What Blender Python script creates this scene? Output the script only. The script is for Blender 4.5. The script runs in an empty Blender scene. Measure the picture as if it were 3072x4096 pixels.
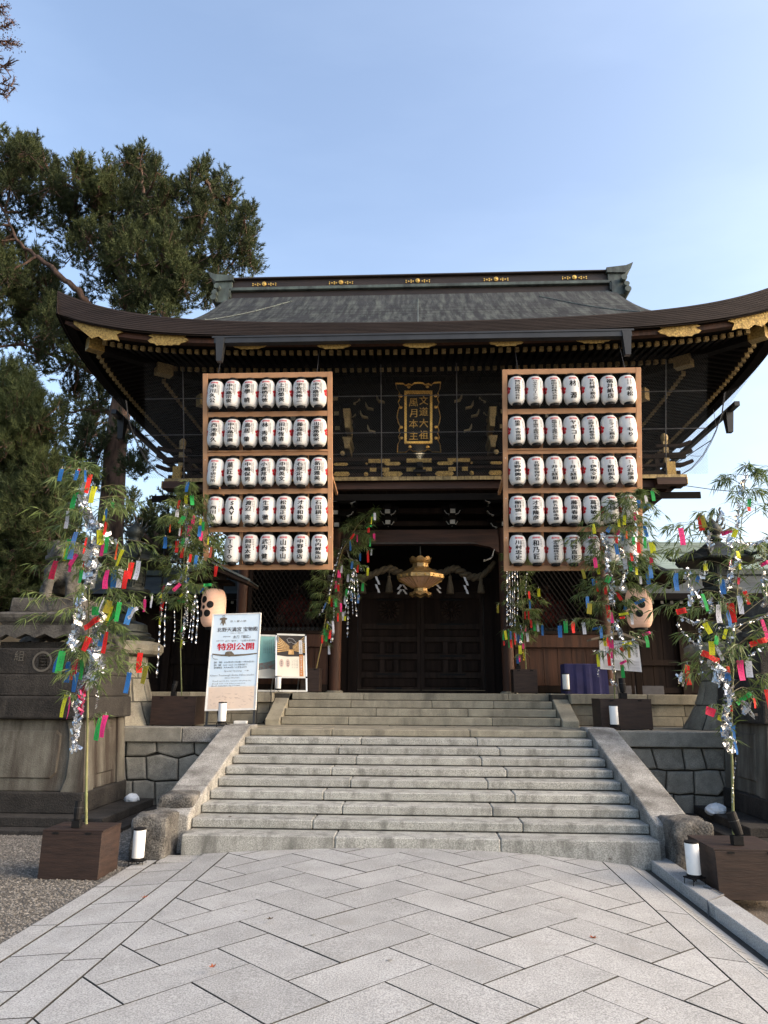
import bpy, bmesh, math, random
import numpy as np
from mathutils import Vector, Matrix, Euler
random.seed(7)
SC = bpy.context.scene
COL = SC.collection
PI = math.pi
R = math.radians

# ------------------------------------------------------------ camera
H = 1.7
PSI, RHO, THE = R(2.72), R(.33), math.atan(722 / 2800)
cR0 = Vector((math.cos(PSI), math.sin(PSI), 0))
cF = Vector((-math.sin(PSI) * math.cos(THE), math.cos(PSI) * math.cos(THE), math.sin(THE)))
cU0 = cR0.cross(cF)
cR = cR0 * math.cos(RHO) + cU0 * math.sin(RHO)
cU = cU0 * math.cos(RHO) - cR0 * math.sin(RHO)
cam = bpy.data.cameras.new('camera')
cam.sensor_fit = 'VERTICAL'; cam.sensor_height = 24; cam.sensor_width = 18
cam.lens = 24 * 2800 / 4096; cam.clip_start = .05; cam.clip_end = 2000
camo = bpy.data.objects.new('camera', cam); COL.objects.link(camo)
mt = Matrix((cR, cU, -cF)).transposed().to_4x4(); mt.translation = (0, 0, H)
camo.matrix_world = mt
SC.camera = camo

# ------------------------------------------------------------ sky, sun, exposure
SUN_EL, SUN_AZ = R(24), R(102)          # azimuth clockwise from +Y (the gate side), so to the right beyond the gate
w = bpy.data.worlds.new('World'); SC.world = w; w.use_nodes = True
wn = w.node_tree.nodes; wn.clear()
sky = wn.new('ShaderNodeTexSky'); sky.sky_type = 'NISHITA'; sky.sun_disc = False
sky.sun_elevation = SUN_EL; sky.sun_rotation = SUN_AZ
sky.air_density = 1.1; sky.dust_density = 4.2; sky.ozone_density = 1.4; sky.altitude = 50
bg = wn.new('ShaderNodeBackground'); bg.inputs[1].default_value = .145
wo = wn.new('ShaderNodeOutputWorld')
_tc = wn.new('ShaderNodeTexCoord'); _mp = wn.new('ShaderNodeMapping'); _mp.inputs['Scale'].default_value = (1.1, 3.0, 5.0); _mp.inputs['Rotation'].default_value = (0, R(35), R(25))
_ns = wn.new('ShaderNodeTexNoise'); _ns.inputs['Scale'].default_value = 1.6; _ns.inputs['Detail'].default_value = 5; _ns.inputs['Roughness'].default_value = .55
_mr = wn.new('ShaderNodeMapRange'); _mr.inputs[1].default_value = .42; _mr.inputs[2].default_value = .78; _mr.inputs[4].default_value = .16
_mx = wn.new('ShaderNodeMix'); _mx.data_type = 'RGBA'; _sc = wn.new('ShaderNodeMix'); _sc.data_type = 'RGBA'; _sc.blend_type = 'MULTIPLY'; _sc.inputs[0].default_value = 1; _sc.inputs[7].default_value = (2.0, 1.75, 1.5, 1)
for _a, _b in ((_tc.outputs['Generated'], _mp.inputs[0]), (_mp.outputs[0], _ns.inputs[0]), (_ns.outputs[0], _mr.inputs[0]), (_mr.outputs[0], _mx.inputs[0]), (sky.outputs[0], _mx.inputs[6]), (sky.outputs[0], _sc.inputs[6]), (_sc.outputs[2], _mx.inputs[7])): w.node_tree.links.new(_a, _b)
w.node_tree.links.new(_mx.outputs[2], bg.inputs[0]); w.node_tree.links.new(bg.outputs[0], wo.inputs[0])
sl = bpy.data.lights.new('sun', 'SUN'); sl.energy = .75; sl.angle = R(70); sl.color = (1, .94, .88)
so = bpy.data.objects.new('sun', sl); COL.objects.link(so)
sd = Vector((math.sin(SUN_AZ) * math.cos(SUN_EL), math.cos(SUN_AZ) * math.cos(SUN_EL), math.sin(SUN_EL)))
so.rotation_euler = sd.to_track_quat('Z', 'Y').to_euler()
SC.view_settings.view_transform = 'Standard'; SC.view_settings.look = 'None'
SC.view_settings.gamma = 1; SC.view_settings.use_curve_mapping = False
SC.view_settings.exposure = 1.58
SC.view_settings.use_white_balance = True; SC.view_settings.white_balance_temperature = 6780; SC.view_settings.white_balance_tint = 12
SC.cycles.max_bounces = 6; SC.cycles.transparent_max_bounces = 16
SC.cycles.use_denoising = True

# ------------------------------------------------------------ helpers
def ray(x, y):
    return cF + cR * ((x - 1536) / 2800) + cU * ((2048 - y) / 2800)
def at(x, y, Y):
    d = ray(x, y); t = Y / d.y
    return Vector((d.x * t, Y, H + d.z * t))
def lin(h):
    h = h.lstrip('#'); o = []
    for i in (0, 2, 4):
        c = int(h[i:i + 2], 16) / 255
        o.append(c / 12.92 if c <= .04045 else ((c + .055) / 1.055) ** 2.4)
    return tuple(o)
def g(x):                       # crowned ground
    return -(.015 if x < 0 else .025) * min(x * x, 9)
MATS = {}
def mat(name, c1, c2=None, scale=4, rough=.75, metal=0, bump=0, bscale=60, rnd=0, stretch=(1, 1, 1), speck=0, sscale=220,
        stain=None, stain_amt=.5, stain_scale=1.5, stain_stretch=(1, 1, .25), lo=.35, hi=.65, spec=.4, emis=0, bands=None, alpha=None, coat=0, trans=0):
    m = bpy.data.materials.new(name); m.use_nodes = True; MATS[name] = m
    nt = m.node_tree; n = nt.nodes; L = nt.links
    b = n['Principled BSDF']
    tc = n.new('ShaderNodeTexCoord'); oi = n.new('ShaderNodeObjectInfo')
    off = n.new('ShaderNodeVectorMath'); off.operation = 'MULTIPLY_ADD'
    cmb = n.new('ShaderNodeCombineXYZ')
    for i in range(3): L.new(oi.outputs['Random'], cmb.inputs[i])
    L.new(cmb.outputs[0], off.inputs[0]); off.inputs[1].default_value = (31, 17, 23) if rnd else (0, 0, 0)
    L.new(tc.outputs['Object'], off.inputs[2])
    def noise(sc, st=(1, 1, 1), det=5, ro=.6):
        mp = n.new('ShaderNodeMapping'); mp.inputs['Scale'].default_value = st
        L.new(off.outputs[0], mp.inputs[0])
        t = n.new('ShaderNodeTexNoise'); t.inputs['Scale'].default_value = sc; t.inputs['Detail'].default_value = det
        t.inputs['Roughness'].default_value = ro
        L.new(mp.outputs[0], t.inputs[0]); return t
    def ramp(src, a, bb):
        r = n.new('ShaderNodeMapRange'); r.inputs[1].default_value = a; r.inputs[2].default_value = bb
        L.new(src, r.inputs[0]); return r.outputs[0]
    def mix(f, a, bb, mode='MIX'):
        x = n.new('ShaderNodeMix'); x.data_type = 'RGBA'; x.blend_type = mode
        if isinstance(f, (int, float)): x.inputs[0].default_value = f
        else: L.new(f, x.inputs[0])
        for s, q in ((6, a), (7, bb)):
            if isinstance(q, tuple): x.inputs[s].default_value = (*q[:3], 1)
            else: L.new(q, x.inputs[s])
        return x.outputs[2]
    if c2 is None: c2 = tuple(c * .8 for c in c1)
    c = mix(ramp(noise(scale, stretch).outputs[0], lo, hi), c1, c2)
    if speck:
        t = noise(sscale, det=2); f = ramp(t.outputs[0], .35, .65)
        v = mix(f, (1 - speck,) * 3, (1 + speck,) * 3); c = mix(1.0, c, v, 'MULTIPLY')
    if stain:
        f = ramp(noise(stain_scale, stain_stretch, 6, .65).outputs[0], .6 - .25 * stain_amt, .72 - .1 * stain_amt)
        mm = n.new('ShaderNodeMath'); mm.operation = 'MULTIPLY'; mm.inputs[1].default_value = min(1, .4 + .6 * stain_amt)
        L.new(f, mm.inputs[0]); c = mix(mm.outputs[0], c, stain)
    if bands:      # (axis, period, depth, colour)
        sx = n.new('ShaderNodeSeparateXYZ'); L.new(tc.outputs['Object'], sx.inputs[0])
        d = n.new('ShaderNodeMath'); d.operation = 'DIVIDE'; d.inputs[1].default_value = bands[1]; L.new(sx.outputs[bands[0]], d.inputs[0])
        fr = n.new('ShaderNodeMath'); fr.operation = 'FRACT'; L.new(d.outputs[0], fr.inputs[0])
        c = mix(ramp(fr.outputs[0], .8, .98), c, bands[3])
        BD = fr.outputs[0]
    if rnd:
        r = n.new('ShaderNodeMapRange'); r.inputs[3].default_value = 1 - rnd; r.inputs[4].default_value = 1 + rnd
        L.new(oi.outputs['Random'], r.inputs[0])
        hv = n.new('ShaderNodeHueSaturation'); L.new(r.outputs[0], hv.inputs['Value']); L.new(c, hv.inputs['Color']); c = hv.outputs[0]
    L.new(c, b.inputs['Base Color'])
    b.inputs['Roughness'].default_value = rough; b.inputs['Metallic'].default_value = metal
    b.inputs['Specular IOR Level'].default_value = spec
    if coat: b.inputs['Coat Weight'].default_value = coat
    if emis:
        L.new(c, b.inputs['Emission Color']); b.inputs['Emission Strength'].default_value = emis
    if bump or bands:
        bp = n.new('ShaderNodeBump'); bp.inputs['Distance'].default_value = .02 if not bands else max(.004, bands[2])
        bp.inputs['Strength'].default_value = bump if bump else .5
        if bands and not bump:
            inv = n.new('ShaderNodeMath'); inv.operation = 'SUBTRACT'; inv.inputs[0].default_value = 1; L.new(BD, inv.inputs[1]); L.new(inv.outputs[0], bp.inputs['Height'])
        else:
            L.new(noise(bscale, stretch, 4).outputs[0], bp.inputs['Height'])
        L.new(bp.outputs[0], b.inputs['Normal'])
    if trans:
        td = n.new('ShaderNodeBsdfTranslucent'); L.new(c, td.inputs[0]); ms = n.new('ShaderNodeMixShader'); ms.inputs[0].default_value = trans
        out = n['Material Output']; L.new(b.outputs[0], ms.inputs[1]); L.new(td.outputs[0], ms.inputs[2]); L.new(ms.outputs[0], out.inputs[0])
    return m

class MB:
    def __init__(s): s.v = []; s.f = []; s.m = []
    def add(s, vs, fs, mi=0):
        o = len(s.v); s.v.extend([tuple(p) for p in vs]); s.f.extend([tuple(i + o for i in f) for f in fs]); s.m.extend([mi] * len(fs)); return s
    def box(s, x0, x1, y0, y1, z0, z1, b=0, mi=0):
        if not b:
            vs = [(x, y, z) for z in (z0, z1) for y in (y0, y1) for x in (x0, x1)]
            return s.add(vs, [(0, 2, 3, 1), (4, 5, 7, 6), (0, 1, 5, 4), (2, 6, 7, 3), (0, 4, 6, 2), (1, 3, 7, 5)], mi)
        # chamfered on every edge: 24 verts
        X = (x0, x1); Y = (y0, y1); Z = (z0, z1); vs = []; idx = {}
        for i in (0, 1):
            for j in (0, 1):
                for k in (0, 1):
                    sx, sy, sz = (1 if i == 0 else -1), (1 if j == 0 else -1), (1 if k == 0 else -1)
                    idx[i, j, k, 0] = len(vs); vs.append((X[i], Y[j] + sy * b, Z[k] + sz * b))
                    idx[i, j, k, 1] = len(vs); vs.append((X[i] + sx * b, Y[j], Z[k] + sz * b))
                    idx[i, j, k, 2] = len(vs); vs.append((X[i] + sx * b, Y[j] + sy * b, Z[k]))
        q = idx; fs = []
        for i in (0, 1): fs.append([q[i, 0, 0, 0], q[i, 1, 0, 0], q[i, 1, 1, 0], q[i, 0, 1, 0]][::(1 if i else -1)])
        for j in (0, 1): fs.append([q[0, j, 0, 1], q[1, j, 0, 1], q[1, j, 1, 1], q[0, j, 1, 1]][::(-1 if j else 1)])
        for k in (0, 1): fs.append([q[0, 0, k, 2], q[1, 0, k, 2], q[1, 1, k, 2], q[0, 1, k, 2]][::(1 if k else -1)])
        for j in (0, 1):
            for k in (0, 1): fs.append([q[0, j, k, 1], q[1, j, k, 1], q[1, j, k, 2], q[0, j, k, 2]][::(1 if (j + k) % 2 == 1 else -1)])
        for i in (0, 1):
            for k in (0, 1): fs.append([q[i, 0, k, 0], q[i, 1, k, 0], q[i, 1, k, 2], q[i, 0, k, 2]][::(-1 if (i + k) % 2 == 1 else 1)])
        for i in (0, 1):
            for j in (0, 1): fs.append([q[i, j, 0, 0], q[i, j, 1, 0], q[i, j, 1, 1], q[i, j, 0, 1]][::(1 if (i + j) % 2 == 1 else -1)])
        for i in (0, 1):
            for j in (0, 1):
                for k in (0, 1): fs.append([q[i, j, k, 0], q[i, j, k, 1], q[i, j, k, 2]][::(-1 if (i + j + k) % 2 else 1)])
        return s.add(vs, fs, mi)
    def frus(s, a, z0, b, z1, mi=0):     # a, b = (x0,x1,y0,y1)
        vs = [(x, y, z) for (x0, x1, y0, y1), z in ((a, z0), (b, z1)) for y in (y0, y1) for x in (x0, x1)]
        return s.add(vs, [(0, 2, 3, 1), (4, 5, 7, 6), (0, 1, 5, 4), (2, 6, 7, 3), (0, 4, 6, 2), (1, 3, 7, 5)], mi)
    def beam(s, p, q, w, h, mi=0, up=(0, 0, 1), mi_end=None):
        p = Vector(p); q = Vector(q); d = (q - p).normalized(); u = Vector(up)
        r = d.cross(u)
        if r.length < 1e-4: r = d.cross(Vector((0, 1, 0)))
        r.normalize(); u = r.cross(d)
        vs = [c + r * (a * w / 2) + u * (b * h / 2) for c in (p, q) for a, b in ((-1, -1), (1, -1), (1, 1), (-1, 1))]
        s.add(vs, [(0, 1, 5, 4), (1, 2, 6, 5), (2, 3, 7, 6), (3, 0, 4, 7), (4, 5, 6, 7)], mi)
        return s.add(vs[:4], [(3, 2, 1, 0)], mi if mi_end is None else mi_end)
    def tube(s, pts, rad, n=6, mi=0, cap=True):
        pts = [Vector(p) for p in pts]; k = len(pts)
        if not hasattr(rad, '__len__'): rad = [rad] * k
        vs = []; r0 = None
        for i, p in enumerate(pts):
            d = (pts[min(i + 1, k - 1)] - pts[max(i - 1, 0)])
            d = d.normalized() if d.length > 1e-9 else Vector((0, 0, 1))
            if r0 is None: r0 = d.orthogonal().normalized()
            r0 = (r0 - d * r0.dot(d)); r0 = r0.normalized() if r0.length > 1e-6 else d.orthogonal().normalized()
            u = d.cross(r0)
            for j in range(n):
                a = 2 * PI * j / n; vs.append(p + (r0 * math.cos(a) + u * math.sin(a)) * rad[i])
        fs = [(i * n + j, i * n + (j + 1) % n, (i + 1) * n + (j + 1) % n, (i + 1) * n + j) for i in range(k - 1) for j in range(n)]
        if cap: fs += [tuple(range(n))[::-1], tuple((k - 1) * n + j for j in range(n))]
        return s.add(vs, fs, mi)
    def lathe(s, prof, n=16, c=(0, 0, 0), mi=0, a0=0, sx=1, sy=1):
        vs = [(c[0] + r * sx * math.cos(a0 + 2 * PI * j / n), c[1] + r * sy * math.sin(a0 + 2 * PI * j / n), c[2] + z) for r, z in prof for j in range(n)]
        k = len(prof)
        fs = [(i * n + j, i * n + (j + 1) % n, (i + 1) * n + (j + 1) % n, (i + 1) * n + j) for i in range(k - 1) for j in range(n)]
        fs += [tuple(range(n))[::-1], tuple((k - 1) * n + j for j in range(n))]
        return s.add(vs, fs, mi)
    def prism(s, poly, a, b, axis='y', mi=0):       # poly of (u,v); axis y -> (u,t,v), x -> (t,u,v), z -> (u,v,t)
        f = {'y': lambda u, v, t: (u, t, v), 'x': lambda u, v, t: (t, u, v), 'z': lambda u, v, t: (u, v, t)}[axis]
        k = len(poly); vs = [f(u, v, a) for u, v in poly] + [f(u, v, b) for u, v in poly]
        fs = [(i, (i + 1) % k, k + (i + 1) % k, k + i) for i in range(k)] + [tuple(range(k))[::-1], tuple(range(k, 2 * k))]
        return s.add(vs, fs, mi)
    def disc(s, c, r, n=16, mi=0, axis='y', sx=1, sz=1, t=0):
        if axis == 'y': vs = [(c[0] + r * sx * math.cos(2 * PI * j / n), c[1], c[2] + r * sz * math.sin(2 * PI * j / n)) for j in range(n)]
        return s.add(vs, [tuple(range(n))], mi)
    def ball(s, c, r, n=10, mi=0, m=6):
        if not hasattr(r, '__len__'): r = (r, r, r)
        vs = []
        for i in range(1, m):
            a = PI * i / m
            for j in range(n):
                b = 2 * PI * j / n; vs.append((c[0] + r[0] * math.sin(a) * math.cos(b), c[1] + r[1] * math.sin(a) * math.sin(b), c[2] + r[2] * math.cos(a)))
        vs += [(c[0], c[1], c[2] + r[2]), (c[0], c[1], c[2] - r[2])]; T = len(vs) - 2
        fs = [(i * n + j, (i + 1) * n + j, (i + 1) * n + (j + 1) % n, i * n + (j + 1) % n) for i in range(m - 2) for j in range(n)]
        fs += [(T, j, (j + 1) % n) for j in range(n)] + [(T + 1, (m - 2) * n + (j + 1) % n, (m - 2) * n + j) for j in range(n)]
        return s.add(vs, fs, mi)
    def text(s, body, x, z, h, y=0, mi=0, w=None, vertical=False, gap=1.08, bold=0.0, center=True, fn=None, sub=0):
        """flat print in the local XZ plane facing -Y; fn maps (x,z) to 3D"""
        items = []
        if vertical:
            zz = z
            for ch in body:
                if ch == ' ': zz -= h * .5; continue
                items.append((ch, x, zz, h, w or h)); zz -= h * gap
        else: items.append((body, x, z, h, None))
        for ch, cx, cz, hh, ww in items:
            vs, fs, W_ = glyph(ch, 0)
            if vertical:
                if ch in 'ー-': vs = [(.45 + (b - .38), -(a - .5) + .4) for a, b in vs]
                sx, sz = ww, hh; ox = cx - .5 * sx; oz = cz - hh * .88
                if ch.isascii(): ox = cx - W_ * .5 * sx * 1.3; sx = sx * 1.3; sz = hh * 1.25; oz = cz - hh * .95
            else:
                sz = hh; sx = hh if w is None else w / max(W_, .01); ox = cx - (W_ * sx / 2 if center else 0); oz = cz
            for dx, dz in (((0, 0),) if not bold else ((-bold, 0), (bold, 0), (0, bold * .7))):
                P = [(ox + (a + dx) * sx, oz + (b + dz) * sz) for a, b in vs]
                s.add([fn(a, b) if fn else (a, y, b) for a, b in P], fs, mi)
        return s
    def build(s, name, mats, parent=None, world=True, smooth=False, kind=None, **tags):
        me = bpy.data.meshes.new(name); me.from_pydata(s.v, [], s.f)
        if not isinstance(mats, (list, tuple)): mats = [mats]
        for m in mats: me.materials.append(m)
        if len(mats) > 1: me.polygons.foreach_set('material_index', s.m)
        if smooth:
            if smooth is True: me.polygons.foreach_set('use_smooth', [True] * len(s.f))
        me.update()
        if smooth == 'auto':
            me.polygons.foreach_set('use_smooth', [True] * len(s.f)); me.set_sharp_from_angle(angle=R(40))
        return link(name, me, parent, world, kind, **tags)
def link(name, me, parent=None, world=True, kind=None, **tags):
    o = bpy.data.objects.new(name, me); COL.objects.link(o)
    if parent is not None: setpar(o, parent, world)
    if kind: o['kind'] = kind
    for k, v in tags.items(): o[k] = v
    return o
WORLD = {}
def wmat(o): return WORLD.get(o.name) or Matrix.Identity(4)
def setpar(o, p, world=True):
    o.parent = p
    if world: o.matrix_parent_inverse = wmat(p).inverted()
def thing(name, label, cat, loc=(0, 0, 0), rot=(0, 0, 0), group=None):
    o = bpy.data.objects.new(name, None); COL.objects.link(o); o.empty_display_size = .1
    o.location = loc; o.rotation_euler = rot
    WORLD[o.name] = Matrix.LocRotScale(Vector(loc), Euler(rot), None)
    o['label'] = label; o['category'] = cat
    if group: o['group'] = group
    return o
def tag(o, label, cat, group=None):
    o['label'] = label; o['category'] = cat
    if group: o['group'] = group
    return o
def dup(o, loc, rot=(0, 0, 0), label=None):
    r = o.copy(); COL.objects.link(r); r.location = loc; r.rotation_euler = rot
    if label: r['label'] = label
    for ch in o.children:
        c = ch.copy(); COL.objects.link(c); c.parent = r
        for g2 in ch.children:
            d = g2.copy(); COL.objects.link(d); d.parent = c
    return r
GC = {}
_tc = bpy.data.curves.new('glyph_source', 'FONT'); _to = bpy.data.objects.new('glyph_source', _tc); COL.objects.link(_to)
def glyph(body, bold=0.0):
    k = (body, bold)
    if k not in GC:
        _tc.body = body; _tc.resolution_u = 1; _tc.offset = bold
        bpy.context.view_layer.update()
        me = bpy.data.meshes.new_from_object(_to.evaluated_get(bpy.context.evaluated_depsgraph_get()))
        vs = [(v.co.x, v.co.y) for v in me.vertices]; fs = [tuple(p.vertices) for p in me.polygons]
        # split long flat triangles are fine at print size
        W_ = max([a for a, b in vs], default=.5)
        bpy.data.meshes.remove(me); GC[k] = (vs, fs, W_)
    return GC[k]
def remesh(mb, vox, it=3):
    me = bpy.data.meshes.new('t'); me.from_pydata(mb.v, [], mb.f); o = bpy.data.objects.new('t', me); COL.objects.link(o)
    r = o.modifiers.new('r', 'REMESH'); r.mode = 'VOXEL'; r.voxel_size = vox
    s_ = o.modifiers.new('s', 'SMOOTH'); s_.iterations = it; s_.factor = .6
    bpy.context.view_layer.update()
    m2 = bpy.data.meshes.new_from_object(o.evaluated_get(bpy.context.evaluated_depsgraph_get()))
    bpy.data.objects.remove(o); m2.polygons.foreach_set('use_smooth', [True] * len(m2.polygons)); return m2
def npmesh(name, V, F, m, parent=None, **k):
    me = bpy.data.meshes.new(name)
    V = np.asarray(V, dtype=np.float32).reshape(-1, 3); F = np.asarray(F, dtype=np.int32)
    me.vertices.add(len(V)); me.vertices.foreach_set('co', V.ravel())
    n = F.shape[1]; me.loops.add(F.size); me.loops.foreach_set('vertex_index', F.ravel())
    me.polygons.add(len(F)); me.polygons.foreach_set('loop_start', np.arange(0, F.size, n, dtype=np.int32))
    for q in (m if isinstance(m, (list, tuple)) else [m]): me.materials.append(q)
    me.update(calc_edges=True); me.validate()
    return link(name, me, parent, True, **k)
rnd = random.uniform
XC = .085                       # axis of the gate

# ------------------------------------------------------------ materials
granite = mat('granite', (.345, .345, .335), (.285, .285, .275), 3, .8, bump=.3, bscale=120, rnd=.09, speck=.34, sscale=95, stain=(.26, .25, .23), stain_amt=.15, stain_scale=2.5, stain_stretch=(1, 1, 1))
stairgr = mat('stair_granite', (.35, .352, .325), (.275, .277, .255), 3, .85, bump=.3, bscale=120, rnd=.08, speck=.38, sscale=90, stain=(.10, .10, .09), stain_amt=.5, stain_scale=3, stain_stretch=(2, 2, .8))
upgr = mat('upper_granite', (.31, .285, .215), (.21, .19, .145), 3, .85, bump=.3, bscale=140, rnd=.12, speck=.25, sscale=150, stain=(.08, .075, .06), stain_amt=.4, stain_scale=3)
roughst = mat('rough_stone', (.25, .245, .215), (.16, .157, .137), 5, .9, bump=.6, bscale=70, rnd=.12, speck=.35, sscale=120)
cheekst = mat('cheek_stone', (.32, .315, .295), (.20, .195, .18), 4, .9, bump=.5, bscale=80, rnd=.05, speck=.45, sscale=80, stain=(.06, .055, .048), stain_amt=.55, stain_scale=1.7, stain_stretch=(1, 1, .6))
darkst = mat('dark_stone', (.030, .027, .024), (.011, .010, .0092), 3, .9, bump=.8, bscale=40, speck=.45, sscale=60, stain=(.055, .05, .043), stain_amt=.2, stain_scale=2.5, stain_stretch=(2, 2, .35))
pedst = mat('pedestal_stone', (.145, .14, .118), (.09, .087, .072), 3, .9, bump=.4, bscale=60, speck=.25, sscale=130, stain=(.03, .022, .017), stain_amt=.95, stain_scale=1.5, stain_stretch=(2.2, 2.2, .25))
weather = mat('weathered_stone', (.095, .09, .08), (.028, .026, .024), 5, .9, bump=.6, bscale=40, speck=.25, sscale=100)
joint = mat('joint_dirt', (.05, .048, .042), (.03, .028, .025), 20, .95)
gravelm = mat('gravel', (.12, .11, .095), (.06, .055, .048), 60, .95, bump=1, bscale=80, speck=.5, sscale=90)
dirtm = mat('dirt', (.16, .13, .10), (.10, .08, .06), 6, .95, bump=.8, bscale=50, speck=.3, sscale=60)
pebm = mat('pebble', (.20, .185, .16), (.09, .083, .073), 25, .9, rnd=0, speck=.5, sscale=30)
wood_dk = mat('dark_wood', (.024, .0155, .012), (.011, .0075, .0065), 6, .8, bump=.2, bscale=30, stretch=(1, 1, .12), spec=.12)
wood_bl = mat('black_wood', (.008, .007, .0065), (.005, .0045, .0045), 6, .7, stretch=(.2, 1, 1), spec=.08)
wood_br = mat('brown_wood', (.075, .032, .018), (.032, .015, .010), 9, .65, bump=.25, bscale=40, stretch=(1, 1, .08), spec=.3, rnd=.15)
wood_brx = mat('brown_beam_wood', (.062, .032, .024), (.028, .016, .013), 9, .65, bump=.25, bscale=40, stretch=(.08, 1, 1), spec=.3)
planterm = mat('planter_wood', (.035, .020, .015), (.018, .0105, .0085), 7, .6, bump=.2, bscale=20, stretch=(.5, .5, 4), spec=.35, rnd=.1)
rackwood = mat('rack_wood', (.54, .30, .165), (.45, .24, .125), 8, .6, bump=.1, bscale=30, stretch=(.3, 1, .3), rnd=.06)
greywood = mat('grey_wood', (.22, .18, .13), (.15, .12, .09), 8, .75, stretch=(1, 1, .1), bump=.2)
eavem = mat('eave_bark', (.038, .028, .026), (.023, .017, .016), 3, .75, bump=.3, bscale=60, stretch=(.4, .4, 4), spec=.3)
copper = mat('copper_roof', (.048, .052, .057), (.024, .027, .031), 1.6, .6, stretch=(2.5, .5, .5), stain=(.125, .145, .135), stain_amt=.6, stain_scale=2.0, stain_stretch=(3.6, .4, .4), bands=(2, .085, .02, (.02, .022, .024)), spec=.35)
patina = mat('patina_copper', (.09, .12, .11), (.035, .044, .042), 4, .55, stretch=(1, 1, .4), bump=.2, bscale=30)
ridgebr = mat('ridge_brown', (.035, .025, .022), (.02, .015, .014), 4, .55, stretch=(.3, 1, 1))
greenroof = mat('green_copper_roof', (.235, .30, .255), (.18, .235, .205), 3, .6, bands=(2, .11, .02, (.10, .13, .115)))
wingroof = mat('wing_roof', (.07, .082, .08), (.045, .052, .052), 3, .55, bands=(2, .05, .01, (.02, .024, .024)))
gold = mat('gold_leaf', (.47, .32, .10), (.17, .11, .035), 30, .42, metal=.45, bump=.9, bscale=45, stretch=(1, 1, 1))
goldold = mat('aged_gilt', (.40, .30, .14), (.20, .15, .07), 25, .5, metal=.25, bump=.5, bscale=60, rnd=.3)
goldbr = mat('bright_gold', (.78, .50, .14), (.50, .30, .07), 12, .35, metal=.45, bump=.2, bscale=40)
bronze = mat('gilt_bronze', (.48, .31, .12), (.26, .16, .07), 14, .35, metal=.6, bump=.3, bscale=40)
darkbronze = mat('dark_bronze', (.035, .042, .04), (.015, .018, .018), 8, .5, metal=.6, bump=.4, bscale=30)
paper = mat('lantern_paper', (.78, .79, .78), (.73, .74, .74), 5, .85, trans=.15, rnd=.05, bands=(2, .0227, .004, (.50, .53, .56)))
peach = mat('peach_paper', (.74, .48, .36), (.70, .44, .32), 4, .85, emis=.07, bands=(2, .0268, .004, (.50, .27, .17)))
milky = mat('milky_acrylic', (.78, .79, .77), (.70, .71, .70), 6, .45, stain=(.25, .25, .25), stain_amt=.05, stain_scale=8, stain_stretch=(1, 1, 1))
black = mat('black_paint', (.007, .007, .008), (.010, .010, .010), 10, .6, spec=.15)
ink = mat('ink', (.008, .008, .009), (.008, .008, .009), 10, .8)
redm = mat('red_print', (.50, .012, .025), (.45, .01, .02), 10, .7)
redtx = mat('red_text', (.62, .03, .05), (.62, .03, .05), 10, .8)
greyink = mat('grey_print', (.10, .10, .11), (.16, .16, .17), 12, .8)
whitep = mat('white_paint', (.72, .72, .70), (.62, .62, .60), 10, .6)
whitepaper = mat('white_paper', (.74, .74, .75), (.66, .66, .68), 10, .8)
alum = mat('aluminium', (.62, .62, .60), (.55, .55, .54), 10, .35, metal=.7)
ltblue = mat('pale_blue_print', (.47, .62, .76), (.60, .70, .78), 1.3, .6)
beige = mat('beige_print', (.66, .54, .44), (.60, .50, .42), 3, .7)
teal = mat('teal_print', (.23, .52, .50), (.30, .58, .55), 2, .6)
townp = mat('town_print', (.30, .16, .14), (.18, .32, .30), 14, .7)
darkpr = mat('dark_print', (.02, .017, .015), (.03, .02, .015), 10, .6)
warmpr = mat('warm_print', (.75, .50, .22), (.45, .25, .08), 18, .6)
creampr = mat('cream_print', (.74, .71, .62), (.70, .67, .58), 4, .7)
orangepr = mat('orange_print', (.50, .20, .06), (.45, .18, .05), 6, .7)
purple = mat('navy_cloth', (.028, .028, .105), (.020, .021, .080), 4, .85, bump=.1)
straw = mat('straw', (.15, .115, .07), (.08, .06, .036), 30, .9, bump=.5, bscale=80, stretch=(4, 4, .5))
statred = mat('faded_red_lacquer', (.22, .035, .022), (.09, .018, .013), 8, .6)
statskin = mat('statue_face', (.16, .09, .06), (.10, .06, .05), 8, .6)
wirem = mat('grey_wire', (.11, .115, .12), (.07, .07, .08), 10, .5, metal=.3)
bark = mat('pine_bark', (.13, .08, .058), (.035, .024, .019), 6, .95, bump=1, bscale=9, stretch=(1, 1, .3))
needle = mat('pine_needles', (.068, .090, .032), (.018, .030, .013), .7, .85, trans=.2)
needle2 = mat('near_pine_needles', (.08, .105, .036), (.026, .042, .016), 1.0, .85, trans=.2)
broadleaf = mat('broad_leaves', (.07, .11, .03), (.025, .045, .014), 1.2, .7, trans=.25)
cedarbr = mat('browned_cedar', (.12, .045, .022), (.03, .03, .015), 5, .8)
bleaf = mat('bamboo_leaves', (.13, .18, .055), (.06, .095, .03), 3, .55, trans=.35)
culmm = mat('bamboo_culm', (.13, .165, .06), (.16, .14, .06), 5, .45, stretch=(1, 1, .3))
culmy = mat('dry_bamboo_culm', (.34, .26, .09), (.24, .18, .07), 5, .45, stretch=(1, 1, .3))
twigm = mat('bamboo_twig', (.12, .11, .05), (.08, .07, .035), 5, .6)
foil = mat('silver_foil', (.72, .74, .76), (.42, .44, .48), 22, .2, metal=.95, bump=.6, bscale=30)
foilpk = mat('pink_foil', (.75, .10, .22), (.5, .06, .14), 14, .25, metal=.8)
bagm = mat('white_plastic', (.62, .68, .74), (.5, .55, .6), 8, .35)
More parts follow.
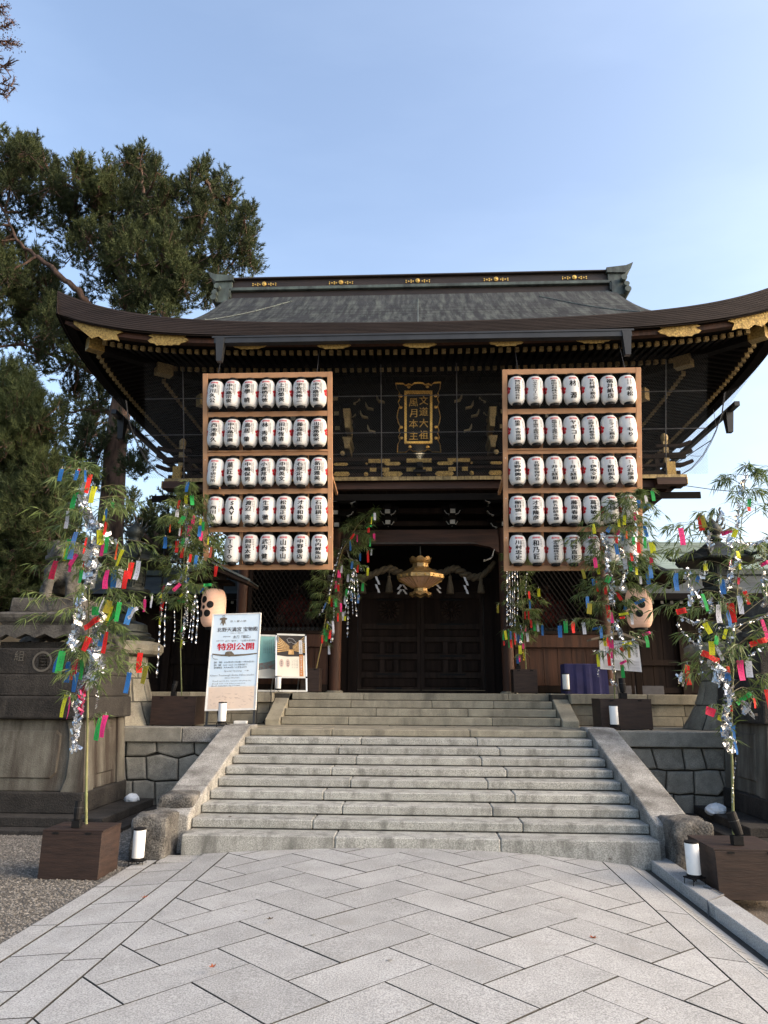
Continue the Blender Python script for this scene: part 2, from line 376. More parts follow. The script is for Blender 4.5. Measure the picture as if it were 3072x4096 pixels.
deadleaf = mat('dead_leaf', (.30, .08, .03), (.20, .06, .03), 20, .8)
plaster = mat('beige_plaster', (.30, .24, .17), (.22, .18, .13), 3, .9)
concrete = mat('concrete', (.36, .35, .32), (.30, .29, .27), 3, .85, bump=.2, bscale=90, speck=.15, sscale=150)
def netmat():
    m = bpy.data.materials.new('net'); m.use_nodes = True; n = m.node_tree.nodes; L = m.node_tree.links; n.clear()
    tc = n.new('ShaderNodeTexCoord'); sx = n.new('ShaderNodeSeparateXYZ'); L.new(tc.outputs['UV'], sx.inputs[0])
    outs = []
    for sgn in (1, -1):
        a = n.new('ShaderNodeMath'); a.operation = 'MULTIPLY_ADD'; L.new(sx.outputs[0], a.inputs[0]); a.inputs[1].default_value = sgn; L.new(sx.outputs[1], a.inputs[2])
        b = n.new('ShaderNodeMath'); b.operation = 'MULTIPLY'; b.inputs[1].default_value = 19; L.new(a.outputs[0], b.inputs[0])
        f = n.new('ShaderNodeMath'); f.operation = 'FRACT'; L.new(b.outputs[0], f.inputs[0])
        c = n.new('ShaderNodeMath'); c.operation = 'LESS_THAN'; c.inputs[1].default_value = .075; L.new(f.outputs[0], c.inputs[0]); outs.append(c)
    mx = n.new('ShaderNodeMath'); mx.operation = 'MAXIMUM'; L.new(outs[0].outputs[0], mx.inputs[0]); L.new(outs[1].outputs[0], mx.inputs[1])
    tr = n.new('ShaderNodeBsdfTransparent'); df = n.new('ShaderNodeBsdfDiffuse'); df.inputs[0].default_value = (.07, .075, .08, 1)
    ms = n.new('ShaderNodeMixShader'); L.new(mx.outputs[0], ms.inputs[0]); L.new(tr.outputs[0], ms.inputs[1]); L.new(df.outputs[0], ms.inputs[2])
    o = n.new('ShaderNodeOutputMaterial'); L.new(ms.outputs[0], o.inputs[0]); return m
net_m = netmat()
TCOL = dict(red=(.80, .022, .018), green=(.015, .42, .09), blue=(.02, .16, .48), pink=(.82, .035, .22), yellow=(.72, .72, .03), white=(.66, .68, .76), crimson=(.55, .01, .06), orange=(.80, .12, .03), olive=(.30, .26, .02), coral=(.80, .14, .08), sky=(.10, .25, .60))
def stripmat(nm, c):
    m = mat(nm + '_paper_strip', c, tuple(v * .9 for v in c), 4, .7, trans=.25)
    nt = m.node_tree; n = nt.nodes; L = nt.links; b = n['Principled BSDF']
    src = b.inputs['Base Color'].links[0].from_socket
    tc = n.new('ShaderNodeTexCoord'); oi = n.new('ShaderNodeObjectInfo'); mp = n.new('ShaderNodeMapping'); mp.inputs['Scale'].default_value = (160, 10, 75)
    ad = n.new('ShaderNodeVectorMath'); L.new(tc.outputs['Object'], ad.inputs[0]); L.new(oi.outputs['Random'], ad.inputs[1]); L.new(ad.outputs[0], mp.inputs[0])
    t = n.new('ShaderNodeTexNoise'); t.inputs['Scale'].default_value = 1; t.inputs['Detail'].default_value = 1; L.new(mp.outputs[0], t.inputs[0])
    r = n.new('ShaderNodeMapRange'); r.inputs[1].default_value = .56; r.inputs[2].default_value = .60; L.new(t.outputs[0], r.inputs[0])
    sx = n.new('ShaderNodeSeparateXYZ'); L.new(tc.outputs['Object'], sx.inputs[0])
    ab = n.new('ShaderNodeMath'); ab.operation = 'ABSOLUTE'; L.new(sx.outputs[0], ab.inputs[0])
    lt = n.new('ShaderNodeMath'); lt.operation = 'LESS_THAN'; lt.inputs[1].default_value = .017; L.new(ab.outputs[0], lt.inputs[0])
    mu = n.new('ShaderNodeMath'); mu.operation = 'MULTIPLY'; L.new(lt.outputs[0], mu.inputs[0]); L.new(r.outputs[0], mu.inputs[1])
    mu2 = n.new('ShaderNodeMath'); mu2.operation = 'MULTIPLY'; mu2.inputs[1].default_value = .7; L.new(mu.outputs[0], mu2.inputs[0])
    x = n.new('ShaderNodeMix'); x.data_type = 'RGBA'; L.new(mu2.outputs[0], x.inputs[0]); L.new(src, x.inputs[6]); x.inputs[7].default_value = (.02, .02, .02, 1)
    L.new(x.outputs[2], b.inputs['Base Color']); return m
TM = {k: stripmat(k, c) for k, c in TCOL.items()}
# ============================================================ ground and paving
def clip(poly, ax, val, keep_less):
    out = []
    for i in range(len(poly)):
        a, b = poly[i], poly[(i + 1) % len(poly)]
        ia = (a[ax] <= val) == keep_less or a[ax] == val; ib = (b[ax] <= val) == keep_less or b[ax] == val
        if ia: out.append(a)
        if ia != ib:
            t = (val - a[ax]) / (b[ax] - a[ax]); p = [a[0] + (b[0] - a[0]) * t, a[1] + (b[1] - a[1]) * t]; out.append(tuple(p))
    return out
def inset2(poly, d):
    c = [sum(p[i] for p in poly) / len(poly) for i in (0, 1)]; n = len(poly); out = []
    ar = sum(poly[i][0] * poly[(i + 1) % n][1] - poly[(i + 1) % n][0] * poly[i][1] for i in range(n))
    sg = 1 if ar > 0 else -1
    L = []
    for i in range(n):
        a, b = Vector(poly[i]), Vector(poly[(i + 1) % n]); e = (b - a).normalized(); nn = Vector((-e.y, e.x)) * sg; L.append((a + nn * d, e))
    for i in range(n):
        p, e = L[i - 1]; q, f = L[i]; den = e.x * f.y - e.y * f.x
        if abs(den) < 1e-6: out.append(tuple(q)); continue
        t = ((q.x - p.x) * f.y - (q.y - p.y) * f.x) / den; out.append(tuple(p + e * t))
    return out
def area(p): return abs(sum(p[i][0] * p[(i + 1) % len(p)][1] - p[(i + 1) % len(p)][0] * p[i][1] for i in range(len(p)))) / 2
def flatslab(poly, gap, top, th, zf, bev=.003):
    p0 = inset2(poly, gap); p1 = inset2(poly, gap + bev); n = len(poly); mb = MB()
    vs = [(x, y, zf(x, y) + top - th - .02) for x, y in p0] + [(x, y, zf(x, y) + top - bev) for x, y in p0] + [(x, y, zf(x, y) + top) for x, y in p1]
    fs = [(k * n + i, k * n + (i + 1) % n, (k + 1) * n + (i + 1) % n, (k + 1) * n + i) for k in (0, 1) for i in range(n)] + [tuple(range(2 * n, 3 * n))]
    mb.add(vs, fs[2 * n:]); mb.f += fs[:2 * n]; mb.m += [1] * (2 * n); return mb
# ground sheet
mb = MB()
xs = [-300, -60, -20, -9, -5, -3.2, -3, -2.5, -2, -1.5, -1, -.5, 0, .5, 1, 1.5, 2, 2.3, 2.6, 2.8, 3, 3.2, 5, 9, 20, 60, 300]; ys = [-100, -20, -5, 0, 2, 4, 6, 8, 9, 10, 12, 16, 30, 80, 500]
zz = lambda x, y: g(x) - .045
vs = [(x, y, zz(x, y)) for y in ys for x in xs]; nx = len(xs)
fs = [(j * nx + i, j * nx + i + 1, (j + 1) * nx + i + 1, (j + 1) * nx + i) for j in range(len(ys) - 1) for i in range(nx - 1)]
mb.add(vs, fs); mb.build('ground', dirtm, kind='structure')
paving = thing('stone_paving', 'pale granite path of herringbone slabs leading to the steps', 'paving', (0, 5, 0))
paving['kind'] = 'structure'
W = .42
u = Vector((1, -1)) / math.sqrt(2) * W; v_ = Vector((1, 1)) / math.sqrt(2) * W; O = Vector((-1.40, 5.42))
XL, XR, Y0, Y1 = -2.15, 2.035, .6, 8.74
for i in range(-16, 18):
    for j in range(-16, 18):
        s4 = (i + j) % 4
        if s4 == 0: cs = [(i, j), (i + 2, j), (i + 2, j + 1), (i, j + 1)]
        elif s4 == 2: cs = [(i, j), (i + 1, j), (i + 1, j + 2), (i, j + 2)]
        else: continue
        p = [tuple(O + u * a + v_ * b) for a, b in cs]
        for ax, val, less in ((0, XL, False), (0, XR, True), (1, Y0, False), (1, Y1, True)):
            if len(p) >= 3: p = clip(p, ax, val, less)
        if len(p) < 3 or area(p) < .012: continue
        top = rnd(-.0015, .0015)
        flatslab(p, .0036, top, .03, lambda x, y: g(x)).build('paving_slab', [granite, joint], paving)
mb = MB(); q = [XL - 1.1, -2.5, XL, -1.5, -1, -.5, 0, .5, 1, 1.5, XR, 2.3, 2.62]
mb.add([(x, y, g(x) - .03) for y in (Y0, 8.9) for x in q], [(i, i + 1, len(q) + i + 1, len(q) + i) for i in range(len(q) - 1)])
mb.build('joint_bed', joint, paving)
def strips(x0, x1, ys, nm, gap=.0034, top=.0, m=granite, par=paving):
    for a, b in zip(ys[:-1], ys[1:]):
        flatslab([(x0, a), (x1, a), (x1, b), (x0, b)], gap, top, .03, lambda x, y: g(x)).build(nm, [m, joint], par)
strips(-2.45, -2.155, [.6, 1.9, 3.2, 4.4, 5.3, 6.1, 7.37, 8.6], 'border_stone')
strips(-2.895, -2.455, [.6, 1.2, 1.8, 2.4, 3.0, 3.6, 4.2, 4.8, 5.45, 6.1, 6.72, 7.3, 7.85, 8.22], 'border_slab')
strips(-3.12, -2.90, [.6, 1.7, 2.8, 3.9, 5.0, 6.15, 7.3, 8.0, 8.7], 'edging_stone', top=.004)
strips(2.04, 2.33, [.6, 1.9, 3.2, 4.6, 5.7, 6.8, 8.75], 'border_stone')
# slotted drain cover at the foot of the steps, left
for k in range(9):
    y = 8.235 + k * .04; mbx = MB().box(-2.86, -2.47, y, y + .027, g(-2.7) - .03, g(-2.7) + .002)
    mbx.build('drain_bar', granite, paving)
# right: drain channel stones that dip towards the gully
for a, b in zip([.6, 2.0, 3.4, 4.6, 5.8, 7.0, 8.2], [2.0, 3.4, 4.6, 5.8, 7.0, 8.2, 8.75]):
    mb = MB(); mb.add([(2.335, a + .003, g(2.335)), (2.50, a + .003, g(2.5) - .030), (2.50, b - .003, g(2.5) - .030), (2.335, b - .003, g(2.335)), (2.335, a + .003, -.2), (2.50, a + .003, -.26), (2.50, b - .003, -.26), (2.335, b - .003, -.2)],
       [(0, 1, 2, 3), (0, 1, 5, 4), (1, 2, 6, 5), (2, 3, 7, 6), (0, 3, 7, 4)])
    mb.build('channel_stone', concrete, paving)
for k in range(26):
    y = 5.2 + k * .085
    if 5.8 < y < 5.9: continue
    MB().add([(2.36, y, g(2.36) - .001), (2.48, y, g(2.5) - .0265), (2.48, y + .012, g(2.5) - .0265), (2.36, y + .012, g(2.36) - .001)], [(0, 1, 2, 3)]).build('drain_slot', joint, paving)
mb = MB().box(2.505, 2.572, .6, 8.75, -.3, g(2.55) - .075); mb.build('gully_bed', dirtm, paving)
mb = MB(); rs_ = random.Random(11)
for i in range(26):
    x, y, r = rs_.uniform(-2.0, 1.95), rs_.uniform(3.9, 8.5), rs_.uniform(.006, .017); mb.add([(x + r * math.cos(a) * rs_.uniform(.6, 1.3), y + r * math.sin(a) * rs_.uniform(.6, 1.3), g(x) + .004) for a in np.linspace(0, 2 * PI, 8)[:-1]], [tuple(range(7))])
mb.build('dark_spots', mat('stain_spots', (.20, .195, .185), (.28, .275, .26), 30, .9), paving, kind='stuff')
kerb = thing('granite_kerb', 'raised pale granite kerb along the right edge of the path', 'kerb', (2.78, 5, -.1)); kerb['kind'] = 'structure'
for a, b in zip([.6, 1.6, 3.0, 4.4, 5.6, 6.9, 7.75], [1.6, 3.0, 4.4, 5.6, 6.9, 7.75, 8.78]):
    MB().box(2.575, 2.80, a + .003, b - .003, -.32, -.085, .008).build('kerb_stone', granite, kerb)
# dirt on the right, gravel on the left (many small stones)
def pebbles(name, n, x0, x1, y0, y1, zf, smin, smax, m, bias=1.0):
    V = []; F = []; rs = np.random.RandomState(3); base = np.array([(1, 0, 0), (-1, 0, 0), (0, 1, 0), (0, -1, 0), (0, 0, 1)])
    fc = np.array([(0, 2, 4), (2, 1, 4), (1, 3, 4), (3, 0, 4)])
    y = y0 + (y1 - y0) * rs.rand(n) ** bias; x = x0 + (x1 - x0) * rs.rand(n); s = smin + (smax - smin) * rs.rand(n) ** 2; a = rs.rand(n) * PI
    P = base[None] * np.stack([s, s * .7, s * .6], 1)[:, None, :]
    ca, sa = np.cos(a)[:, None], np.sin(a)[:, None]
    X = P[:, :, 0] * ca - P[:, :, 1] * sa + x[:, None]; Y = P[:, :, 0] * sa + P[:, :, 1] * ca + y[:, None]
    Z = P[:, :, 2] + np.array([zf(q) for q in x])[:, None] + rs.rand(n)[:, None] * .006
    V = np.stack([X, Y, Z], 2).reshape(-1, 3); F = (fc[None] + (np.arange(n) * 5)[:, None, None]).reshape(-1, 3)
    return npmesh(name, V, F, m, kind='stuff')
mb = MB().box(-9, -3.125, .2, 11.8, -.3, -.148); o = mb.build('gravel_bed', gravelm, kind='structure')
o = pebbles('gravel', 42000, -5.6, -3.13, 3.2, 10.4, lambda x: -.150, .008, .021, pebm, .9); tag(o, 'grey brown gravel left of the stone path', 'gravel')
o = pebbles('loose_grit', 2600, 2.507, 2.57, 3, 8.7, lambda x: g(2.55) - .075, .005, .014, pebm); tag(o, 'grit lying in the gully beside the kerb', 'grit')
o = pebbles('ground_litter', 9000, 2.81, 5.2, 3.5, 9.6, lambda x: g(x) - .046, .005, .014, mat('litter', (.20, .15, .10), (.10, .07, .05), 30, .9)); tag(o, 'dry grit and needle litter right of the kerb', 'litter')

# ============================================================ stone steps
steps = thing('stone_steps', 'wide granite steps rising from the path to the lower terrace', 'steps', (XC, 8.6, 0)); steps['kind'] = 'structure'
jx = [(530, 1080), (457, 1153), (555, 1053), (493, 1127), (582, 1037), (520, 1100), (600, 1017), (543, 1077), (617, 1002)]
jy = [500, 440, 392, 345, 305, 270, 236, 205, 173]
for k in range(9):
    Y = 8.6 + .36 * k; z1 = .108 + .1125 * k; z0 = z1 - (.30 if k == 0 else .101)
    js = [at(700 + a * 1.2055, 2750 + jy[k] * 1.2055, Y).x for a in jx[k]]
    xs = [-2.72] + js + [2.70]
    for a, b in zip(xs[:-1], xs[1:]):
        mbx = MB().box(a + .003, b - .003, Y, Y + .40, z0, z1 + rnd(-.0015, .0015), .012); mbx.build('step_stone', stairgr, steps)
mb = MB()
for k in range(10): mb.box(-2.70, 2.68, 8.62 + .36 * k, 12, -.3, .1 + .1125 * (k - 1) + .003)
mb.build('step_bed', joint, steps)
terr = thing('lower_terrace', 'stone terrace between the two flights of steps', 'terrace', (XC, 12.5, 1.1)); terr['kind'] = 'structure'
js = [at(700 + a * 1.2055, 2750 + 140 * 1.2055, 11.84).x for a in (520, 978)]
xs = [-2.72] + js + [2.7]
for a, b in zip(xs[:-1], xs[1:]): MB().box(a + .003, b - .003, 11.84, 12.25, 1.015, 1.118, .012).build('landing_edge_stone', upgr, terr)
for r_, (ya, yb) in enumerate(((12.255, 12.62), (12.625, 13.0), (13.005, 13.42))):
    x = -2.72 - .4 * r_ % .9
    while x < 2.7:
        l = rnd(.8, 1.1); MB().box(max(x, -2.72) + .003, min(x + l, 2.72) - .003, ya, yb, 1.03, 1.116 + rnd(-.001, .001), .006).build('terrace_slab', upgr, terr); x += l
MB().box(-9, 9, 12.3, 24, .3, 1.09).build('terrace_fill', dirtm, terr)
for sx in (-1, 1):
    x = 2.74
    while x < 9:
        l = rnd(.9, 1.4); a, b = sorted((sx * x, sx * (x + l))); MB().box(a + .003, b - .003, 12.36, 13.0, 1.04, 1.112, .006).build('terrace_slab', upgr, terr)
        MB().box(a + .003, b - .003, 13.006, 13.9, 1.04, 1.110, .006).build('terrace_slab', upgr, terr); x += l
# sloping cheek stones of the lower flight
def cheek(x0, x1, ya, yb, slab_cut, nm='cheek_stone'):
    zt = lambda y: .108 + (y - 8.6) * .3125 + .10
    for a, b in slab_cut:
        mb = MB(); p = [(a, -.3), (b, -.3), (b, min(zt(b), 1.165)), (a, zt(a))]
        k = 4
        mb.prism([(y_ + (0.004 if y_ == a else -.004), z_) for y_, z_ in p], x0, x1, 'x'); o = mb.build(nm, cheekst, steps)
        bm_ = o.modifiers.new('bevel', 'BEVEL'); bm_.width = .02; bm_.segments = 2
cheek(2.705, 3.15, 8.9, 11.84, [(8.75, 9.45), (9.45, 11.84)])
cheek(-3.17, -2.725, 8.9, 11.84, [(8.85, 9.6), (9.6, 11.84)])
for x0, x1 in ((2.705, 3.15), (-3.17, -2.725)):
    MB().box(x0, x1, 11.846, 12.36, .9, 1.165, .015).build('cheek_cap', cheekst, steps)
newelst = mat('newel_stone', (.12, .115, .105), (.045, .042, .038), 5, .95, bump=1, bscale=45, speck=.6, sscale=60, stain=(.26, .25, .23), stain_amt=.35, stain_scale=3, stain_stretch=(1, 1, .8))
def boulder(nm, x0, x1, y0, y1, z0, z1, lab):
    mb = MB(); nx, ny, nz = 8, 8, 10; rs = random.Random(int(x0 * 100)); cx, cy, cz = (x0 + x1) / 2, (y0 + y1) / 2, (z0 + z1) / 2; hx, hy, hz = (x1 - x0) / 2, (y1 - y0) / 2, (z1 - z0) / 2
    b_ = bmesh.new(); bmesh.ops.create_cube(b_, size=2); bmesh.ops.subdivide_edges(b_, edges=b_.edges[:], cuts=11, use_grid_fill=True)
    for v in b_.verts:
        q = v.co.copy(); k = 16.0; n_ = (abs(q.x) ** k + abs(q.y) ** k + abs(q.z) ** k) ** (1 / k); q = q / n_
        if q.z > .6: q.z -= .10 * (abs(q.x) ** 3 * .6 + abs(q.y) ** 3 * .6)
        w_ = Vector((cx + q.x * hx, cy + q.y * hy, cz + q.z * hz)); n1 = math.sin(w_.x * 23 + w_.z * 9) * math.sin(w_.y * 19 + w_.z * 13) * .010; v.co = w_ + Vector((q.x, q.y, q.z)) * n1
    me = bpy.data.meshes.new(nm); b_.to_mesh(me); b_.free(); me.polygons.foreach_set('use_smooth', [True] * len(me.polygons)); me.set_sharp_from_angle(angle=R(50))
    me.materials.append(newelst); o = link(nm, me, None); tag(o, lab, 'newel stone'); o['kind'] = 'structure'
boulder('newel_stone', 2.79, 3.24, 8.45, 8.98, -.25, .35, 'weathered dark block at the foot of the right cheek wall')
boulder('newel_stone', -3.25, -2.84, 8.40, 8.90, -.2, .34, 'weathered block at the foot of the left cheek wall')
boulder('newel_stone', -3.18, -2.735, 8.99, 9.56, -.2, .48, 'rounded pale block behind the lowest one on the left cheek wall')

# ============================================================ retaining walls of big fitted stones
def fitted(wall, px, org, sc, Y, m, prot=.022):
    for poly in px:
        P = [at(org[0] + a * sc, org[1] + b * sc, Y) for a, b in poly]; p = [(q.x, q.z) for q in P]
        try: a0 = inset2(p, .006); a1 = inset2(p, .016); a2 = inset2(p, .036)
        except Exception: continue
        n = len(p); y = Y; d = prot + rnd(-.008, .012)
        vs = [(x, y + .12, z) for x, z in a0] + [(x, y, z) for x, z in a0] + [(x, y - d * .75, z) for x, z in a1] + [(x, y - d, z) for x, z in a2]
        fs = [(k * n + i, k * n + (i + 1) % n, (k + 1) * n + (i + 1) % n, (k + 1) * n + i) for k in range(3) for i in range(n)] + [tuple(range(3 * n, 4 * n))]
        MB().add(vs, fs).build('wall_stone', m, wall)
wl = thing('retaining_wall', 'wall of large fitted grey stones left of the steps', 'wall', (-4.4, 12, 0))
L5 = [[(700, 300), (928, 300), (920, 415), (820, 450), (700, 420)], [(934, 300), (1152, 300), (1156, 385), (1075, 415), (928, 415)], [(1156, 300), (1430, 300), (1430, 395), (1312, 430), (1180, 395), (1158, 385)], [(1434, 300), (1640, 300), (1640, 390), (1500, 430), (1434, 396)],
      [(925, 419), (1073, 419), (1082, 585), (935, 590)], [(1078, 418), (1180, 398), (1312, 433), (1310, 590), (1140, 600), (1086, 584)], [(1316, 432), (1432, 400), (1500, 434), (1490, 590), (1316, 592)], [(1504, 436), (1640, 394), (1640, 600), (1496, 590)], [(700, 424), (820, 454), (921, 420), (930, 590), (700, 590)],
      [(700, 596), (975, 594), (978, 780), (700, 780)], [(980, 594), (1080, 588), (1138, 603), (1141, 780), (980, 780)], [(1144, 603), (1312, 596), (1330, 690), (1330, 780), (1144, 780)], [(1316, 596), (1500, 594), (1500, 780), (1334, 780), (1334, 690)]]
fitted(wl, L5, (0, 2800), .5425, 11.93, roughst)
MB().box(-9, -3.17, 11.98, 12.36, -.3, .9).build('wall_core', joint, wl)
for a, b in ((-8.8, -7.2), (-7.19, -5.75), (-5.74, -3.86), (-3.85, -3.175)): MB().box(a, b, 11.84, 12.35, .895, 1.125, .012).build('coping_stone', cheekst if a > -4 else roughst, wl)
for k in range(3):
    for i in range(4): MB().box(-5.3 - .75 * i - .74 + .2 * (k % 2), -5.3 - .75 * i + .2 * (k % 2) - .006, 11.9, 12.0, -.1 + .33 * k, .225 + .33 * k, .02).build('wall_stone', roughst, wl)
wr = thing('retaining_wall', 'wall of large fitted grey stones right of the steps', 'wall', (4.4, 12, 0))
R6 = [[(400, 412), (650, 414), (705, 592), (560, 600), (400, 560)], [(655, 414), (915, 412), (945, 600), (780, 606), (710, 592)], [(920, 412), (1080, 412), (1133, 595), (1020, 608), (950, 600)], [(1085, 412), (1290, 412), (1290, 606), (1138, 596)],
      [(500, 600), (706, 597), (786, 611), (776, 780), (700, 800), (500, 800)], [(790, 612), (1018, 612), (1024, 800), (900, 815), (782, 798)], [(1023, 612), (1136, 600), (1240, 606), (1290, 760), (1230, 825), (1029, 812)], [(1245, 608), (1400, 606), (1400, 800), (1294, 790)],
      [(640, 806), (845, 808), (860, 1030), (640, 1030)], [(850, 812), (900, 820), (1022, 812), (1028, 1030), (864, 1030)], [(1032, 818), (1232, 830), (1400, 810), (1400, 1030), (1032, 1030)]]
fitted(wr, R6, (2300, 2800), .4654, 11.93, roughst)
MB().box(3.15, 9, 11.98, 12.36, -.3, .9).build('wall_core', joint, wr)
for a, b in ((3.16, 5.9), (5.91, 7.4), (7.41, 8.9)): MB().box(a, b, 11.84, 12.35, .885, 1.12, .012).build('coping_stone', roughst, wr)
for k in range(3):
    for i in range(4): MB().box(5.35 + .75 * i - .2 * (k % 2), 5.35 + .75 * i + .744 - .2 * (k % 2), 11.9, 12.0, -.1 + .33 * k, .225 + .33 * k, .02).build('wall_stone', roughst, wr)

# ============================================================ upper flight and gate platform
ups = thing('upper_steps', 'short flight of older granite steps up to the gate platform', 'steps', (XC, 13.4, 1.1)); ups['kind'] = 'structure'
uj = [(575, 1052), (667, 972), (583, 852, 1057), (626, 1107)]
for k in range(4):
    Y = 13.4 + .35 * k; z1 = 1.115 + .1437 * (k + 1); js = [at(700 + a * 1.2055, 2750 + (110 - 28 * k) * 1.2055, Y).x for a in uj[k]]
    xs = [-2.52] + js + [2.60]
    for a, b in zip(xs[:-1], xs[1:]): MB().box(a + .003, b - .003, Y, Y + .42 + (.3 if k == 3 else 0), z1 - .136, z1, .01).build('step_stone', upgr, ups)
MB().box(-2.5, 2.58, 13.42, 14.9, 1.09, 1.25).build('step_bed', joint, ups)
MB().box(-2.5, 2.58, 13.79, 14.9, 1.25, 1.40).build('step_bed', joint, ups)
MB().box(-2.5, 2.58, 14.14, 14.9, 1.40, 1.54).build('step_bed', joint, ups)
for x0, x1 in ((-2.80, -2.53), (2.61, 2.91)):
    mb = MB().prism([(13.3, 1.10), (14.9, 1.10), (14.9, 1.70), (14.42, 1.70), (13.5, 1.30), (13.3, 1.22)], x0, x1, 'x'); o = mb.build('cheek_stone', upgr if x0 < 0 else upgr, ups)
    b_ = o.modifiers.new('bevel', 'BEVEL'); b_.width = .012
plat = thing('gate_platform', 'stone platform with coursed facing under the gate', 'platform', (XC, 17, 1.1)); plat['kind'] = 'structure'
MB().box(-8.5, -2.53, 14.16, 23, 1.0, 1.675).box(2.6, 8.5, 14.16, 23, 1.0, 1.675).box(-2.53, 2.6, 14.95, 23, 1.0, 1.675).build('platform_fill', joint, plat)
for sx in (-1, 1):
    x0 = 2.81 if sx < 0 else 2.92
    for k, (za, zb_) in enumerate(((1.11, 1.285), (1.29, 1.50))):
        x = x0 + (.35 if k else .0) - .5
        while x < 8.4:
            l = rnd(1.0, 1.35); a, b = max(x, x0), x + l; A, B = sorted((sx * a, sx * b))
            if b - a > .1: MB().box(A + .003, B - .003, 14.05, 14.2, za, zb_, .008).build('facing_stone', upgr, plat)
            x += l
    x = x0
    while x < 8.4:
        l = rnd(1.2, 1.9); A, B = sorted((sx * x, sx * (x + l))); MB().box(A + .003, B - .003, 13.97, 14.6, 1.505, 1.69, .01).build('coping_stone', upgr, plat); x += l
y = 14.86
for r_ in range(6):
    x = -8.4
    while x < 8.4:
        l = rnd(.9, 1.3); MB().box(x + .003, x + l - .003, y if r_ else (14.61 if abs(x + l / 2) > 3.4 else 14.87), y + .55, 1.64, 1.687, .005).build('floor_slab', upgr, plat); x += l
    y += .555

# ============================================================ the two big lantern pedestals with guardian lions
def lion():
    mb = MB()
    mb.ball((0, .22, .45), (.30, .38, .34)); mb.ball((0, -.10, .62), (.27, .26, .36)); mb.ball((0, -.22, 1.02), (.25, .26, .25)); mb.ball((0, -.44, .95), (.16, .15, .12))
    for s in (-1, 1):
        mb.tube([(s * .17, -.22, .7), (s * .19, -.34, .35), (s * .2, -.36, .05), (s * .2, -.46, .04)], [.14, .10, .09, .08], 8)
        mb.ball((s * .27, .25, .22), (.15, .28, .22)); mb.ball((s * .27, -.05, .07), (.10, .18, .08)); mb.ball((s * .19, -.2, 1.2), (.06, .05, .10)); mb.ball((s * .10, -.52, 1.06), .05)
    for k in range(16):
        a = k * 2.4; mb.ball((.27 * math.cos(a), -.08 + .12 * math.sin(a * 1.3), .78 + .032 * k), (.085, .085, .085))
    for k in range(5): mb.ball((.1 * math.sin(k * 2), .58 + .02 * k, .45 + .17 * k), (.13 - .012 * k, .11, .13))
    mb.ball((0, -.54, .86), (.11, .07, .04)); mb.ball((0, -.58, 1.0), (.06, .05, .045))
    me = remesh(mb, .03, 1)
    for v in me.vertices: q = v.co; v.co = q * (1 + .025 * math.sin(q.x * 41 + q.z * 23) * math.sin(q.y * 37 + q.z * 31))
    me.materials.append(weather); return me
lion_me = lion()
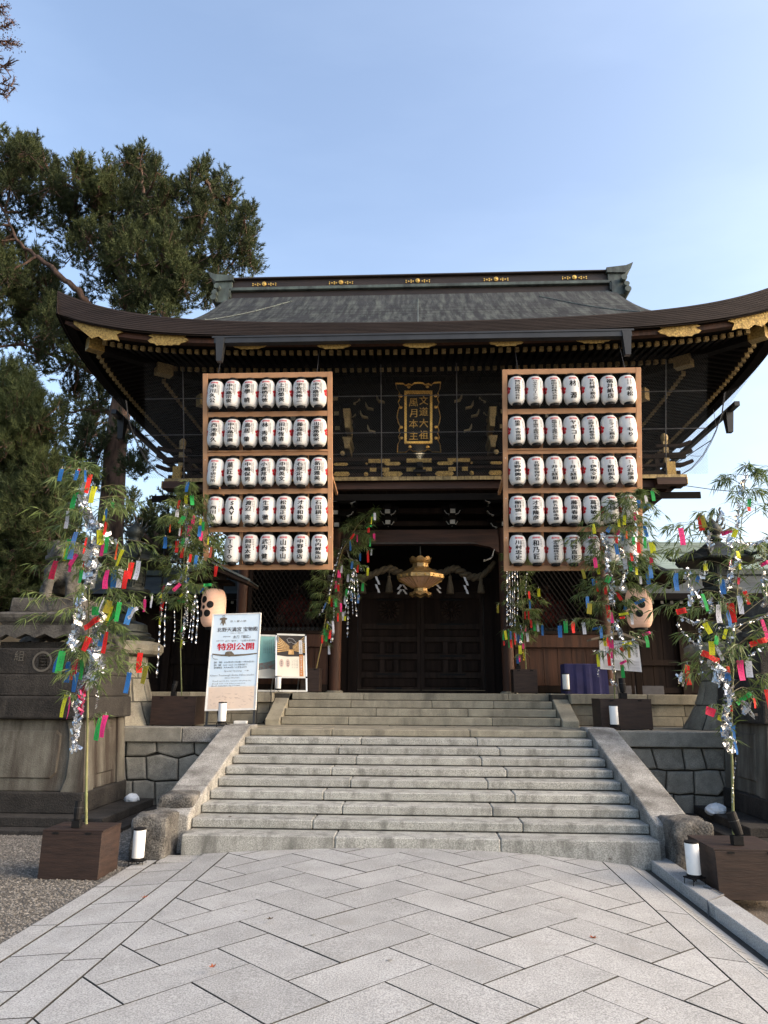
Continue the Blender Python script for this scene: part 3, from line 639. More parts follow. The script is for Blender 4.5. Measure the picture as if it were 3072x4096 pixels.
def pedestal(cx, side, lab, lab2):
    root = thing('stone_pedestal', lab, 'pedestal', (cx, 11.3, -.15)); hx = .88
    def fr(nm, w0, w1, ya, yb, z0, z1, m, bev=.012, yi=0):
        o = MB().frus((cx - w0, cx + w0, ya, yb), z0, (cx - w1, cx + w1, ya + yi, yb - yi), z1).build(nm, m, root)
        b_ = o.modifiers.new('bevel', 'BEVEL'); b_.width = bev; b_.segments = 2; return o
    fr('ground_slab', 1.75, 1.75, 9.75, 12.0, -.3, -.09, darkst); fr('ground_slab', 1.5, 1.5, 10.0, 11.9, -.09, .03, darkst)
    fr('plinth', 1.06, 1.05, 10.3, 11.84, .03, .31, darkst, .02)
    fr('die', 1.0, .90, 10.38, 11.84, .31, 1.295, pedst, .02, .05)
    # recessed panels between pilasters: proud pilaster and rail pieces
    fx = lambda z: 1.0 - .1 * (z - .31) / .985; fy = lambda z: 10.38 + .05 * (z - .31) / .985
    for s in (-1, 1):
        mb = MB(); zs = [.312, .5, .8, 1.1, 1.292]; wd = [.30, .22, .185, .20, .24]
        vs = []
        for z, w_ in zip(zs, wd):
            xo = cx + s * fx(z); xi = xo - s * w_; y = fy(z) - .035; vs += [(xo + s * .03, y, z), (xi, y, z), (xi, y + .04, z), (xo + s * .03, y + .04, z)]
        fs = [(4 * i + a, 4 * i + (a + 1) % 4, 4 * i + 4 + (a + 1) % 4, 4 * i + 4 + a) for i in range(4) for a in range(4)] + [(0, 1, 2, 3), (16, 17, 18, 19)]
        mb.add(vs, fs).build('pilaster', pedst, root)
        # on the side faces
        for yy0, yy1 in ((10.39, 10.66), (11.5, 11.8)):
            MB().frus((cx + s * 1.0 - .02, cx + s * 1.0 + .03, yy0, yy1), .312, (cx + s * .9 - .02, cx + s * .9 + .03, yy0 + .04, yy1), 1.292).build('pilaster', pedst, root)
    pz = [(-.52, .48), (-.60, .56), (-.60, 1.08), (-.52, 1.14), (.52, 1.14), (.60, 1.08), (.60, .56), (.52, .48)]
    n = 8; vs = [(cx + a, fy(b) - .001, b) for a, b in pz] + [(cx + a * .965, fy(b) - .022, .81 + (b - .81) * .94) for a, b in pz]
    MB().add(vs, [(i, (i + 1) % n, n + (i + 1) % n, n + i) for i in range(n)] + [tuple(range(n, 2 * n))]).build('panel', pedst, root)
    s = side
    vs = [(cx + s * (1.0 - .1 * (z - .31) / .985) + s * .002, y, z) for y, z in ((10.78, .5), (11.38, .5), (11.36, 1.15), (10.80, 1.15))]
    vs += [(a + s * .02, y + (.02 if y < 11 else -.02), z + (.02 if z < .8 else -.02)) for a, y, z in vs]
    MB().add(vs, [(0, 1, 5, 4), (1, 2, 6, 5), (2, 3, 7, 6), (3, 0, 4, 7), (4, 5, 6, 7)]).build('panel', pedst, root)
    fr('lower_course', 1.03, 1.00, 10.28, 11.84, 1.30, 1.62, darkst, .03); fr('middle_course', .99, .97, 10.32, 11.80, 1.622, 1.93, darkst, .02); fr('upper_course', .95, .93, 10.36, 11.76, 1.932, 2.31, darkst, .02)
    # carved characters on the upper course
    if side > 0:
        mb = MB(); cxp, czp = at(312 * .5425, 1800 + 1560 * .5425, 10.35).x, at(312 * .5425, 1800 + 1560 * .5425, 10.35).z
        y = 10.352
        for r0, r1 in ((.150, .120),):
            nn = 28; vs = [(cxp + r * math.cos(2 * PI * i / nn), y - .006 * (q == 0 or 1), czp + r * math.sin(2 * PI * i / nn)) for q, r in enumerate((r0, r1)) for i in range(nn)]
            mb.add(vs, [(i, (i + 1) % nn, nn + (i + 1) % nn, nn + i) for i in range(nn)])
        mb.text('目', cxp, czp - .07, .19, y - .006, bold=.01); mb.text('組', cxp + -.36, czp + .02, .16, y - .006)
        mb.build('carved_emblem', mat('carved_groove', (.10, .093, .080), (.07, .065, .056), 9, .95), root)
    # table with scroll feet, moulded tiers
    tx = .76
    mb = MB().prism([(-.62, 2.315), (.62, 2.315), (.62, 2.42), (-.62, 2.42)], 10.6, 11.5, 'y'); mb.v = [(a + cx, b, c) for a, b, c in mb.v]; mb.build('waist', darkst, root)
    pts = [(-.78, 2.47), (-.74, 2.60), (-.62, 2.66), (.62, 2.66), (.74, 2.60), (.78, 2.47), (.66, 2.50), (.58, 2.44), (.45, 2.52), (.3, 2.46), (.15, 2.53), (0, 2.47), (-.15, 2.53), (-.3, 2.46), (-.45, 2.52), (-.58, 2.44), (-.66, 2.50)]
    for ya, yb in ((10.42, 10.56), (11.5, 11.64)):
        MB().prism([(a + cx, b) for a, b in pts], ya, yb, 'y').build('apron', weather, root)
    MB().box(cx - .62, cx + .62, 10.5, 11.6, 2.56, 2.665, .02).build('table_top', weather, root)
    for a in (-1, 1):
        for ya in (10.49, 11.57):
            mb = MB().tube([(cx + a * .70, ya, 2.56), (cx + a * .80, ya, 2.48), (cx + a * .82, ya, 2.40), (cx + a * .77, ya, 2.345), (cx + a * .70, ya, 2.37), (cx + a * .71, ya, 2.42)], [.07, .08, .075, .065, .05, .035], 10); mb.build('scroll_foot', weather, root, smooth=True)
    mb = MB(); prof = [(.60, 2.667), (.62, 2.70), (.66, 2.73), (.70, 2.78), (.71, 2.83), (.68, 2.86), (.55, 2.88)]
    for (a, z), (b, z2) in zip(prof[:-1], prof[1:]): mb.frus((cx - a, cx + a, 11.05 - a * .82, 11.05 + a * .82), z, (cx - b, cx + b, 11.05 - b * .82, 11.05 + b * .82), z2)
    mb.build('moulding', weather, root); fr('lion_base', .57, .55, 10.62, 11.48, 2.882, 3.10, weather, .015)
    mb = MB(); px_ = cx + .12
    for k in range(5):
        a = PI / 2 + k * 2 * PI / 5; mb.tube([(px_ + .055 * math.cos(a), 10.61, 2.99 + .055 * math.sin(a)), (px_ + .055 * math.cos(a), 10.635, 2.99 + .055 * math.sin(a))], .036, 12)
    mb.tube([(px_, 10.605, 2.99), (px_, 10.635, 2.99)], .024, 12); mb.build('plum_crest', weather, root)
    me = lion_me.copy(); L = link('guardian_lion_statue', me, None); L.scale = (.85, .85, .74); L.location = (cx, 11.05, 3.10); L.rotation_euler = (0, 0, R(-20) * (-side)); tag(L, lab2, 'lion statue')
pedestal(-5.75, 1, 'tall dark stained stone pedestal left of the steps with a carved round emblem', 'seated stone guardian lion on the left pedestal behind the bamboo')
pedestal(5.78, -1, 'tall black stained stone pedestal right of the steps', 'seated stone guardian lion on the right pedestal behind silver streamers')

# ============================================================ bronze lanterns on flared stone bases
basest = mat('lantern_base_stone', (.24, .225, .18), (.15, .14, .11), 3, .9, bump=.3, bscale=70, rnd=.15, speck=.3, sscale=100, stain=(.07, .06, .05), stain_amt=.4, stain_scale=3)
def bronze_lantern(cx, cy, lab):
    root = thing('bronze_lantern', lab, 'lantern', (cx, cy, 1.1))
    rr = lambda t: .44 + .42 * (1 - t) ** 2.1
    nC, nR = 12, 3
    cuts = [0, .34, .68, 1]
    for r_ in range(nR):
        for c in range(nC):
            a0 = 2 * PI * (c + .5 * (r_ % 2)) / nC + .016; a1 = 2 * PI * (c + 1 + .5 * (r_ % 2)) / nC - .016; vs = []
            for t in (cuts[r_] + .008, (cuts[r_] + cuts[r_ + 1]) / 2, cuts[r_ + 1] - .008):
                for a, q in ((a0, .97), (a0 + .02, 1), ((a0 + a1) / 2, 1), (a1 - .02, 1), (a1, .97)):
                    r = rr(t) * q; vs.append((cx + r * math.cos(a), cy + r * math.sin(a), 1.11 + 1.2 * t))
            fs = [(i * 5 + j, i * 5 + j + 1, i * 5 + 6 + j, i * 5 + 5 + j) for i in range(2) for j in range(4)]
            MB().add(vs, fs).build('base_stone', basest, root)
    MB().lathe([(.80, 0), (rr(.34) * .96, .408), (rr(.68) * .96, .82), (.42, 1.2)], 24, (cx, cy, 1.105)).build('base_core', joint, root)
    MB().lathe([(.40, 0), (.66, .04), (.70, .10), (.70, .20), (.60, .27), (.3, .28)], 8, (cx, cy, 2.31), a0=PI / 8).build('stone_collar', basest, root)
    MB().lathe([(.52, 0), (.54, .05), (.46, .09), (.46, .14), (.40, .17), (.38, .30), (.30, .34), (.16, .38), (.13, .50), (.17, .53), (.13, .56), (.12, .72), (.20, .78), (.34, .86), (.38, .92), (.38, .96), (.30, .98)], 24, (cx, cy, 2.59)).build('stem', darkbronze, root, smooth='auto')
    b = MB(); b.lathe([(.27, 0), (.27, .42), (.2, .43)], 6, (cx, cy, 3.575)); b.build('fire_box', darkbronze, root)
    for k in range(6):
        a = 2 * PI * k / 6 + PI / 6; b = MB(); r = .245
        e = Vector((-math.sin(a), math.cos(a), 0)); n_ = Vector((math.cos(a), math.sin(a), 0)); c0 = Vector((cx, cy, 3.78)) + n_ * r
        b.beam(c0 + e * .10 - Vector((0, 0, .16)), c0 + e * .10 + Vector((0, 0, .16)), .02, .02); b.beam(c0 - e * .10 - Vector((0, 0, .16)), c0 - e * .10 + Vector((0, 0, .16)), .02, .02)
        for q in (-.1, 0, .1): b.beam(c0 + e * .1 + Vector((0, 0, q)), c0 - e * .1 + Vector((0, 0, q)), .015, .02)
        b.build('lattice_window', darkbronze, root)
    rp = [(.30, 0), (.72, .03), (.74, .06), (.60, .12), (.42, .20), (.26, .32), (.14, .42), (.10, .45)]
    MB().lathe(rp, 6, (cx, cy, 4.0), a0=0).build('roof', darkbronze, root)
    for k in range(6):
        a = 2 * PI * k / 6; P = []
        for r, z in ((.35, .27), (.55, .17), (.70, .09), (.82, .09), (.88, .15), (.85, .21), (.79, .20), (.79, .16)): P.append((cx + r * math.cos(a), cy + r * math.sin(a), 4.0 + z))
        MB().tube(P, [.03, .035, .035, .03, .028, .025, .02, .014], 8).build('curled_ridge', darkbronze, root, smooth=True)
    b = MB().lathe([(.12, 0), (.16, .03), (.10, .08), (.13, .13), (.17, .20), (.15, .28), (.07, .36), (.01, .46)], 16, (cx, cy, 4.44)); b.build('finial', darkbronze, root, smooth=True)
    for k in range(7):
        a = PI * k / 6; x0 = cx + .14 * math.cos(a); b = MB().tube([(x0, cy, 4.66 + .10 * math.sin(a)), (cx + .22 * math.cos(a), cy, 4.70 + .16 * math.sin(a)), (cx + .25 * math.cos(a), cy, 4.80 + .17 * math.sin(a))], [.03, .022, .004], 6); b.build('flame', darkbronze, root)
bronze_lantern(-5.42, 12.95, 'dark bronze lantern with curled roof corners on a flared stone base, left terrace')
bronze_lantern(5.50, 12.95, 'dark bronze lantern with curled roof corners on a flared stone base, right terrace')
# ============================================================ the gate
gate = thing('shrine_gate', 'two-storey black and gilt shrine gate under a broad curved roof', 'gate', (XC, 17.5, 1.69))
def GX(x): return XC + x
def gp(mb, name, m, **k): return mb.build(name, m, gate, **k)
def ztop(x): x = abs(x); return 8.70 + .006 * x * x + 3.44e-6 * x ** 6
def zbot(x): x = abs(x); return 8.44 + .0028 * x * x + 3.0e-6 * x ** 6
HX, HY, YC, YE = 7.32, 5.7, 18.0, 12.3
def cv(x): return zbot(x) - 8.44
# roof sheets
def Fz(x, y):
    t = max(0, min(1, (HY - abs(y - YC)) / HY)); return 8.70 + 4.22 * (.60 * t + .40 * t * t) + (ztop(x) - 8.70) * (1 - t) ** 2.2
def Sz(x, y):
    t = max(0, min(1, (HX - abs(x)) / 2.6)); s = abs(y - YC) / HY * HX; return 8.70 + 1.55 * (.62 * t + .38 * t * t) + (ztop(s) - 8.70) * (1 - t) ** 2.2
VX = 5.72
def vx(y):     # the verge flares outwards towards the eave
    t = (HY - abs(y - YC)) / HY; return VX - .35 * max(0, t - .3) + .75 * max(0, .55 - t)
mb = MB(); NX, NY = 64, 50; NR = 150; vs = []
for j in range(NR):
    for q_ in (0, 1):
        y = YE + 2 * HY * (j + q_) / NR; lift = .022 if (q_ == 0) == (y < YC) else 0
        for i in range(NX + 1):
            q = vx(y); x = -q + 2 * q * i / NX; vs.append((GX(x), y, Fz(x, y) + lift * (1 if YE + .1 < y < 2 * YC - YE - .1 else 0)))
mb.add(vs, [(j * (NX + 1) + i, j * (NX + 1) + i + 1, (j + 1) * (NX + 1) + i + 1, (j + 1) * (NX + 1) + i) for j in range(2 * NR - 1) for i in range(NX)])
roof = gp(mb, 'roof', copper)
for s in (-1, 1):
    mb = MB(); vs = []; nx = 22
    for j in range(NY + 1):
        y = YE + 2 * HY * j / NY
        for i in range(nx + 1):
            x = s * (5.0 + (HX - 5.0) * i / nx); z = min(Fz(x, y), Sz(x, y))
            if abs(x) < vx(y): z -= .03
            vs.append((GX(x), y, z))
    mb.add(vs, [(j * (nx + 1) + i, j * (nx + 1) + i + 1, (j + 1) * (nx + 1) + i + 1, (j + 1) * (nx + 1) + i) for j in range(NY) for i in range(nx)])
    mb.build('hip_roof', copper, roof, smooth=True)
    # verge edge and bargeboard, gable wall
    mb = MB(); vs = []
    for j in range(NY + 1):
        y = YE + 2 * HY * j / NY; x = s * vx(y); z = Fz(x, y); b = max(z - .28, min(Fz(x, y), Sz(x, y)) - .04); vs += [(GX(x), y, z), (GX(x), y, b)]
    mb.add(vs, [(2 * j, 2 * j + 1, 2 * j + 3, 2 * j + 2) for j in range(NY)]); mb.build('verge', patina, roof)
    mb = MB(); P = [(y, Fz(5.1, y) - .1) for y in np.linspace(YC - 3.9, YC + 3.9, 21)]; P = [(P[0][0], 9.4)] + P + [(P[-1][0], 9.4)]
    mb.prism(P, GX(s * 5.1), GX(s * 5.16), 'x'); mb.build('gable_wall', wood_bl, roof)
# thick layered eave edge (front, back, sides)
mb = MB(); K = 10
def edge_ring(path, nrm, f0, f1, off=0):
    for k in range(K):
        a = k / K; b = (k + .86) / K; st = .006 * k; vs = []
        for (x, y, s) in path:
            z1 = f0(s) * (1 - a) + f1(s) * a; z0 = f0(s) * (1 - b) + f1(s) * b; z00 = f0(s) * (1 - (k + 1) / K) + f1(s) * (k + 1) / K
            nx_, ny_ = nrm
            vs += [(GX(x - nx_ * st), y - ny_ * st, z1 + (.004 if k == 0 else 0)), (GX(x - nx_ * st), y - ny_ * st, z0), (GX(x - nx_ * (st + .012)), y - ny_ * (st + .012), z0), (GX(x - nx_ * (st + .012)), y - ny_ * (st + .012), z00)]
        mb.add(vs, [(4 * i + j, 4 * i + j + 1, 4 * i + 5 + j, 4 * i + 4 + j) for i in range(len(path) - 1) for j in range(3)])
fx_ = [(-HX + 2 * HX * i / 80, YE, -HX + 2 * HX * i / 80) for i in range(81)]
edge_ring(fx_, (0, -1), ztop, zbot)
edge_ring([(x, 2 * YC - YE, s) for x, y, s in fx_], (0, 1), ztop, zbot)
sy_ = [(YE + 2 * HY * i / 50) for i in range(51)]
for s in (-1, 1): edge_ring([(s * HX, y, (y - YC) / HY * HX) for y in sy_], (s, 0), ztop, zbot)
gp(mb, 'eave_edge', eavem)
# underside boards: from eave edge in and up to the walls
def soffit(x, y):      # height of underside
    d = min(HX - abs(x), HY - abs(y - YC)); s = abs(x) if (HY - abs(y - YC)) < (HX - abs(x)) else abs(y - YC) / HY * HX
    c = cv(s) * max(0, 1 - d / 3.2) ** 1.2
    return 8.44 + c + .05 * min(d, .5) + (.20 * max(0, min(d, 2.0) - .5)) + .10 * max(0, d - 2.0)
mb = MB(); n1, n2 = 60, 48; vs = [(GX(-HX + 2 * HX * i / n1 * 1.0), YE + .02 + (2 * HY - .04) * j / n2, 0) for j in range(n2 + 1) for i in range(n1 + 1)]
vs = [(x, y, soffit(x - XC, y) + .02) for x, y, z in vs]
mb.add(vs, [(j * (n1 + 1) + i, j * (n1 + 1) + i + 1, (j + 1) * (n1 + 1) + i + 1, (j + 1) * (n1 + 1) + i) for j in range(n2) for i in range(n1)])
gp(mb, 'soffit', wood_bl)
# eave beam under the edge (front + sides)
def strip_beam(y0, y1, dz0, dz1, m, name, xmax=HX - .15):
    mb = MB(); n = 60; vs = []
    for i in range(n + 1):
        x = -xmax + 2 * xmax * i / n; z = 8.44 + cv(x); vs += [(GX(x), y0, z + dz1), (GX(x), y0, z + dz0), (GX(x), y1, z + dz0), (GX(x), y1, z + dz1)]
    mb.add(vs, [(4 * i + j, 4 * i + (j + 1) % 4, 4 * i + 4 + (j + 1) % 4, 4 * i + 4 + j) for i in range(n) for j in range(4)] + [(0, 1, 2, 3), (4 * n, 4 * n + 1, 4 * n + 2, 4 * n + 3)])
    return gp(mb, name, m)
strip_beam(12.46, 12.6, -.10, .01, wood_br, 'eave_beam'); strip_beam(12.62, 12.9, -.045, .03, wood_bl, 'eave_batten')
for s in (-1, 1):
    mb = MB(); n = 40; vs = []
    for i in range(n + 1):
        y = 12.45 + 11.1 * i / n; z = 8.44 + cv((y - YC) / HY * HX); vs += [(GX(s * 7.16), y, z + .01), (GX(s * 7.16), y, z - .09), (GX(s * 7.0), y, z - .09), (GX(s * 7.0), y, z + .01)]
    mb.add(vs, [(4 * i + j, 4 * i + (j + 1) % 4, 4 * i + 4 + (j + 1) % 4, 4 * i + 4 + j) for i in range(n) for j in range(4)]); gp(mb, 'eave_beam', wood_bl)
# rafters
def raf_mesh(L_, slope):
    mb = MB(); w_, h_ = .04, .045
    v = [(-w_, 0, -h_), (w_, 0, -h_), (w_, 0, h_), (-w_, 0, h_), (-w_, .09, -h_ + .09 * slope), (w_, .09, -h_ + .09 * slope), (w_, .09, h_ + .09 * slope), (-w_, .09, h_ + .09 * slope),
         (-w_, L_, -h_ + L_ * slope), (w_, L_, -h_ + L_ * slope), (w_, L_, h_ + L_ * slope), (-w_, L_, h_ + L_ * slope)]
    mb.add(v, [(0, 3, 2, 1)] + [(j, (j + 1) % 4, 4 + (j + 1) % 4, 4 + j) for j in range(4)], 1); mb.f += [(4 + j, 4 + (j + 1) % 4, 8 + (j + 1) % 4, 8 + j) for j in range(4)] + [(8, 9, 10, 11)]; mb.m += [0] * 5
    me = bpy.data.meshes.new('rafter'); me.from_pydata(mb.v, [], mb.f); me.materials.append(wood_bl); me.materials.append(goldold); me.polygons.foreach_set('material_index', mb.m); return me
rA, rB = raf_mesh(1.25, .19), raf_mesh(1.9, .16)
rest = MB(); cnt = [0]
def put_rafter(me, x, y, z, ang):
    if cnt[0] < 296:
        o = link('rafter', me, gate, True); o.location = (GX(x), y, z); o.rotation_euler = (0, 0, ang); cnt[0] += 1
    else:
        c, s_ = math.cos(ang), math.sin(ang); vs = [(GX(x) + v.co.x * c - v.co.y * s_, y + v.co.x * s_ + v.co.y * c, z + v.co.z) for v in me.vertices]
        rest.add(vs, [tuple(p.vertices) for p in me.polygons]); rest.m[-len(me.polygons):] = [p.material_index for p in me.polygons]
for k in range(-40, 41):
    x = k * .162
    if abs(x) < 6.6: put_rafter(rA, x, 12.80, 8.33 + cv(x) * .93, 0)
for k in range(-35, 36):
    x = k * .162
    if abs(x) < 5.65: put_rafter(rB, x, 13.82, 8.45 + cv(x) * .65, 0)
for i in range(60):
    y = 13.1 + .162 * i
    for s in (-1, 1):
        if y < 22.8: put_rafter(rA, s * 6.82, y, 8.33 + cv((y - YC) / HY * HX) * .93, s * PI / 2)
        if 14.3 < y < 21.6: put_rafter(rB, s * 5.82, y, 8.45 + cv((y - YC) / HY * HX) * .6, s * PI / 2)
rest.build('rafter', [wood_bl, goldold], gate, kind='stuff')
# corner rafters with gilt noses
for s in (-1, 1):
    mb = MB(); p = Vector((GX(s * 6.82), 12.78, 8.62)); q = Vector((GX(s * 3.9), 15.5, 8.72)); mb.beam(p, q, .2, .24, 0, mi_end=1)
    mb.beam(p - (q - p).normalized() * .0, p + (q - p).normalized() * .32, .215, .26, 1); gp(mb, 'corner_rafter', [wood_bl, gold])
    mb = MB(); p = Vector((GX(s * 5.72), 13.72, 8.50)); q = Vector((GX(s * 3.9), 15.3, 8.6)); mb.beam(p, q, .2, .22, 0, mi_end=1); mb.beam(p, p + (q - p).normalized() * .35, .215, .24, 1); gp(mb, 'corner_rafter', [wood_bl, goldold])
    for px_, py_, pz_ in ((4.95, 14.35, 8.02), (4.45, 14.65, 7.45)):
        mb = MB(); p = Vector((GX(s * px_), py_, pz_)); q = Vector((GX(s * 3.8), 15.4, pz_ + .12)); mb.beam(p, q, .2, .24, 0, mi_end=1); mb.beam(p, p + (q - p).normalized() * .22, .215, .25, 1); gp(mb, 'tail_rafter', [wood_bl, goldold])
# gilt fittings along the eave beam
def fitting(x, y, z, w_, h_, mats=gold, name='gilt_fitting', top=False):
    n = 24; pts = []
    lo = [(-.5, .15), (-.44, -.12), (-.33, -.22), (-.27, -.45), (-.15, -.40), (-.08, -.5), (0, -.42), (.08, -.5), (.15, -.40), (.27, -.45), (.33, -.22), (.44, -.12), (.5, .15)]
    up = [(.43, .34), (.36, .5), (-.36, .5), (-.43, .34)]
    if top: lo = [(-.5, 0), (-.42, -.35), (-.36, -.5), (.36, -.5), (.42, -.35), (.5, 0)]; up = [(.42, .4), (.36, .5), (-.36, .5), (-.42, .4)]
    pts = [(GX(x) + a * w_, z + b * h_) for a, b in lo + up]; MB().prism(pts, y, y + .02, 'y').build(name, mats, gate)
for x in (-3.32, -1.66, 0, 1.66, 3.32): fitting(x, 12.30, 8.20 + cv(x), .66, .12)
for x in (-5.0, 5.0):
    fitting(x, 12.42, 8.325 + cv(x), .82, .19); fitting(x, 12.415, 8.455 + cv(x), .80, .085, top=True)
for s in (-1, 1):
    mb = MB(); P = [(6.98, .03), (6.95, -.07), (6.55, -.28), (6.42, -.20), (6.3, -.27), (6.1, -.21), (5.98, -.23), (6.05, -.09), (5.93, -.02), (6.1, .04)]
    mb.prism([(GX(s * a), 8.45 + cv(a) + b) for a, b in P], 12.41, 12.435, 'y'); gp(mb, 'gilt_fitting', gold)
# ridge
zr = 12.66
mb = MB(); mb.box(GX(-5.35), GX(5.35), 17.72, 18.28, 12.3, 12.83); ridge = gp(mb, 'ridge', ridgebr)
MB().box(GX(-5.38), GX(5.38), 17.62, 18.38, 12.832, 12.93, .01).build('ridge_band', patina, ridge)
MB().box(GX(-5.34), GX(5.34), 17.74, 18.26, 12.932, 13.22).build('ridge_box', ridgebr, ridge)
MB().box(GX(-5.4), GX(5.4), 17.64, 18.36, 13.222, 13.27, .01).build('ridge_cap', ridgebr, ridge)
MB().tube([(GX(-5.4), 18, 13.25), (GX(5.4), 18, 13.25)], .07, 8).build('ridge_roll', ridgebr, ridge)
for k in range(5):
    x = (-4.42, -2.2, 0, 2.22, 4.42)[k]; mb = MB()
    for s in (-1, 1):
        for (dx, dz, r_) in ((.19, .028, .024), (.19, -.028, .024), (.26, 0, .024), (.33, .028, .02), (.33, -.028, .02), (.13, 0, .022)):
            n = 10; mb.tube([(GX(x + s * dx), 17.735, 13.075 + dz), (GX(x + s * dx), 17.715, 13.075 + dz)], r_, 8)
    mb.tube([(GX(x), 17.735, 13.085), (GX(x), 17.70, 13.085)], .065, 16); mb.ball((GX(x), 17.70, 13.085), (.045, .02, .045)); gp(mb, 'ridge_crest', goldbr)
for s in (-1, 1):
    mb = MB(); X = lambda a: GX(s * a)
    mb.prism([(X(5.3), 13.16), (X(5.82), 13.14), (X(5.98), 13.28), (X(6.05), 13.46), (X(5.85), 13.37), (X(5.3), 13.31)], 17.6, 18.4, 'y')
    mb.prism([(X(5.34), 12.9), (X(5.80), 12.96), (X(5.86), 13.06), (X(5.75), 13.14), (X(5.34), 13.14)], 17.66, 18.34, 'y')
    mb.prism([(X(5.36), 12.62), (X(5.62), 12.60), (X(5.68), 12.74), (X(5.36), 12.86)], 17.62, 18.38, 'y')
    for (a, z, r_) in ((5.72, 12.90, .085), (5.78, 12.70, .075), (5.80, 12.54, .09)):
        mb.tube([(X(a), 17.45, z), (X(a), 18.55, z)], r_, 10)
    mb.prism([(X(5.4), 12.45), (X(5.74), 12.45), (X(5.70), 12.9), (X(5.4), 12.9)], 17.6, 18.4, 'y'); gp(mb, 'ridge_end_ornament', patina)
# lightning cable with knots on the roof
for x0, x1 in ((-3.55, -5.6), (3.35, 5.7)):
    mb = MB(); P = []
    for i in range(12):
        t = i / 11; x = x0 + (x1 - x0) * t; y = 17.3 - 2.6 * t ** 1.1; P.append((GX(x), y, Fz(x, y) + .03))
    mb.tube(P, .012, 5); [mb.ball(p, .03, 6, 0, 4) for p in P[::1]]; gp(mb, 'roof_cable', patina)
mb = MB().tube([(GX(0), 17.3, Fz(0, 17.3) + .03), (GX(-.02), 14, Fz(0, 14) + .03), (GX(0), 12.9, Fz(0, 12.9) + .03)], .012, 5); gp(mb, 'roof_cable', patina)
# gutter with end boxes
mb = MB().box(GX(-3.98), GX(4.0), 12.14, 12.155, 8.235, 8.355); mb.box(GX(-3.98), GX(4.0), 12.158, 12.27, 8.235, 8.248); mb.box(GX(-3.98), GX(4.0), 12.272, 12.285, 8.235, 8.355); mb.box(GX(-4.02), GX(4.04), 12.125, 12.139, 8.34, 8.375); gutter = gp(mb, 'gutter', mat('gutter_metal', (.045, .047, .05), (.035, .037, .04), 3, .45, metal=.4))
for x in (-3.86, 3.90): MB().frus((GX(x - .05), GX(x + .05), 12.145, 12.25), 7.86, (GX(x - .085), GX(x + .085), 12.11, 12.29), 8.33).build('downspout', MATS['gutter_metal'], gutter)
for s in (-1, 1):
    MB().box(GX(s * 7.44) - .06, GX(s * 7.44) + .06, 15.6, 20.4, 8.25, 8.36).build('gutter', MATS['gutter_metal'], gate)
    MB().frus((GX(s * 7.40) - .06, GX(s * 7.40) + .06, 16.0, 16.12), 7.75, (GX(s * 7.42) - .09, GX(s * 7.42) + .09, 15.96, 16.2), 8.3).build('downspout', MATS['gutter_metal'], gate)

# ---- upper storey
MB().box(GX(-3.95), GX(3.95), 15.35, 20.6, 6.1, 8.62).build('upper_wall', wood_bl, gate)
for x in (-3.95, -1.87, 1.87, 3.95):
    MB().tube([(GX(x), 15.28, 6.1), (GX(x), 15.28, 7.5)], .13, 14).build('upper_column', wood_bl, gate, smooth='auto')
for z, y, h_ in ((7.42, 15.2, .14), (6.75, 15.2, .12), (8.30, 14.62, .16), (8.42, 14.1, .12)):
    MB().box(GX(-4.3), GX(4.3), y, y + .12, z, z + h_).build('tie_beam', wood_bl, gate)
def bracket(cx, y0, z0, tiers, dy, dz, m_end, wid=.9, out=True):
    mb = MB(); ends = MB()
    for t in range(tiers):
        yy = y0 - dy * t; z = z0 + dz * t; w_ = wid * (.55 + .2 * t)
        mb.box(cx - w_ / 2, cx + w_ / 2, yy - .05, yy + .05, z, z + .10)
        mb.box(cx - .06, cx + .06, yy - .22, yy + .3, z - .01, z + .09)
        for sx in (-1, 1):
            P = [(cx + sx * w_ / 2, z + .10), (cx + sx * (w_ / 2 + .012), z + .10), (cx + sx * (w_ / 2 - .03), z + .02), (cx + sx * (w_ / 2 - .12), z - .012), (cx + sx * (w_ / 2 - .14), z - .001), (cx + sx * (w_ / 2 - .045), z + .03)]
            ends.prism(P, yy - .062, yy + .05, 'y')
            mb.box(cx + sx * w_ / 2 - .07, cx + sx * w_ / 2 + .07, yy - .07, yy + .07, z + .102, z + .19)
        mb.box(cx - .075, cx + .075, yy - .28, yy - .14, z + .102, z + .19)
        ends.box(cx - .055, cx + .055, yy - .232, yy - .2215, z - .01, z + .085)
    o = gp(mb, 'bracket_set', wood_bl); ends.build('bracket_end_plates', m_end, o, kind='stuff')
gilt_pale = mat('gilt_paint', (.34, .28, .16), (.22, .18, .10), 20, .6)
chalk = mat('chalk_paint', (.42, .43, .42), (.30, .31, .30), 12, .8)
for x in (-3.95, -1.87, 1.87, 3.95): bracket(GX(x), 15.15, 7.50, 3, .26, .25, gilt_pale, 1.1)
for x in (-2.9, 0, 2.9): bracket(GX(x), 15.15, 7.75, 2, .26, .25, chalk, .8)
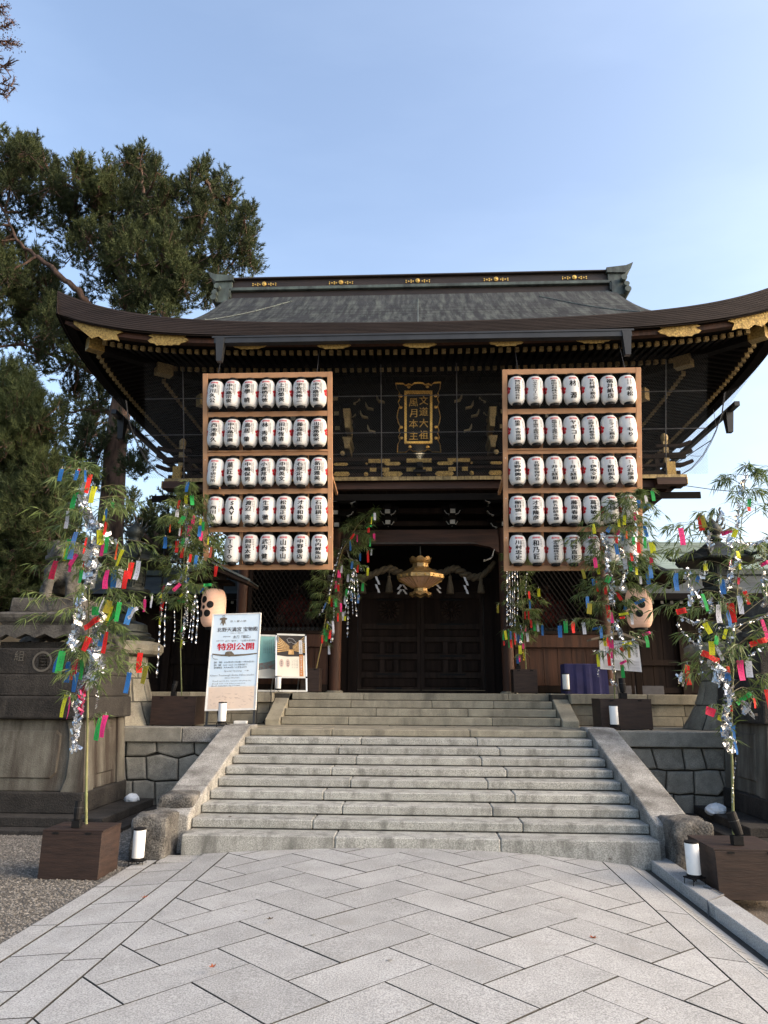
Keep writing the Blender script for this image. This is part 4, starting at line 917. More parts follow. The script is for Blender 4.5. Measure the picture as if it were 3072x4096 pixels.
for s in (-1, 1):   # big gilt bracket noses beside the plaque
    for (dx, z, w_, h_) in ((1.62, 7.62, .16, .2), (1.60, 7.38, .13, .22), (1.60, 7.05, .20, .10), (1.60, 6.9, .13, .22)):
        MB().frus((GX(s * dx) - w_ * .4, GX(s * dx) + w_ * .4, 14.5, 15.2), z, (GX(s * dx) - w_ / 2, GX(s * dx) + w_ / 2, 14.46, 15.2), z + h_).build('gilt_bracket_nose', goldold, gate)
    for (dx, z) in ((1.2, 7.95), (.95, 8.12), (1.15, 7.4), (1.32, 7.75)):
        MB().prism([(GX(s * dx), z + .1), (GX(s * (dx + .02)), z + .13), (GX(s * (dx + .02)), z + .04), (GX(s * (dx - .05)), z), (GX(s * (dx - .16)), z - .03), (GX(s * (dx - .16)), z - .06), (GX(s * (dx - .02)), z - .03), (GX(s * dx), z + .02)], 14.7, 14.8, 'y').build('bracket_end_plates', gilt_pale, gate)
# ---- balcony
for k in range(72):
    x = -5.5 + k * .1535
    MB().box(GX(x), GX(x + .146), 14.18, 14.19, 6.055, 6.135, mi=1).box(GX(x), GX(x + .146), 14.192, 15.3, 6.06, 6.13).build('balcony_plank', [wood_dk, goldold], gate)
MB().box(GX(-5.5), GX(5.5), 14.30, 14.46, 5.90, 6.05).build('balcony_beam', wood_brx, gate)
for s in (-1, 1):
    MB().box(GX(s * 5.2) - .3, GX(s * 5.2) + .3, 14.1, 14.28, 5.9, 6.05).box(GX(s * 5.51) - .01, GX(s * 5.51) + .01, 14.095, 14.285, 5.895, 6.055, mi=1).build('balcony_beam', [wood_brx, gold], gate)
    MB().box(GX(s * 5.3) - .07, GX(s * 5.3) + .07, 14.25, 21.7, 5.9, 6.05).build('balcony_beam', wood_brx, gate)
    MB().box(GX(s * 4.7) - .7, GX(s * 4.7) + .7, 14.19, 21.7, 6.06, 6.125).build('balcony_floor', wood_dk, gate)
    for z, r_ in ((6.24, .035), (6.40, .035), (6.60, .05)): MB().tube([(GX(s * 5.25), 14.28, z), (GX(s * 5.25), 21.6, z)], r_, 8).build('side_rail', wood_bl, gate)
for z, h_, e in ((6.135, .10, 5.45), (6.33, .055, 5.5), (6.52, .08, 5.6)): MB().box(GX(-e), GX(e), 14.25, 14.35, z, z + h_).build('rail', wood_dk, gate)
for s in (-1, 1):
    for z in (6.33, 6.56, 6.75): MB().prism([(GX(s * 5.0), z), (GX(s * 5.55), z + .02), (GX(s * 5.75), z + .10), (GX(s * 5.72), z + .16), (GX(s * 5.5), z + .08), (GX(s * 5.0), z + .07)], 14.24, 14.36, 'y').build('rail_end', wood_dk, gate)
    MB().box(GX(s * 5.25) - .09, GX(s * 5.25) + .09, 14.2, 14.38, 6.14, 6.42).build('gilt_post_sleeve', gold, gate); MB().ball((GX(s * 5.2), 14.3, 6.98), (.08, .08, .11)).box(GX(s * 5.2) - .05, GX(s * 5.2) + .05, 14.25, 14.35, 6.42, 6.9).build('post_finial', goldold, gate)
for x in np.arange(-5, 5.1, 1.0): MB().box(GX(x) - .045, GX(x) + .045, 14.27, 14.33, 6.236, 6.52).build('rail_post', wood_dk, gate)
def zx(a, b): p = at(1300 + .452 * a, 1400 + .452 * b, 14.23); return p.x, p.z
for a0, b0, a1, b1, tp in ((385, 966, 576, 998, 0), (525, 992, 670, 1022, 1), (722, 962, 942, 994, 0), (1085, 960, 1283, 990, 0), (990, 990, 1138, 1018, 1), (75, 1000, 205, 1024, 1), (1460, 988, 1570, 1012, 1), (398, 1044, 455, 1076, 0), (508, 1044, 568, 1076, 0), (722, 1042, 800, 1074, 0), (868, 1040, 946, 1072, 0), (1092, 1038, 1156, 1070, 0), (1212, 1036, 1264, 1068, 0),
        (75, 1080, 220, 1118, 1), (508, 1078, 688, 1118, 1), (972, 1074, 1142, 1114, 1), (1446, 1068, 1570, 1106, 1)):
    x0, z1 = zx(a0, b0); x1, z0 = zx(a1, b1); c = (x0 + x1) / 2 - XC
    fitting(c, 14.215, (z0 + z1) / 2, x1 - x0, z1 - z0, gold, 'gilt_fitting', top=bool(tp)) if tp else MB().box(x0, x1, 14.218, 14.24, z0, z1).build('gilt_fitting', gold, gate)
for a, b, r_ in ((363, 1100, .045), (829, 1098, .045), (1298, 1090, .045), (368, 1008, .022), (1296, 1000, .022), (157, 915, .05), (1515, 903, .05)):
    x, z = zx(a, b); MB().tube([(x, 14.24, z), (x, 14.20, z)], r_, 14).ball((x, 14.2, z), (r_ * .5, .015, r_ * .5)).build('gilt_boss', goldold if r_ > .046 else gold, gate)
MB().box(GX(-5.8), GX(5.85), 14.34, 14.38, 5.66, 5.80).build('balcony_bracket_beam', wood_bl, gate)
# ---- lower storey columns, beams
for x in (-3.98, -1.87, 1.87, 3.98):
    for y in (15.5, 17.4, 19.4):
        if y > 16 and abs(x) < 3: continue
        MB().tube([(GX(x), y, 1.72), (GX(x), y, 5.4)], .13, 16).build('column', wood_br, gate, smooth='auto')
        MB().lathe([(.19, 0), (.19, .02), (.15, .045)], 16, (GX(x), y, 1.69)).build('column_base', upgr, gate)
MB().box(GX(-1.75), GX(1.75), 15.44, 15.52, 4.95, 5.27).build('rainbow_beam', wood_brx, gate)
P = [(-1.75, 4.72), (-1.55, 4.86), (-1.2, 4.93), (1.2, 4.93), (1.55, 4.86), (1.75, 4.72), (1.75, 5.12), (1.5, 5.24), (-1.5, 5.24), (-1.75, 5.12)]
MB().prism([(GX(a), b) for a, b in P], 15.38, 15.60, 'y').build('rainbow_beam', wood_brx, gate)
MB().prism([(GX(a), b) for a, b in [(-1.3, 4.925), (1.3, 4.925), (1.15, 4.965), (-1.15, 4.965)]], 15.365, 15.379, 'y').build('beam_carving', mat('beam_edge', (.05, .04, .036), (.03, .024, .02), 9, .6), gate)
for s in (-1, 1):
    MB().box(GX(s * 2.92) - .93, GX(s * 2.92) + .93, 15.42, 15.58, 4.75, 5.0).build('lintel', wood_brx, gate)
    for (x0, x1, z) in ((s * 1.62, s * 1.40, 4.62), (s * 1.55, s * 1.3, 5.72)):
        MB().prism([(GX(x0 + s * .03), z + .16), (GX(x0), z + .10), (GX(x0 - s * .02), z), (GX(x1), z - .07), (GX(x1), z - .10), (GX(x0 - s * .05), z - .035), (GX(x0 - s * .03), z + .05), (GX(x0 + s * .01), z + .16)], 15.3, 15.42, 'y').build('bracket_end_plates', chalk, gate)
for z, y in ((5.36, 15.5), (5.62, 15.35)): MB().box(GX(-4.1), GX(4.1), y - .06, y + .06, z, z + .11).build('tie_beam', wood_dk, gate)
for x in (-3.98, -1.87, 1.87, 3.98): bracket(GX(x), 15.42, 5.30, 3, .30, .21, chalk, 1.0)
for x in (-.72, .72): bracket(GX(x), 15.42, 5.35, 2, .2, .2, chalk, .45)
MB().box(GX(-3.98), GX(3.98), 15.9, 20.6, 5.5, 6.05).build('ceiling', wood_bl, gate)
for s in (-1, 1):    # outer bays: sill beam, planks, lattice, dark room
    x0, x1 = sorted((GX(s * 2.02), GX(s * 3.84)))
    MB().box(x0, x1, 15.44, 15.58, 2.66, 2.93).build('sill_beam', wood_br, gate); MB().box(x0, x1, 15.42, 15.62, 2.94, 3.0).build('window_sill', wood_dk, gate)
    MB().box(x0, x1, 15.44, 15.6, 4.42, 4.7).build('window_head', wood_br, gate); MB().box(x0, x1, 15.42, 15.6, 1.72, 1.86).build('ground_sill', wood_dk, gate)
    n = 6
    for k in range(n):
        a = x0 + (x1 - x0) * k / n; MB().box(a + .003, a + (x1 - x0) / n - .003, 15.50, 15.55, 1.862, 2.655, .004).build('plank', wood_br, gate)
    for xx in (x0, x1 - .07): MB().box(xx, xx + .07, 15.43, 15.6, 3.003, 4.417).build('window_jamb', wood_dk, gate)
    mb = MB(); a0, a1, z0, z1 = x0 + .07, x1 - .07, 3.0, 4.42; sl_ = 1.55
    for sg in (1, -1):
        c = -3.0
        while c < 5.5:
            # line z = z0 + c' + sg*slope*(x-a0)
            pts = []
            cc = z0 + c if sg > 0 else z0 + c
            for xx in (a0, a1):
                z = cc + sg * sl_ * (xx - a0)
                if z0 <= z <= z1: pts.append((xx, z))
            for z in (z0, z1):
                xx = a0 + (z - cc) / (sg * sl_)
                if a0 < xx < a1: pts.append((xx, z))
            if len(pts) >= 2 and (Vector(pts[0]) - Vector(pts[1])).length > .05: mb.beam((pts[0][0], 15.5 + .012 * sg, pts[0][1]), (pts[1][0], 15.5 + .012 * sg, pts[1][1]), .022, .022, up=(0, 1, 0))
            c += .165
    gp(mb, 'lattice', mat('lattice_wood', (.014, .012, .011), (.010, .009, .008), 9, .8, spec=.1) if 'lattice_wood' not in MATS else MATS['lattice_wood'], kind='stuff')
    MB().box(x0 - .1, x1 + .1, 17.3, 17.36, 1.7, 5.4).build('back_wall', wood_dk, gate)
    MB().box(GX(s * 1.98) - .04, GX(s * 1.98) + .04, 15.65, 17.35, 1.7, 5.4).build('side_wall', wood_dk, gate); MB().box(GX(s * 3.95) - .03, GX(s * 3.95) + .03, 15.7, 19.3, 1.7, 5.4).build('side_wall', wood_dk, gate)
    MB().box(x0, x1, 15.7, 17.2, 2.5, 2.95).build('dais', wood_dk, gate); MB().box(x0 + .25, x1 - .2, 15.68, 15.72, 2.98, 3.10).build('dais_edge', mat('dais_grey', (.10, .10, .10), (.07, .07, .07), 8, .7) if 'dais_grey' not in MATS else MATS['dais_grey'], gate)
# seated guardian figures behind the lattices
for s in (-1, 1):
    cx = GX(s * 2.93); mb = MB()
    mb.ball((cx, 16.5, 3.35), (.52, .35, .26)); mb.ball((cx, 16.5, 3.62), (.30, .22, .38)); mb.ball((cx - .3, 16.45, 3.58), (.2, .2, .26)); mb.ball((cx + .3, 16.45, 3.58), (.2, .2, .26)); mb.ball((cx, 16.45, 3.95), (.07, .07, .12))
    me = remesh(mb, .04, 2); me.materials.append(statred); t = thing('guardian_statue', 'dim red-robed seated guardian figure behind the lattice, %s bay of the gate' % ('left' if s < 0 else 'right'), 'statue', (cx, 16.5, 2.95)); link('robe', me, t)
    m2 = MB().ball((cx, 16.44, 4.07), (.10, .11, .13)); m2.ball((cx, 16.33, 4.06), (.02, .02, .03)); m2.ball((cx - .10, 16.45, 4.07), .03); m2.ball((cx + .10, 16.45, 4.07), .03); m2.build('head', statskin, t, smooth=True)
    MB().lathe([(.10, 0), (.11, .05), (.07, .10), (.05, .22), (.02, .26)], 10, (cx, 16.47, 4.15)).build('hat', black, t)
    for q in (-1, 1): MB().ball((cx + q * .32, 16.25, 3.32), (.16, .08, .14)).build('sleeve', statskin, t, smooth=True)
# ---- doors
zd = lambda zy: 4.06 - (zy - 1040) * .00266
door_w = mat('door_wood', (.040, .027, .021), (.020, .0135, .011), 8, .75, bump=.25, bscale=30, stretch=(1, 1, .15), spec=.12, stain=(.05, .042, .036), stain_amt=.12, stain_scale=3)
door_p = mat('door_panel_wood', (.028, .018, .014), (.015, .010, .008), 8, .8, spec=.1, stretch=(1, 1, .12), bump=.2)
MB().box(GX(-.03), GX(.03), 17.052, 17.08, 1.69, 4.06).build('door_gap_light_block', wood_dk, gate)  # unseen strip added behind the leaves to block light through their gap
for s in (-1, 1):
    a0, a1 = sorted((GX(s * .003), GX(s * 1.50))); xs = lambda f: a0 + (a1 - a0) * f
    leaf = MB().box(a0, a1, 17.0, 17.05, zd(1905), zd(1040)).build('door_leaf', door_p, gate)
    for f0, f1 in ((0, .055), (.945, 1)): MB().box(xs(f0), xs(f1), 16.94, 16.998, zd(1905), zd(1040), .004).build('stile', door_w, leaf)
    for zb_, zt_ in ((1095, 1040), (1372, 1325), (1485, 1440), (1640, 1592), (1800, 1752), (1905, 1880)): MB().box(xs(.057), xs(.943), 16.945, 16.998, zd(zb_), zd(zt_), .004).build('rail', door_w, leaf)
    for zb_, zt_ in ((1592, 1487), (1752, 1642)):
        for f0, f1 in ((.35, .43), (.58, .65)): MB().box(xs(f0), xs(f1), 16.948, 16.998, zd(zb_) + .001, zd(zt_) - .001, .004).build('muntin', door_w, leaf)
        for f0, f1 in ((.09, .32), (.455, .555), (.68, .91)): MB().box(xs(f0), xs(f1), 16.965, 16.999, zd(zb_) + .03, zd(zt_) - .03, .008).build('panel', door_p, leaf)
    MB().box(xs(.09), xs(.91), 16.97, 16.999, zd(1435), zd(1377), .006).build('panel', door_p, leaf); MB().box(xs(.09), xs(.91), 16.97, 16.999, zd(1875), zd(1805), .006).build('panel', door_p, leaf)
    cx, cz = (xs(.5), zd(1200)); r_ = .27; mb = MB()
    for k in range(16):
        a = 2 * PI * k / 16; d = Vector((math.cos(a), 0, math.sin(a))); e = Vector((-math.sin(a), 0, math.cos(a))); c0 = Vector((cx, 16.985, cz))
        P = [c0 + d * .05, c0 + d * .14 + e * .022, c0 + d * r_ * .9 + e * .045, c0 + d * r_ * 1.0, c0 + d * r_ * .9 - e * .045, c0 + d * .14 - e * .022]; cen = c0 + d * r_ * .6 + Vector((0, -.035, 0))
        mb.add(P + [cen], [(i, (i + 1) % 6, 6) for i in range(6)])
    mb.ball((cx, 16.96, cz), (.05, .03, .05)); mb.build('chrysanthemum_crest', door_w, leaf)
    for zy in (1110, 1330, 1610, 1770, 1890): MB().box(xs(.3), xs(.7), 16.935, 16.944, zd(zy) - .02, zd(zy) + .02).build('iron_strap', black, leaf)
    b0, b1 = sorted((GX(s * 1.51), GX(s * 1.72))); MB().box(b0, b1, 16.9, 17.08, 1.69, 4.4).build('door_post', wood_dk, gate); b0, b1 = sorted((GX(s * 1.72), GX(s * 2.0))); MB().box(b0, b1, 16.95, 17.0, 1.69, 5.4).build('jamb_board', wood_dk, gate)
MB().box(GX(-1.5), GX(1.5), 16.9, 17.08, 4.07, 4.35).build('door_head', wood_dk, gate); MB().box(GX(-1.5), GX(1.5), 16.9, 17.1, 1.69, 1.755).build('threshold', wood_dk, gate); MB().box(GX(-1.98), GX(1.98), 17.0, 17.05, 4.36, 5.5).build('transom_wall', wood_bl, gate)

# ---- gilded name plaque
plq = thing('name_plaque', 'black and gold framed plaque hanging in the middle under the eaves', 'plaque', (XC, 14.4, 6.8))
def pq(a, b, y=None):      # zoom coords -> plaque plane (leaning forward)
    Y = 14.56 - .20 * (918 - b) / 620; p = at(1300 + .452 * a, 1400 + .452 * b, Y); return Vector((p.x, p.y - (y or 0), p.z))
def ppoly(pts, y0, y1, m, name, par=plq):
    n = len(pts); vs = [pq(a, b, y0) for a, b in pts] + [pq(a, b, y1) for a, b in pts]
    return MB().add(vs, [(i, (i + 1) % n, n + (i + 1) % n, n + i) for i in range(n)] + [tuple(range(n, 2 * n)), tuple(range(n))[::-1]]).build(name, m, par)
L_ = [(622, 303), (690, 305), (712, 322), (740, 308), (765, 318), (790, 300), (828, 297)]
Rr = [(866, 300), (890, 316), (915, 306), (945, 320), (965, 297), (1027, 293)]
side_r = [(1020, 350), (1000, 388), (1012, 410), (998, 440), (1012, 470), (1000, 505), (1014, 545), (1024, 600), (1016, 650), (1000, 690), (1012, 720), (1000, 750), (1014, 780), (1002, 812), (1024, 850), (1028, 918)]
bot = [(950, 916), (932, 900), (905, 895), (880, 910), (860, 905), (830, 920), (800, 908), (780, 912), (760, 895), (735, 898), (715, 918), (638, 922)]
side_l = [(640, 850), (660, 812), (648, 780), (662, 750), (650, 720), (664, 690), (645, 650), (634, 600), (642, 545), (658, 505), (644, 470), (660, 440), (646, 410), (658, 388), (632, 350)]
outl = L_ + Rr + side_r + bot + side_l
ppoly(outl, 0, .05, black, 'backboard')
cx0, cy0 = 828, 608; inner = [(cx0 + (a - cx0) * .955, cy0 + (b - cy0) * .965) for a, b in outl]; n = len(outl)
vs = [pq(a, b, .052) for a, b in outl] + [pq(a, b, .10) for a, b in [(cx0 + (a - cx0) * .985, cy0 + (b - cy0) * .99) for a, b in outl]] + [pq(a, b, .06) for a, b in inner]
MB().add(vs, [(k * n + i, k * n + (i + 1) % n, (k + 1) * n + (i + 1) % n, (k + 1) * n + i) for k in (0, 1) for i in range(n)]).build('scalloped_frame', goldbr, plq)
for (a0, a1, b0, b1) in ((703, 724, 378, 842), (928, 949, 376, 840), (724, 928, 377, 400), (724, 928, 822, 840)):
    ppoly([(a0, b0), (a1, b0), (a1, b1), (a0, b1)], .06, .11, goldbr, 'inner_frame')
MB().add([pq(a, b, .056) for a, b in ((724, 400), (928, 400), (928, 822), (724, 822))], [(0, 1, 2, 3)]).build('field', black, plq)
mb = MB()
def pfn(a, b): p = pq(a, 1200 - b, .075); return p
for ch, a, b in (('文', 872, 490), ('道', 872, 588), ('大', 872, 690), ('祖', 872, 792), ('風', 782, 505), ('月', 782, 600), ('本', 782, 695), ('主', 782, 800)):
    mb.text(ch, a, 1200 - b, 82, fn=pfn, bold=.012)
mb.build('lettering', goldbr, plq)
for a, b in ((742, 340), (906, 338), (752, 868), (908, 868), (672, 420), (978, 418), (672, 520), (980, 518), (676, 695), (982, 692), (678, 790), (982, 790)):
    p = pq(a, b, .08); MB().ball(tuple(p), (.04, .02, .035)).build('gilt_leaf', goldbr, plq, smooth=True)
# camera box hung on the balcony rail
t = thing('security_camera', 'small black camera unit fixed to the balcony rail under the plaque', 'camera', (GX(-.01), 14.1, 6.2))
MB().box(GX(-.07), GX(.06), 14.05, 14.2, 6.27, 6.42, .01).build('housing', black, t); MB().box(GX(-.14), GX(.13), 14.08, 14.2, 6.19, 6.26, .01).build('bracket', black, t); MB().tube([(GX(0), 14.04, 6.33), (GX(0), 14.0, 6.33)], .03, 10).build('lens', black, t)
pl = bpy.data.lights.new('plaque_floodlight', 'SPOT'); pl.energy = 9; pl.color = (1, .80, .50); pl.spot_size = R(62); pl.spot_blend = .8; pl.shadow_soft_size = .04
po = bpy.data.objects.new('plaque_floodlight', pl); COL.objects.link(po); po.location = (GX(0), 13.97, 6.44); po.rotation_euler = (Vector((GX(0), 14.45, 7.5)) - Vector((GX(0), 13.97, 6.44))).to_track_quat('-Z', 'Y').to_euler()

# ---- netting with its frame of grey wires
def netz(x): return 8.25
wires = MB()
for a, b in ((-5.9, 5.95),):
    for z, y in ((7.78, 13.72), (7.02, 13.9)):
        wires.tube([(GX(a), y, z), (GX(-2.0), y, z + .0), (GX(2.0), y, z), (GX(b), y, z + .02)], .011, 5)
for x in (-5.05, -.81, .78, 5.1): wires.tube([(GX(x), 13.5, 8.4), (GX(x), 13.9, 7.02), (GX(x), 14.12, 6.1)], .011, 5)
wires.tube([(GX(-5.3), 14.1, 6.62), (GX(5.3), 14.1, 6.62)], .006, 5)
nett = thing('bird_netting', 'fine dark bird netting on grey wires stretched from eaves to balcony', 'netting', (XC, 13.9, 6.1))
wires.build('net_wire', wirem, nett)
def sheet(name, rows, uvs=1.0):
    me = bpy.data.meshes.new(name); nR, nC = len(rows), len(rows[0]); vs = [p for r_ in rows for p in r_]
    me.from_pydata(vs, [], [(j * nC + i, j * nC + i + 1, (j + 1) * nC + i + 1, (j + 1) * nC + i) for j in range(nR - 1) for i in range(nC - 1)])
    uv = me.uv_layers.new(name='uv'); cum = []
    for lp in me.loops:
        k = lp.vertex_index; j, i = divmod(k, nC); v = Vector(vs[k]); uv.data[lp.index].uv = ((v.x + v.y * .7) * uvs, v.z * uvs)
    me.materials.append(net_m); link(name, me, nett)
sheet('front_net', [[(GX(x), y, z) for x in np.linspace(-5.9, 5.95, 12)] for y, z in ((13.45, 8.5), (13.72, 7.78), (13.9, 7.02), (14.12, 6.12))])
for s in (-1, 1):
    rope_ = [at(x_, y_, Y_) for x_, y_, Y_ in ((503, 1600, 13.6), (514, 1680, 13.75), (535, 1740, 13.85), (556, 1785, 13.95), (590, 1845, 14.05), (630, 1890, 14.1), (668, 1915, 14.2))]
    if s > 0: rope_ = [Vector((2 * XC - v.x, v.y, v.z)) for v in rope_]
    eave_ = [Vector((GX(s * 7.1), 13.6 + 1.25 * k, 8.36 - .33 * k * (k > 4) * .25)) for k in range(7)]
    sheet('side_net', [[tuple(a_.lerp(b_, f) - Vector((0, 0, .12 * math.sin(PI * f)))) for f in np.linspace(0, 1, 6)] for a_, b_ in zip(rope_, eave_)])
    w2 = MB(); w2.tube(rope_, .009, 5); w2.tube([v + Vector((-s * .0, .05, -.06 * math.sin(i * .55))) for i, v in enumerate(rope_)], .006, 5)
    w2.tube([rope_[3], (rope_[3].x - s * .1, 16, 6.9), (GX(s * 5.9), 21.5, 6.85)], .010, 5)
    for k in (2, 4): w2.tube([tuple(rope_[k].lerp(eave_[k], f) - Vector((0, 0, .12 * math.sin(PI * f)))) for f in np.linspace(0, 1, 6)], .006, 5)
    w2.build('net_rope', wirem, nett)

# ---- gilt hanging lantern in front of the doors
HL = thing('hanging_lantern', 'large gilt bronze hanging lantern of eight sides in the gateway', 'lantern', (GX(0), 15.5, 3.75))
c = (GX(0), 15.5, 3.78)
MB().lathe([(.25, 0), (.26, .03), (.16, .06)], 8, c, a0=PI / 8).build('lower_ring', bronze, HL)
for k in range(8):
    a = 2 * PI * k / 8; r1, r2 = .12, .25; d = Vector((math.cos(a), math.sin(a), 0)); e = Vector((-math.sin(a), math.cos(a), 0)); o_ = Vector(c)
    vs = [o_ + d * .14 + e * .09 + Vector((0, 0, .05)), o_ + d * .14 - e * .09 + Vector((0, 0, .05)), o_ + d * .25 - e * .10 + Vector((0, 0, .0)), o_ + d * .26 + Vector((0, 0, -.05)), o_ + d * .25 + e * .10 + Vector((0, 0, .0)), o_ + d * .20 + Vector((0, 0, .06))]
    MB().add(vs, [(0, 1, 5), (1, 2, 5), (2, 3, 5), (3, 4, 5), (4, 0, 5)]).build('lotus_petal', bronze, HL)
MB().lathe([(.16, .0), (.16, .08), (.19, .085)], 8, (c[0], c[1], c[2] + .06), a0=PI / 8).build('waist', bronze, HL)
MB().lathe([(.18, 0), (.50, .20), (.50, .205)], 8, (c[0], c[1], c[2] + .145), a0=PI / 8).build('glass_panels', mat('warm_glass', (.40, .23, .14), (.28, .16, .09), 6, .4, emis=.05), HL)
for k in range(8):
    a = PI / 8 + 2 * PI * k / 8
    a2 = a + 2 * PI / 8
    for q in range(4):
        f = q / 4; p1 = Vector((math.cos(a), math.sin(a), 0)) * (1 - f) + Vector((math.cos(a2), math.sin(a2), 0)) * f
        MB().beam(Vector(c) + p1 * .185 + Vector((0, 0, .15)), Vector(c) + p1 * .515 + Vector((0, 0, .348)), .022 if q == 0 else .010, .012).build('rib', bronze, HL)
MB().lathe([(.52, 0), (.545, .01), (.545, .095), (.52, .10)], 8, (c[0], c[1], c[2] + .352), a0=PI / 8).build('band', bronze, HL)
for k in range(8):
    a = 2 * PI * (k + .5) / 8 + PI / 8 - PI / 8
    for q in (-.10, .10):
        p = Vector(c) + Vector((math.cos(a), math.sin(a), 0)) * .505 + Vector((-math.sin(a), math.cos(a), 0)) * q + Vector((0, 0, .40)); b = MB()
        for i in range(5): b.ball(tuple(p + Vector((-math.sin(a), math.cos(a), 0)) * .018 * math.cos(i * 1.257) + Vector((0, 0, .018 * math.sin(i * 1.257)))), .011, 6, 0, 4)
        b.build('plum_boss', goldbr, HL)
MB().lathe([(.53, 0), (.36, .08), (.26, .15), (.20, .19)], 8, (c[0], c[1], c[2] + .455), a0=PI / 8).build('canopy', bronze, HL)
MB().lathe([(.19, 0), (.18, .10), (.23, .11)], 8, (c[0], c[1], c[2] + .645), a0=PI / 8).build('neck', bronze, HL)
mb = MB(); n = 32
vs = [(c[0] + r * math.cos(2 * PI * i / n), c[1] + r * math.sin(2 * PI * i / n), c[2] + .75 + z + (.055 * abs(math.cos(4 * 2 * PI * i / n)) if k == 2 else 0)) for k, (r, z) in enumerate(((.20, 0), (.235, .05), (.25, .09))) for i in range(n)]
mb.add(vs, [(k * n + i, k * n + (i + 1) % n, (k + 1) * n + (i + 1) % n, (k + 1) * n + i) for k in (0, 1) for i in range(n)]).build('crown', bronze, HL)
MB().tube([(c[0], c[1], c[2] + .7), (c[0], c[1], 5.0)], .015, 6).build('chain', darkbronze, HL)

for o in HL.children: o.scale = (1, 1, .93); o.location = (0, 0, 4.22 * .07)
# ---- sacred straw rope
rp = [at(1300 + .452 * a, 1900 + .452 * b, 16.2) for a, b in ((250, 915), (330, 915), (400, 890), (470, 860), (560, 830), (620, 850), (690, 880), (760, 878), (850, 865), (940, 865), (1030, 870), (1110, 835), (1170, 835), (1240, 880), (1310, 905), (1380, 895), (1440, 845), (1490, 790))]
rope = thing('sacred_rope', 'thick twisted straw rope hung in waves across the gateway', 'straw rope', tuple(rp[0]))
def cat(P, t):
    t = t * (len(P) - 1); i = min(int(t), len(P) - 2); f = t - i; p0, p1, p2, p3 = P[max(i - 1, 0)], P[i], P[i + 1], P[min(i + 2, len(P) - 1)]
    return .5 * ((2 * p1) + (p2 - p0) * f + (2 * p0 - 5 * p1 + 4 * p2 - p3) * f * f + (3 * p1 - p0 - 3 * p2 + p3) * f ** 3)
for k in range(2):
    P = []
    for i in range(150):
        t_ = i / 149; p = cat(rp, t_); a = 2 * PI * t_ * 12 + PI * k; P.append(p + Vector((math.cos(a) * .02, math.sin(a) * .045, math.cos(a) * .045)))
    MB().tube(P, .055, 8).build('strand', straw, rope, smooth=True)
for a, b0, b1, lab in ((568, 880, 1040, 'straw tassel hanging under the rope left of the gilt lantern'), (1106, 880, 1052, 'straw tassel hanging under the rope right of the gilt lantern'), (1378, 905, 1045, 'straw tassel at the right end of the rope'), (335, 930, 1050, 'straw tassel at the left end of the rope behind the bamboo')):
    p = at(1300 + .452 * a, 1900 + .452 * b0, 16.15); q = at(1300 + .452 * a, 1900 + .452 * b1, 16.15); h_ = p.z - q.z; t = thing('straw_tassel', lab, 'tassel', (p.x, 16.15, q.z), group='tassels on the straw rope')
    MB().lathe([(.088, 0), (.075, h_ * .35), (.04, h_ * .72), (.035, h_ * .8)], 12, (p.x, 16.15, q.z)).build('skirt', straw, t); MB().lathe([(.038, 0), (.045, h_ * .06), (.03, h_ * .14)], 10, (p.x, 16.15, q.z + h_ * .79)).build('knot', straw, t)
    MB().tube([(p.x, 16.15, p.z - .02), (p.x, 16.15, p.z + .12)], .01, 5).build('cord', straw, t)
for a, b0, b1, lab in ((460, 895, 1035, 'left outer zigzag paper streamer on the rope'), (683, 968, 1050, 'zigzag paper streamer just left of the gilt lantern'), (1000, 968, 1040, 'zigzag paper streamer just right of the gilt lantern'), (1242, 900, 1046, 'right outer zigzag paper streamer on the rope')):
    p = at(1300 + .452 * a, 1900 + .452 * b0, 16.0); q = at(1300 + .452 * a, 1900 + .452 * b1, 16.0); mb = MB(); n = 4; h_ = (p.z - q.z) / n
    for s in ((-1, 1) if 600 < a < 800 else (1,)):
        for i in range(n):
            z = p.z - i * h_; o_ = (.02 if i % 2 else -.02) * s + (s * .045 if 600 < a < 800 else 0); sh = .03 * s
            mb.add([(p.x + o_ - .026, 16.0 + .01 * i, z), (p.x + o_ + .026, 16.0 + .01 * i, z - .01), (p.x + o_ + .026 + sh, 16.01 + .01 * i, z - h_ * 1.15), (p.x + o_ - .026 + sh, 16.01 + .01 * i, z - h_ * 1.05)], [(0, 1, 2, 3)])
    tag(mb.build('paper_streamer', whitepaper), lab, 'paper streamer', 'paper streamers on the straw rope')
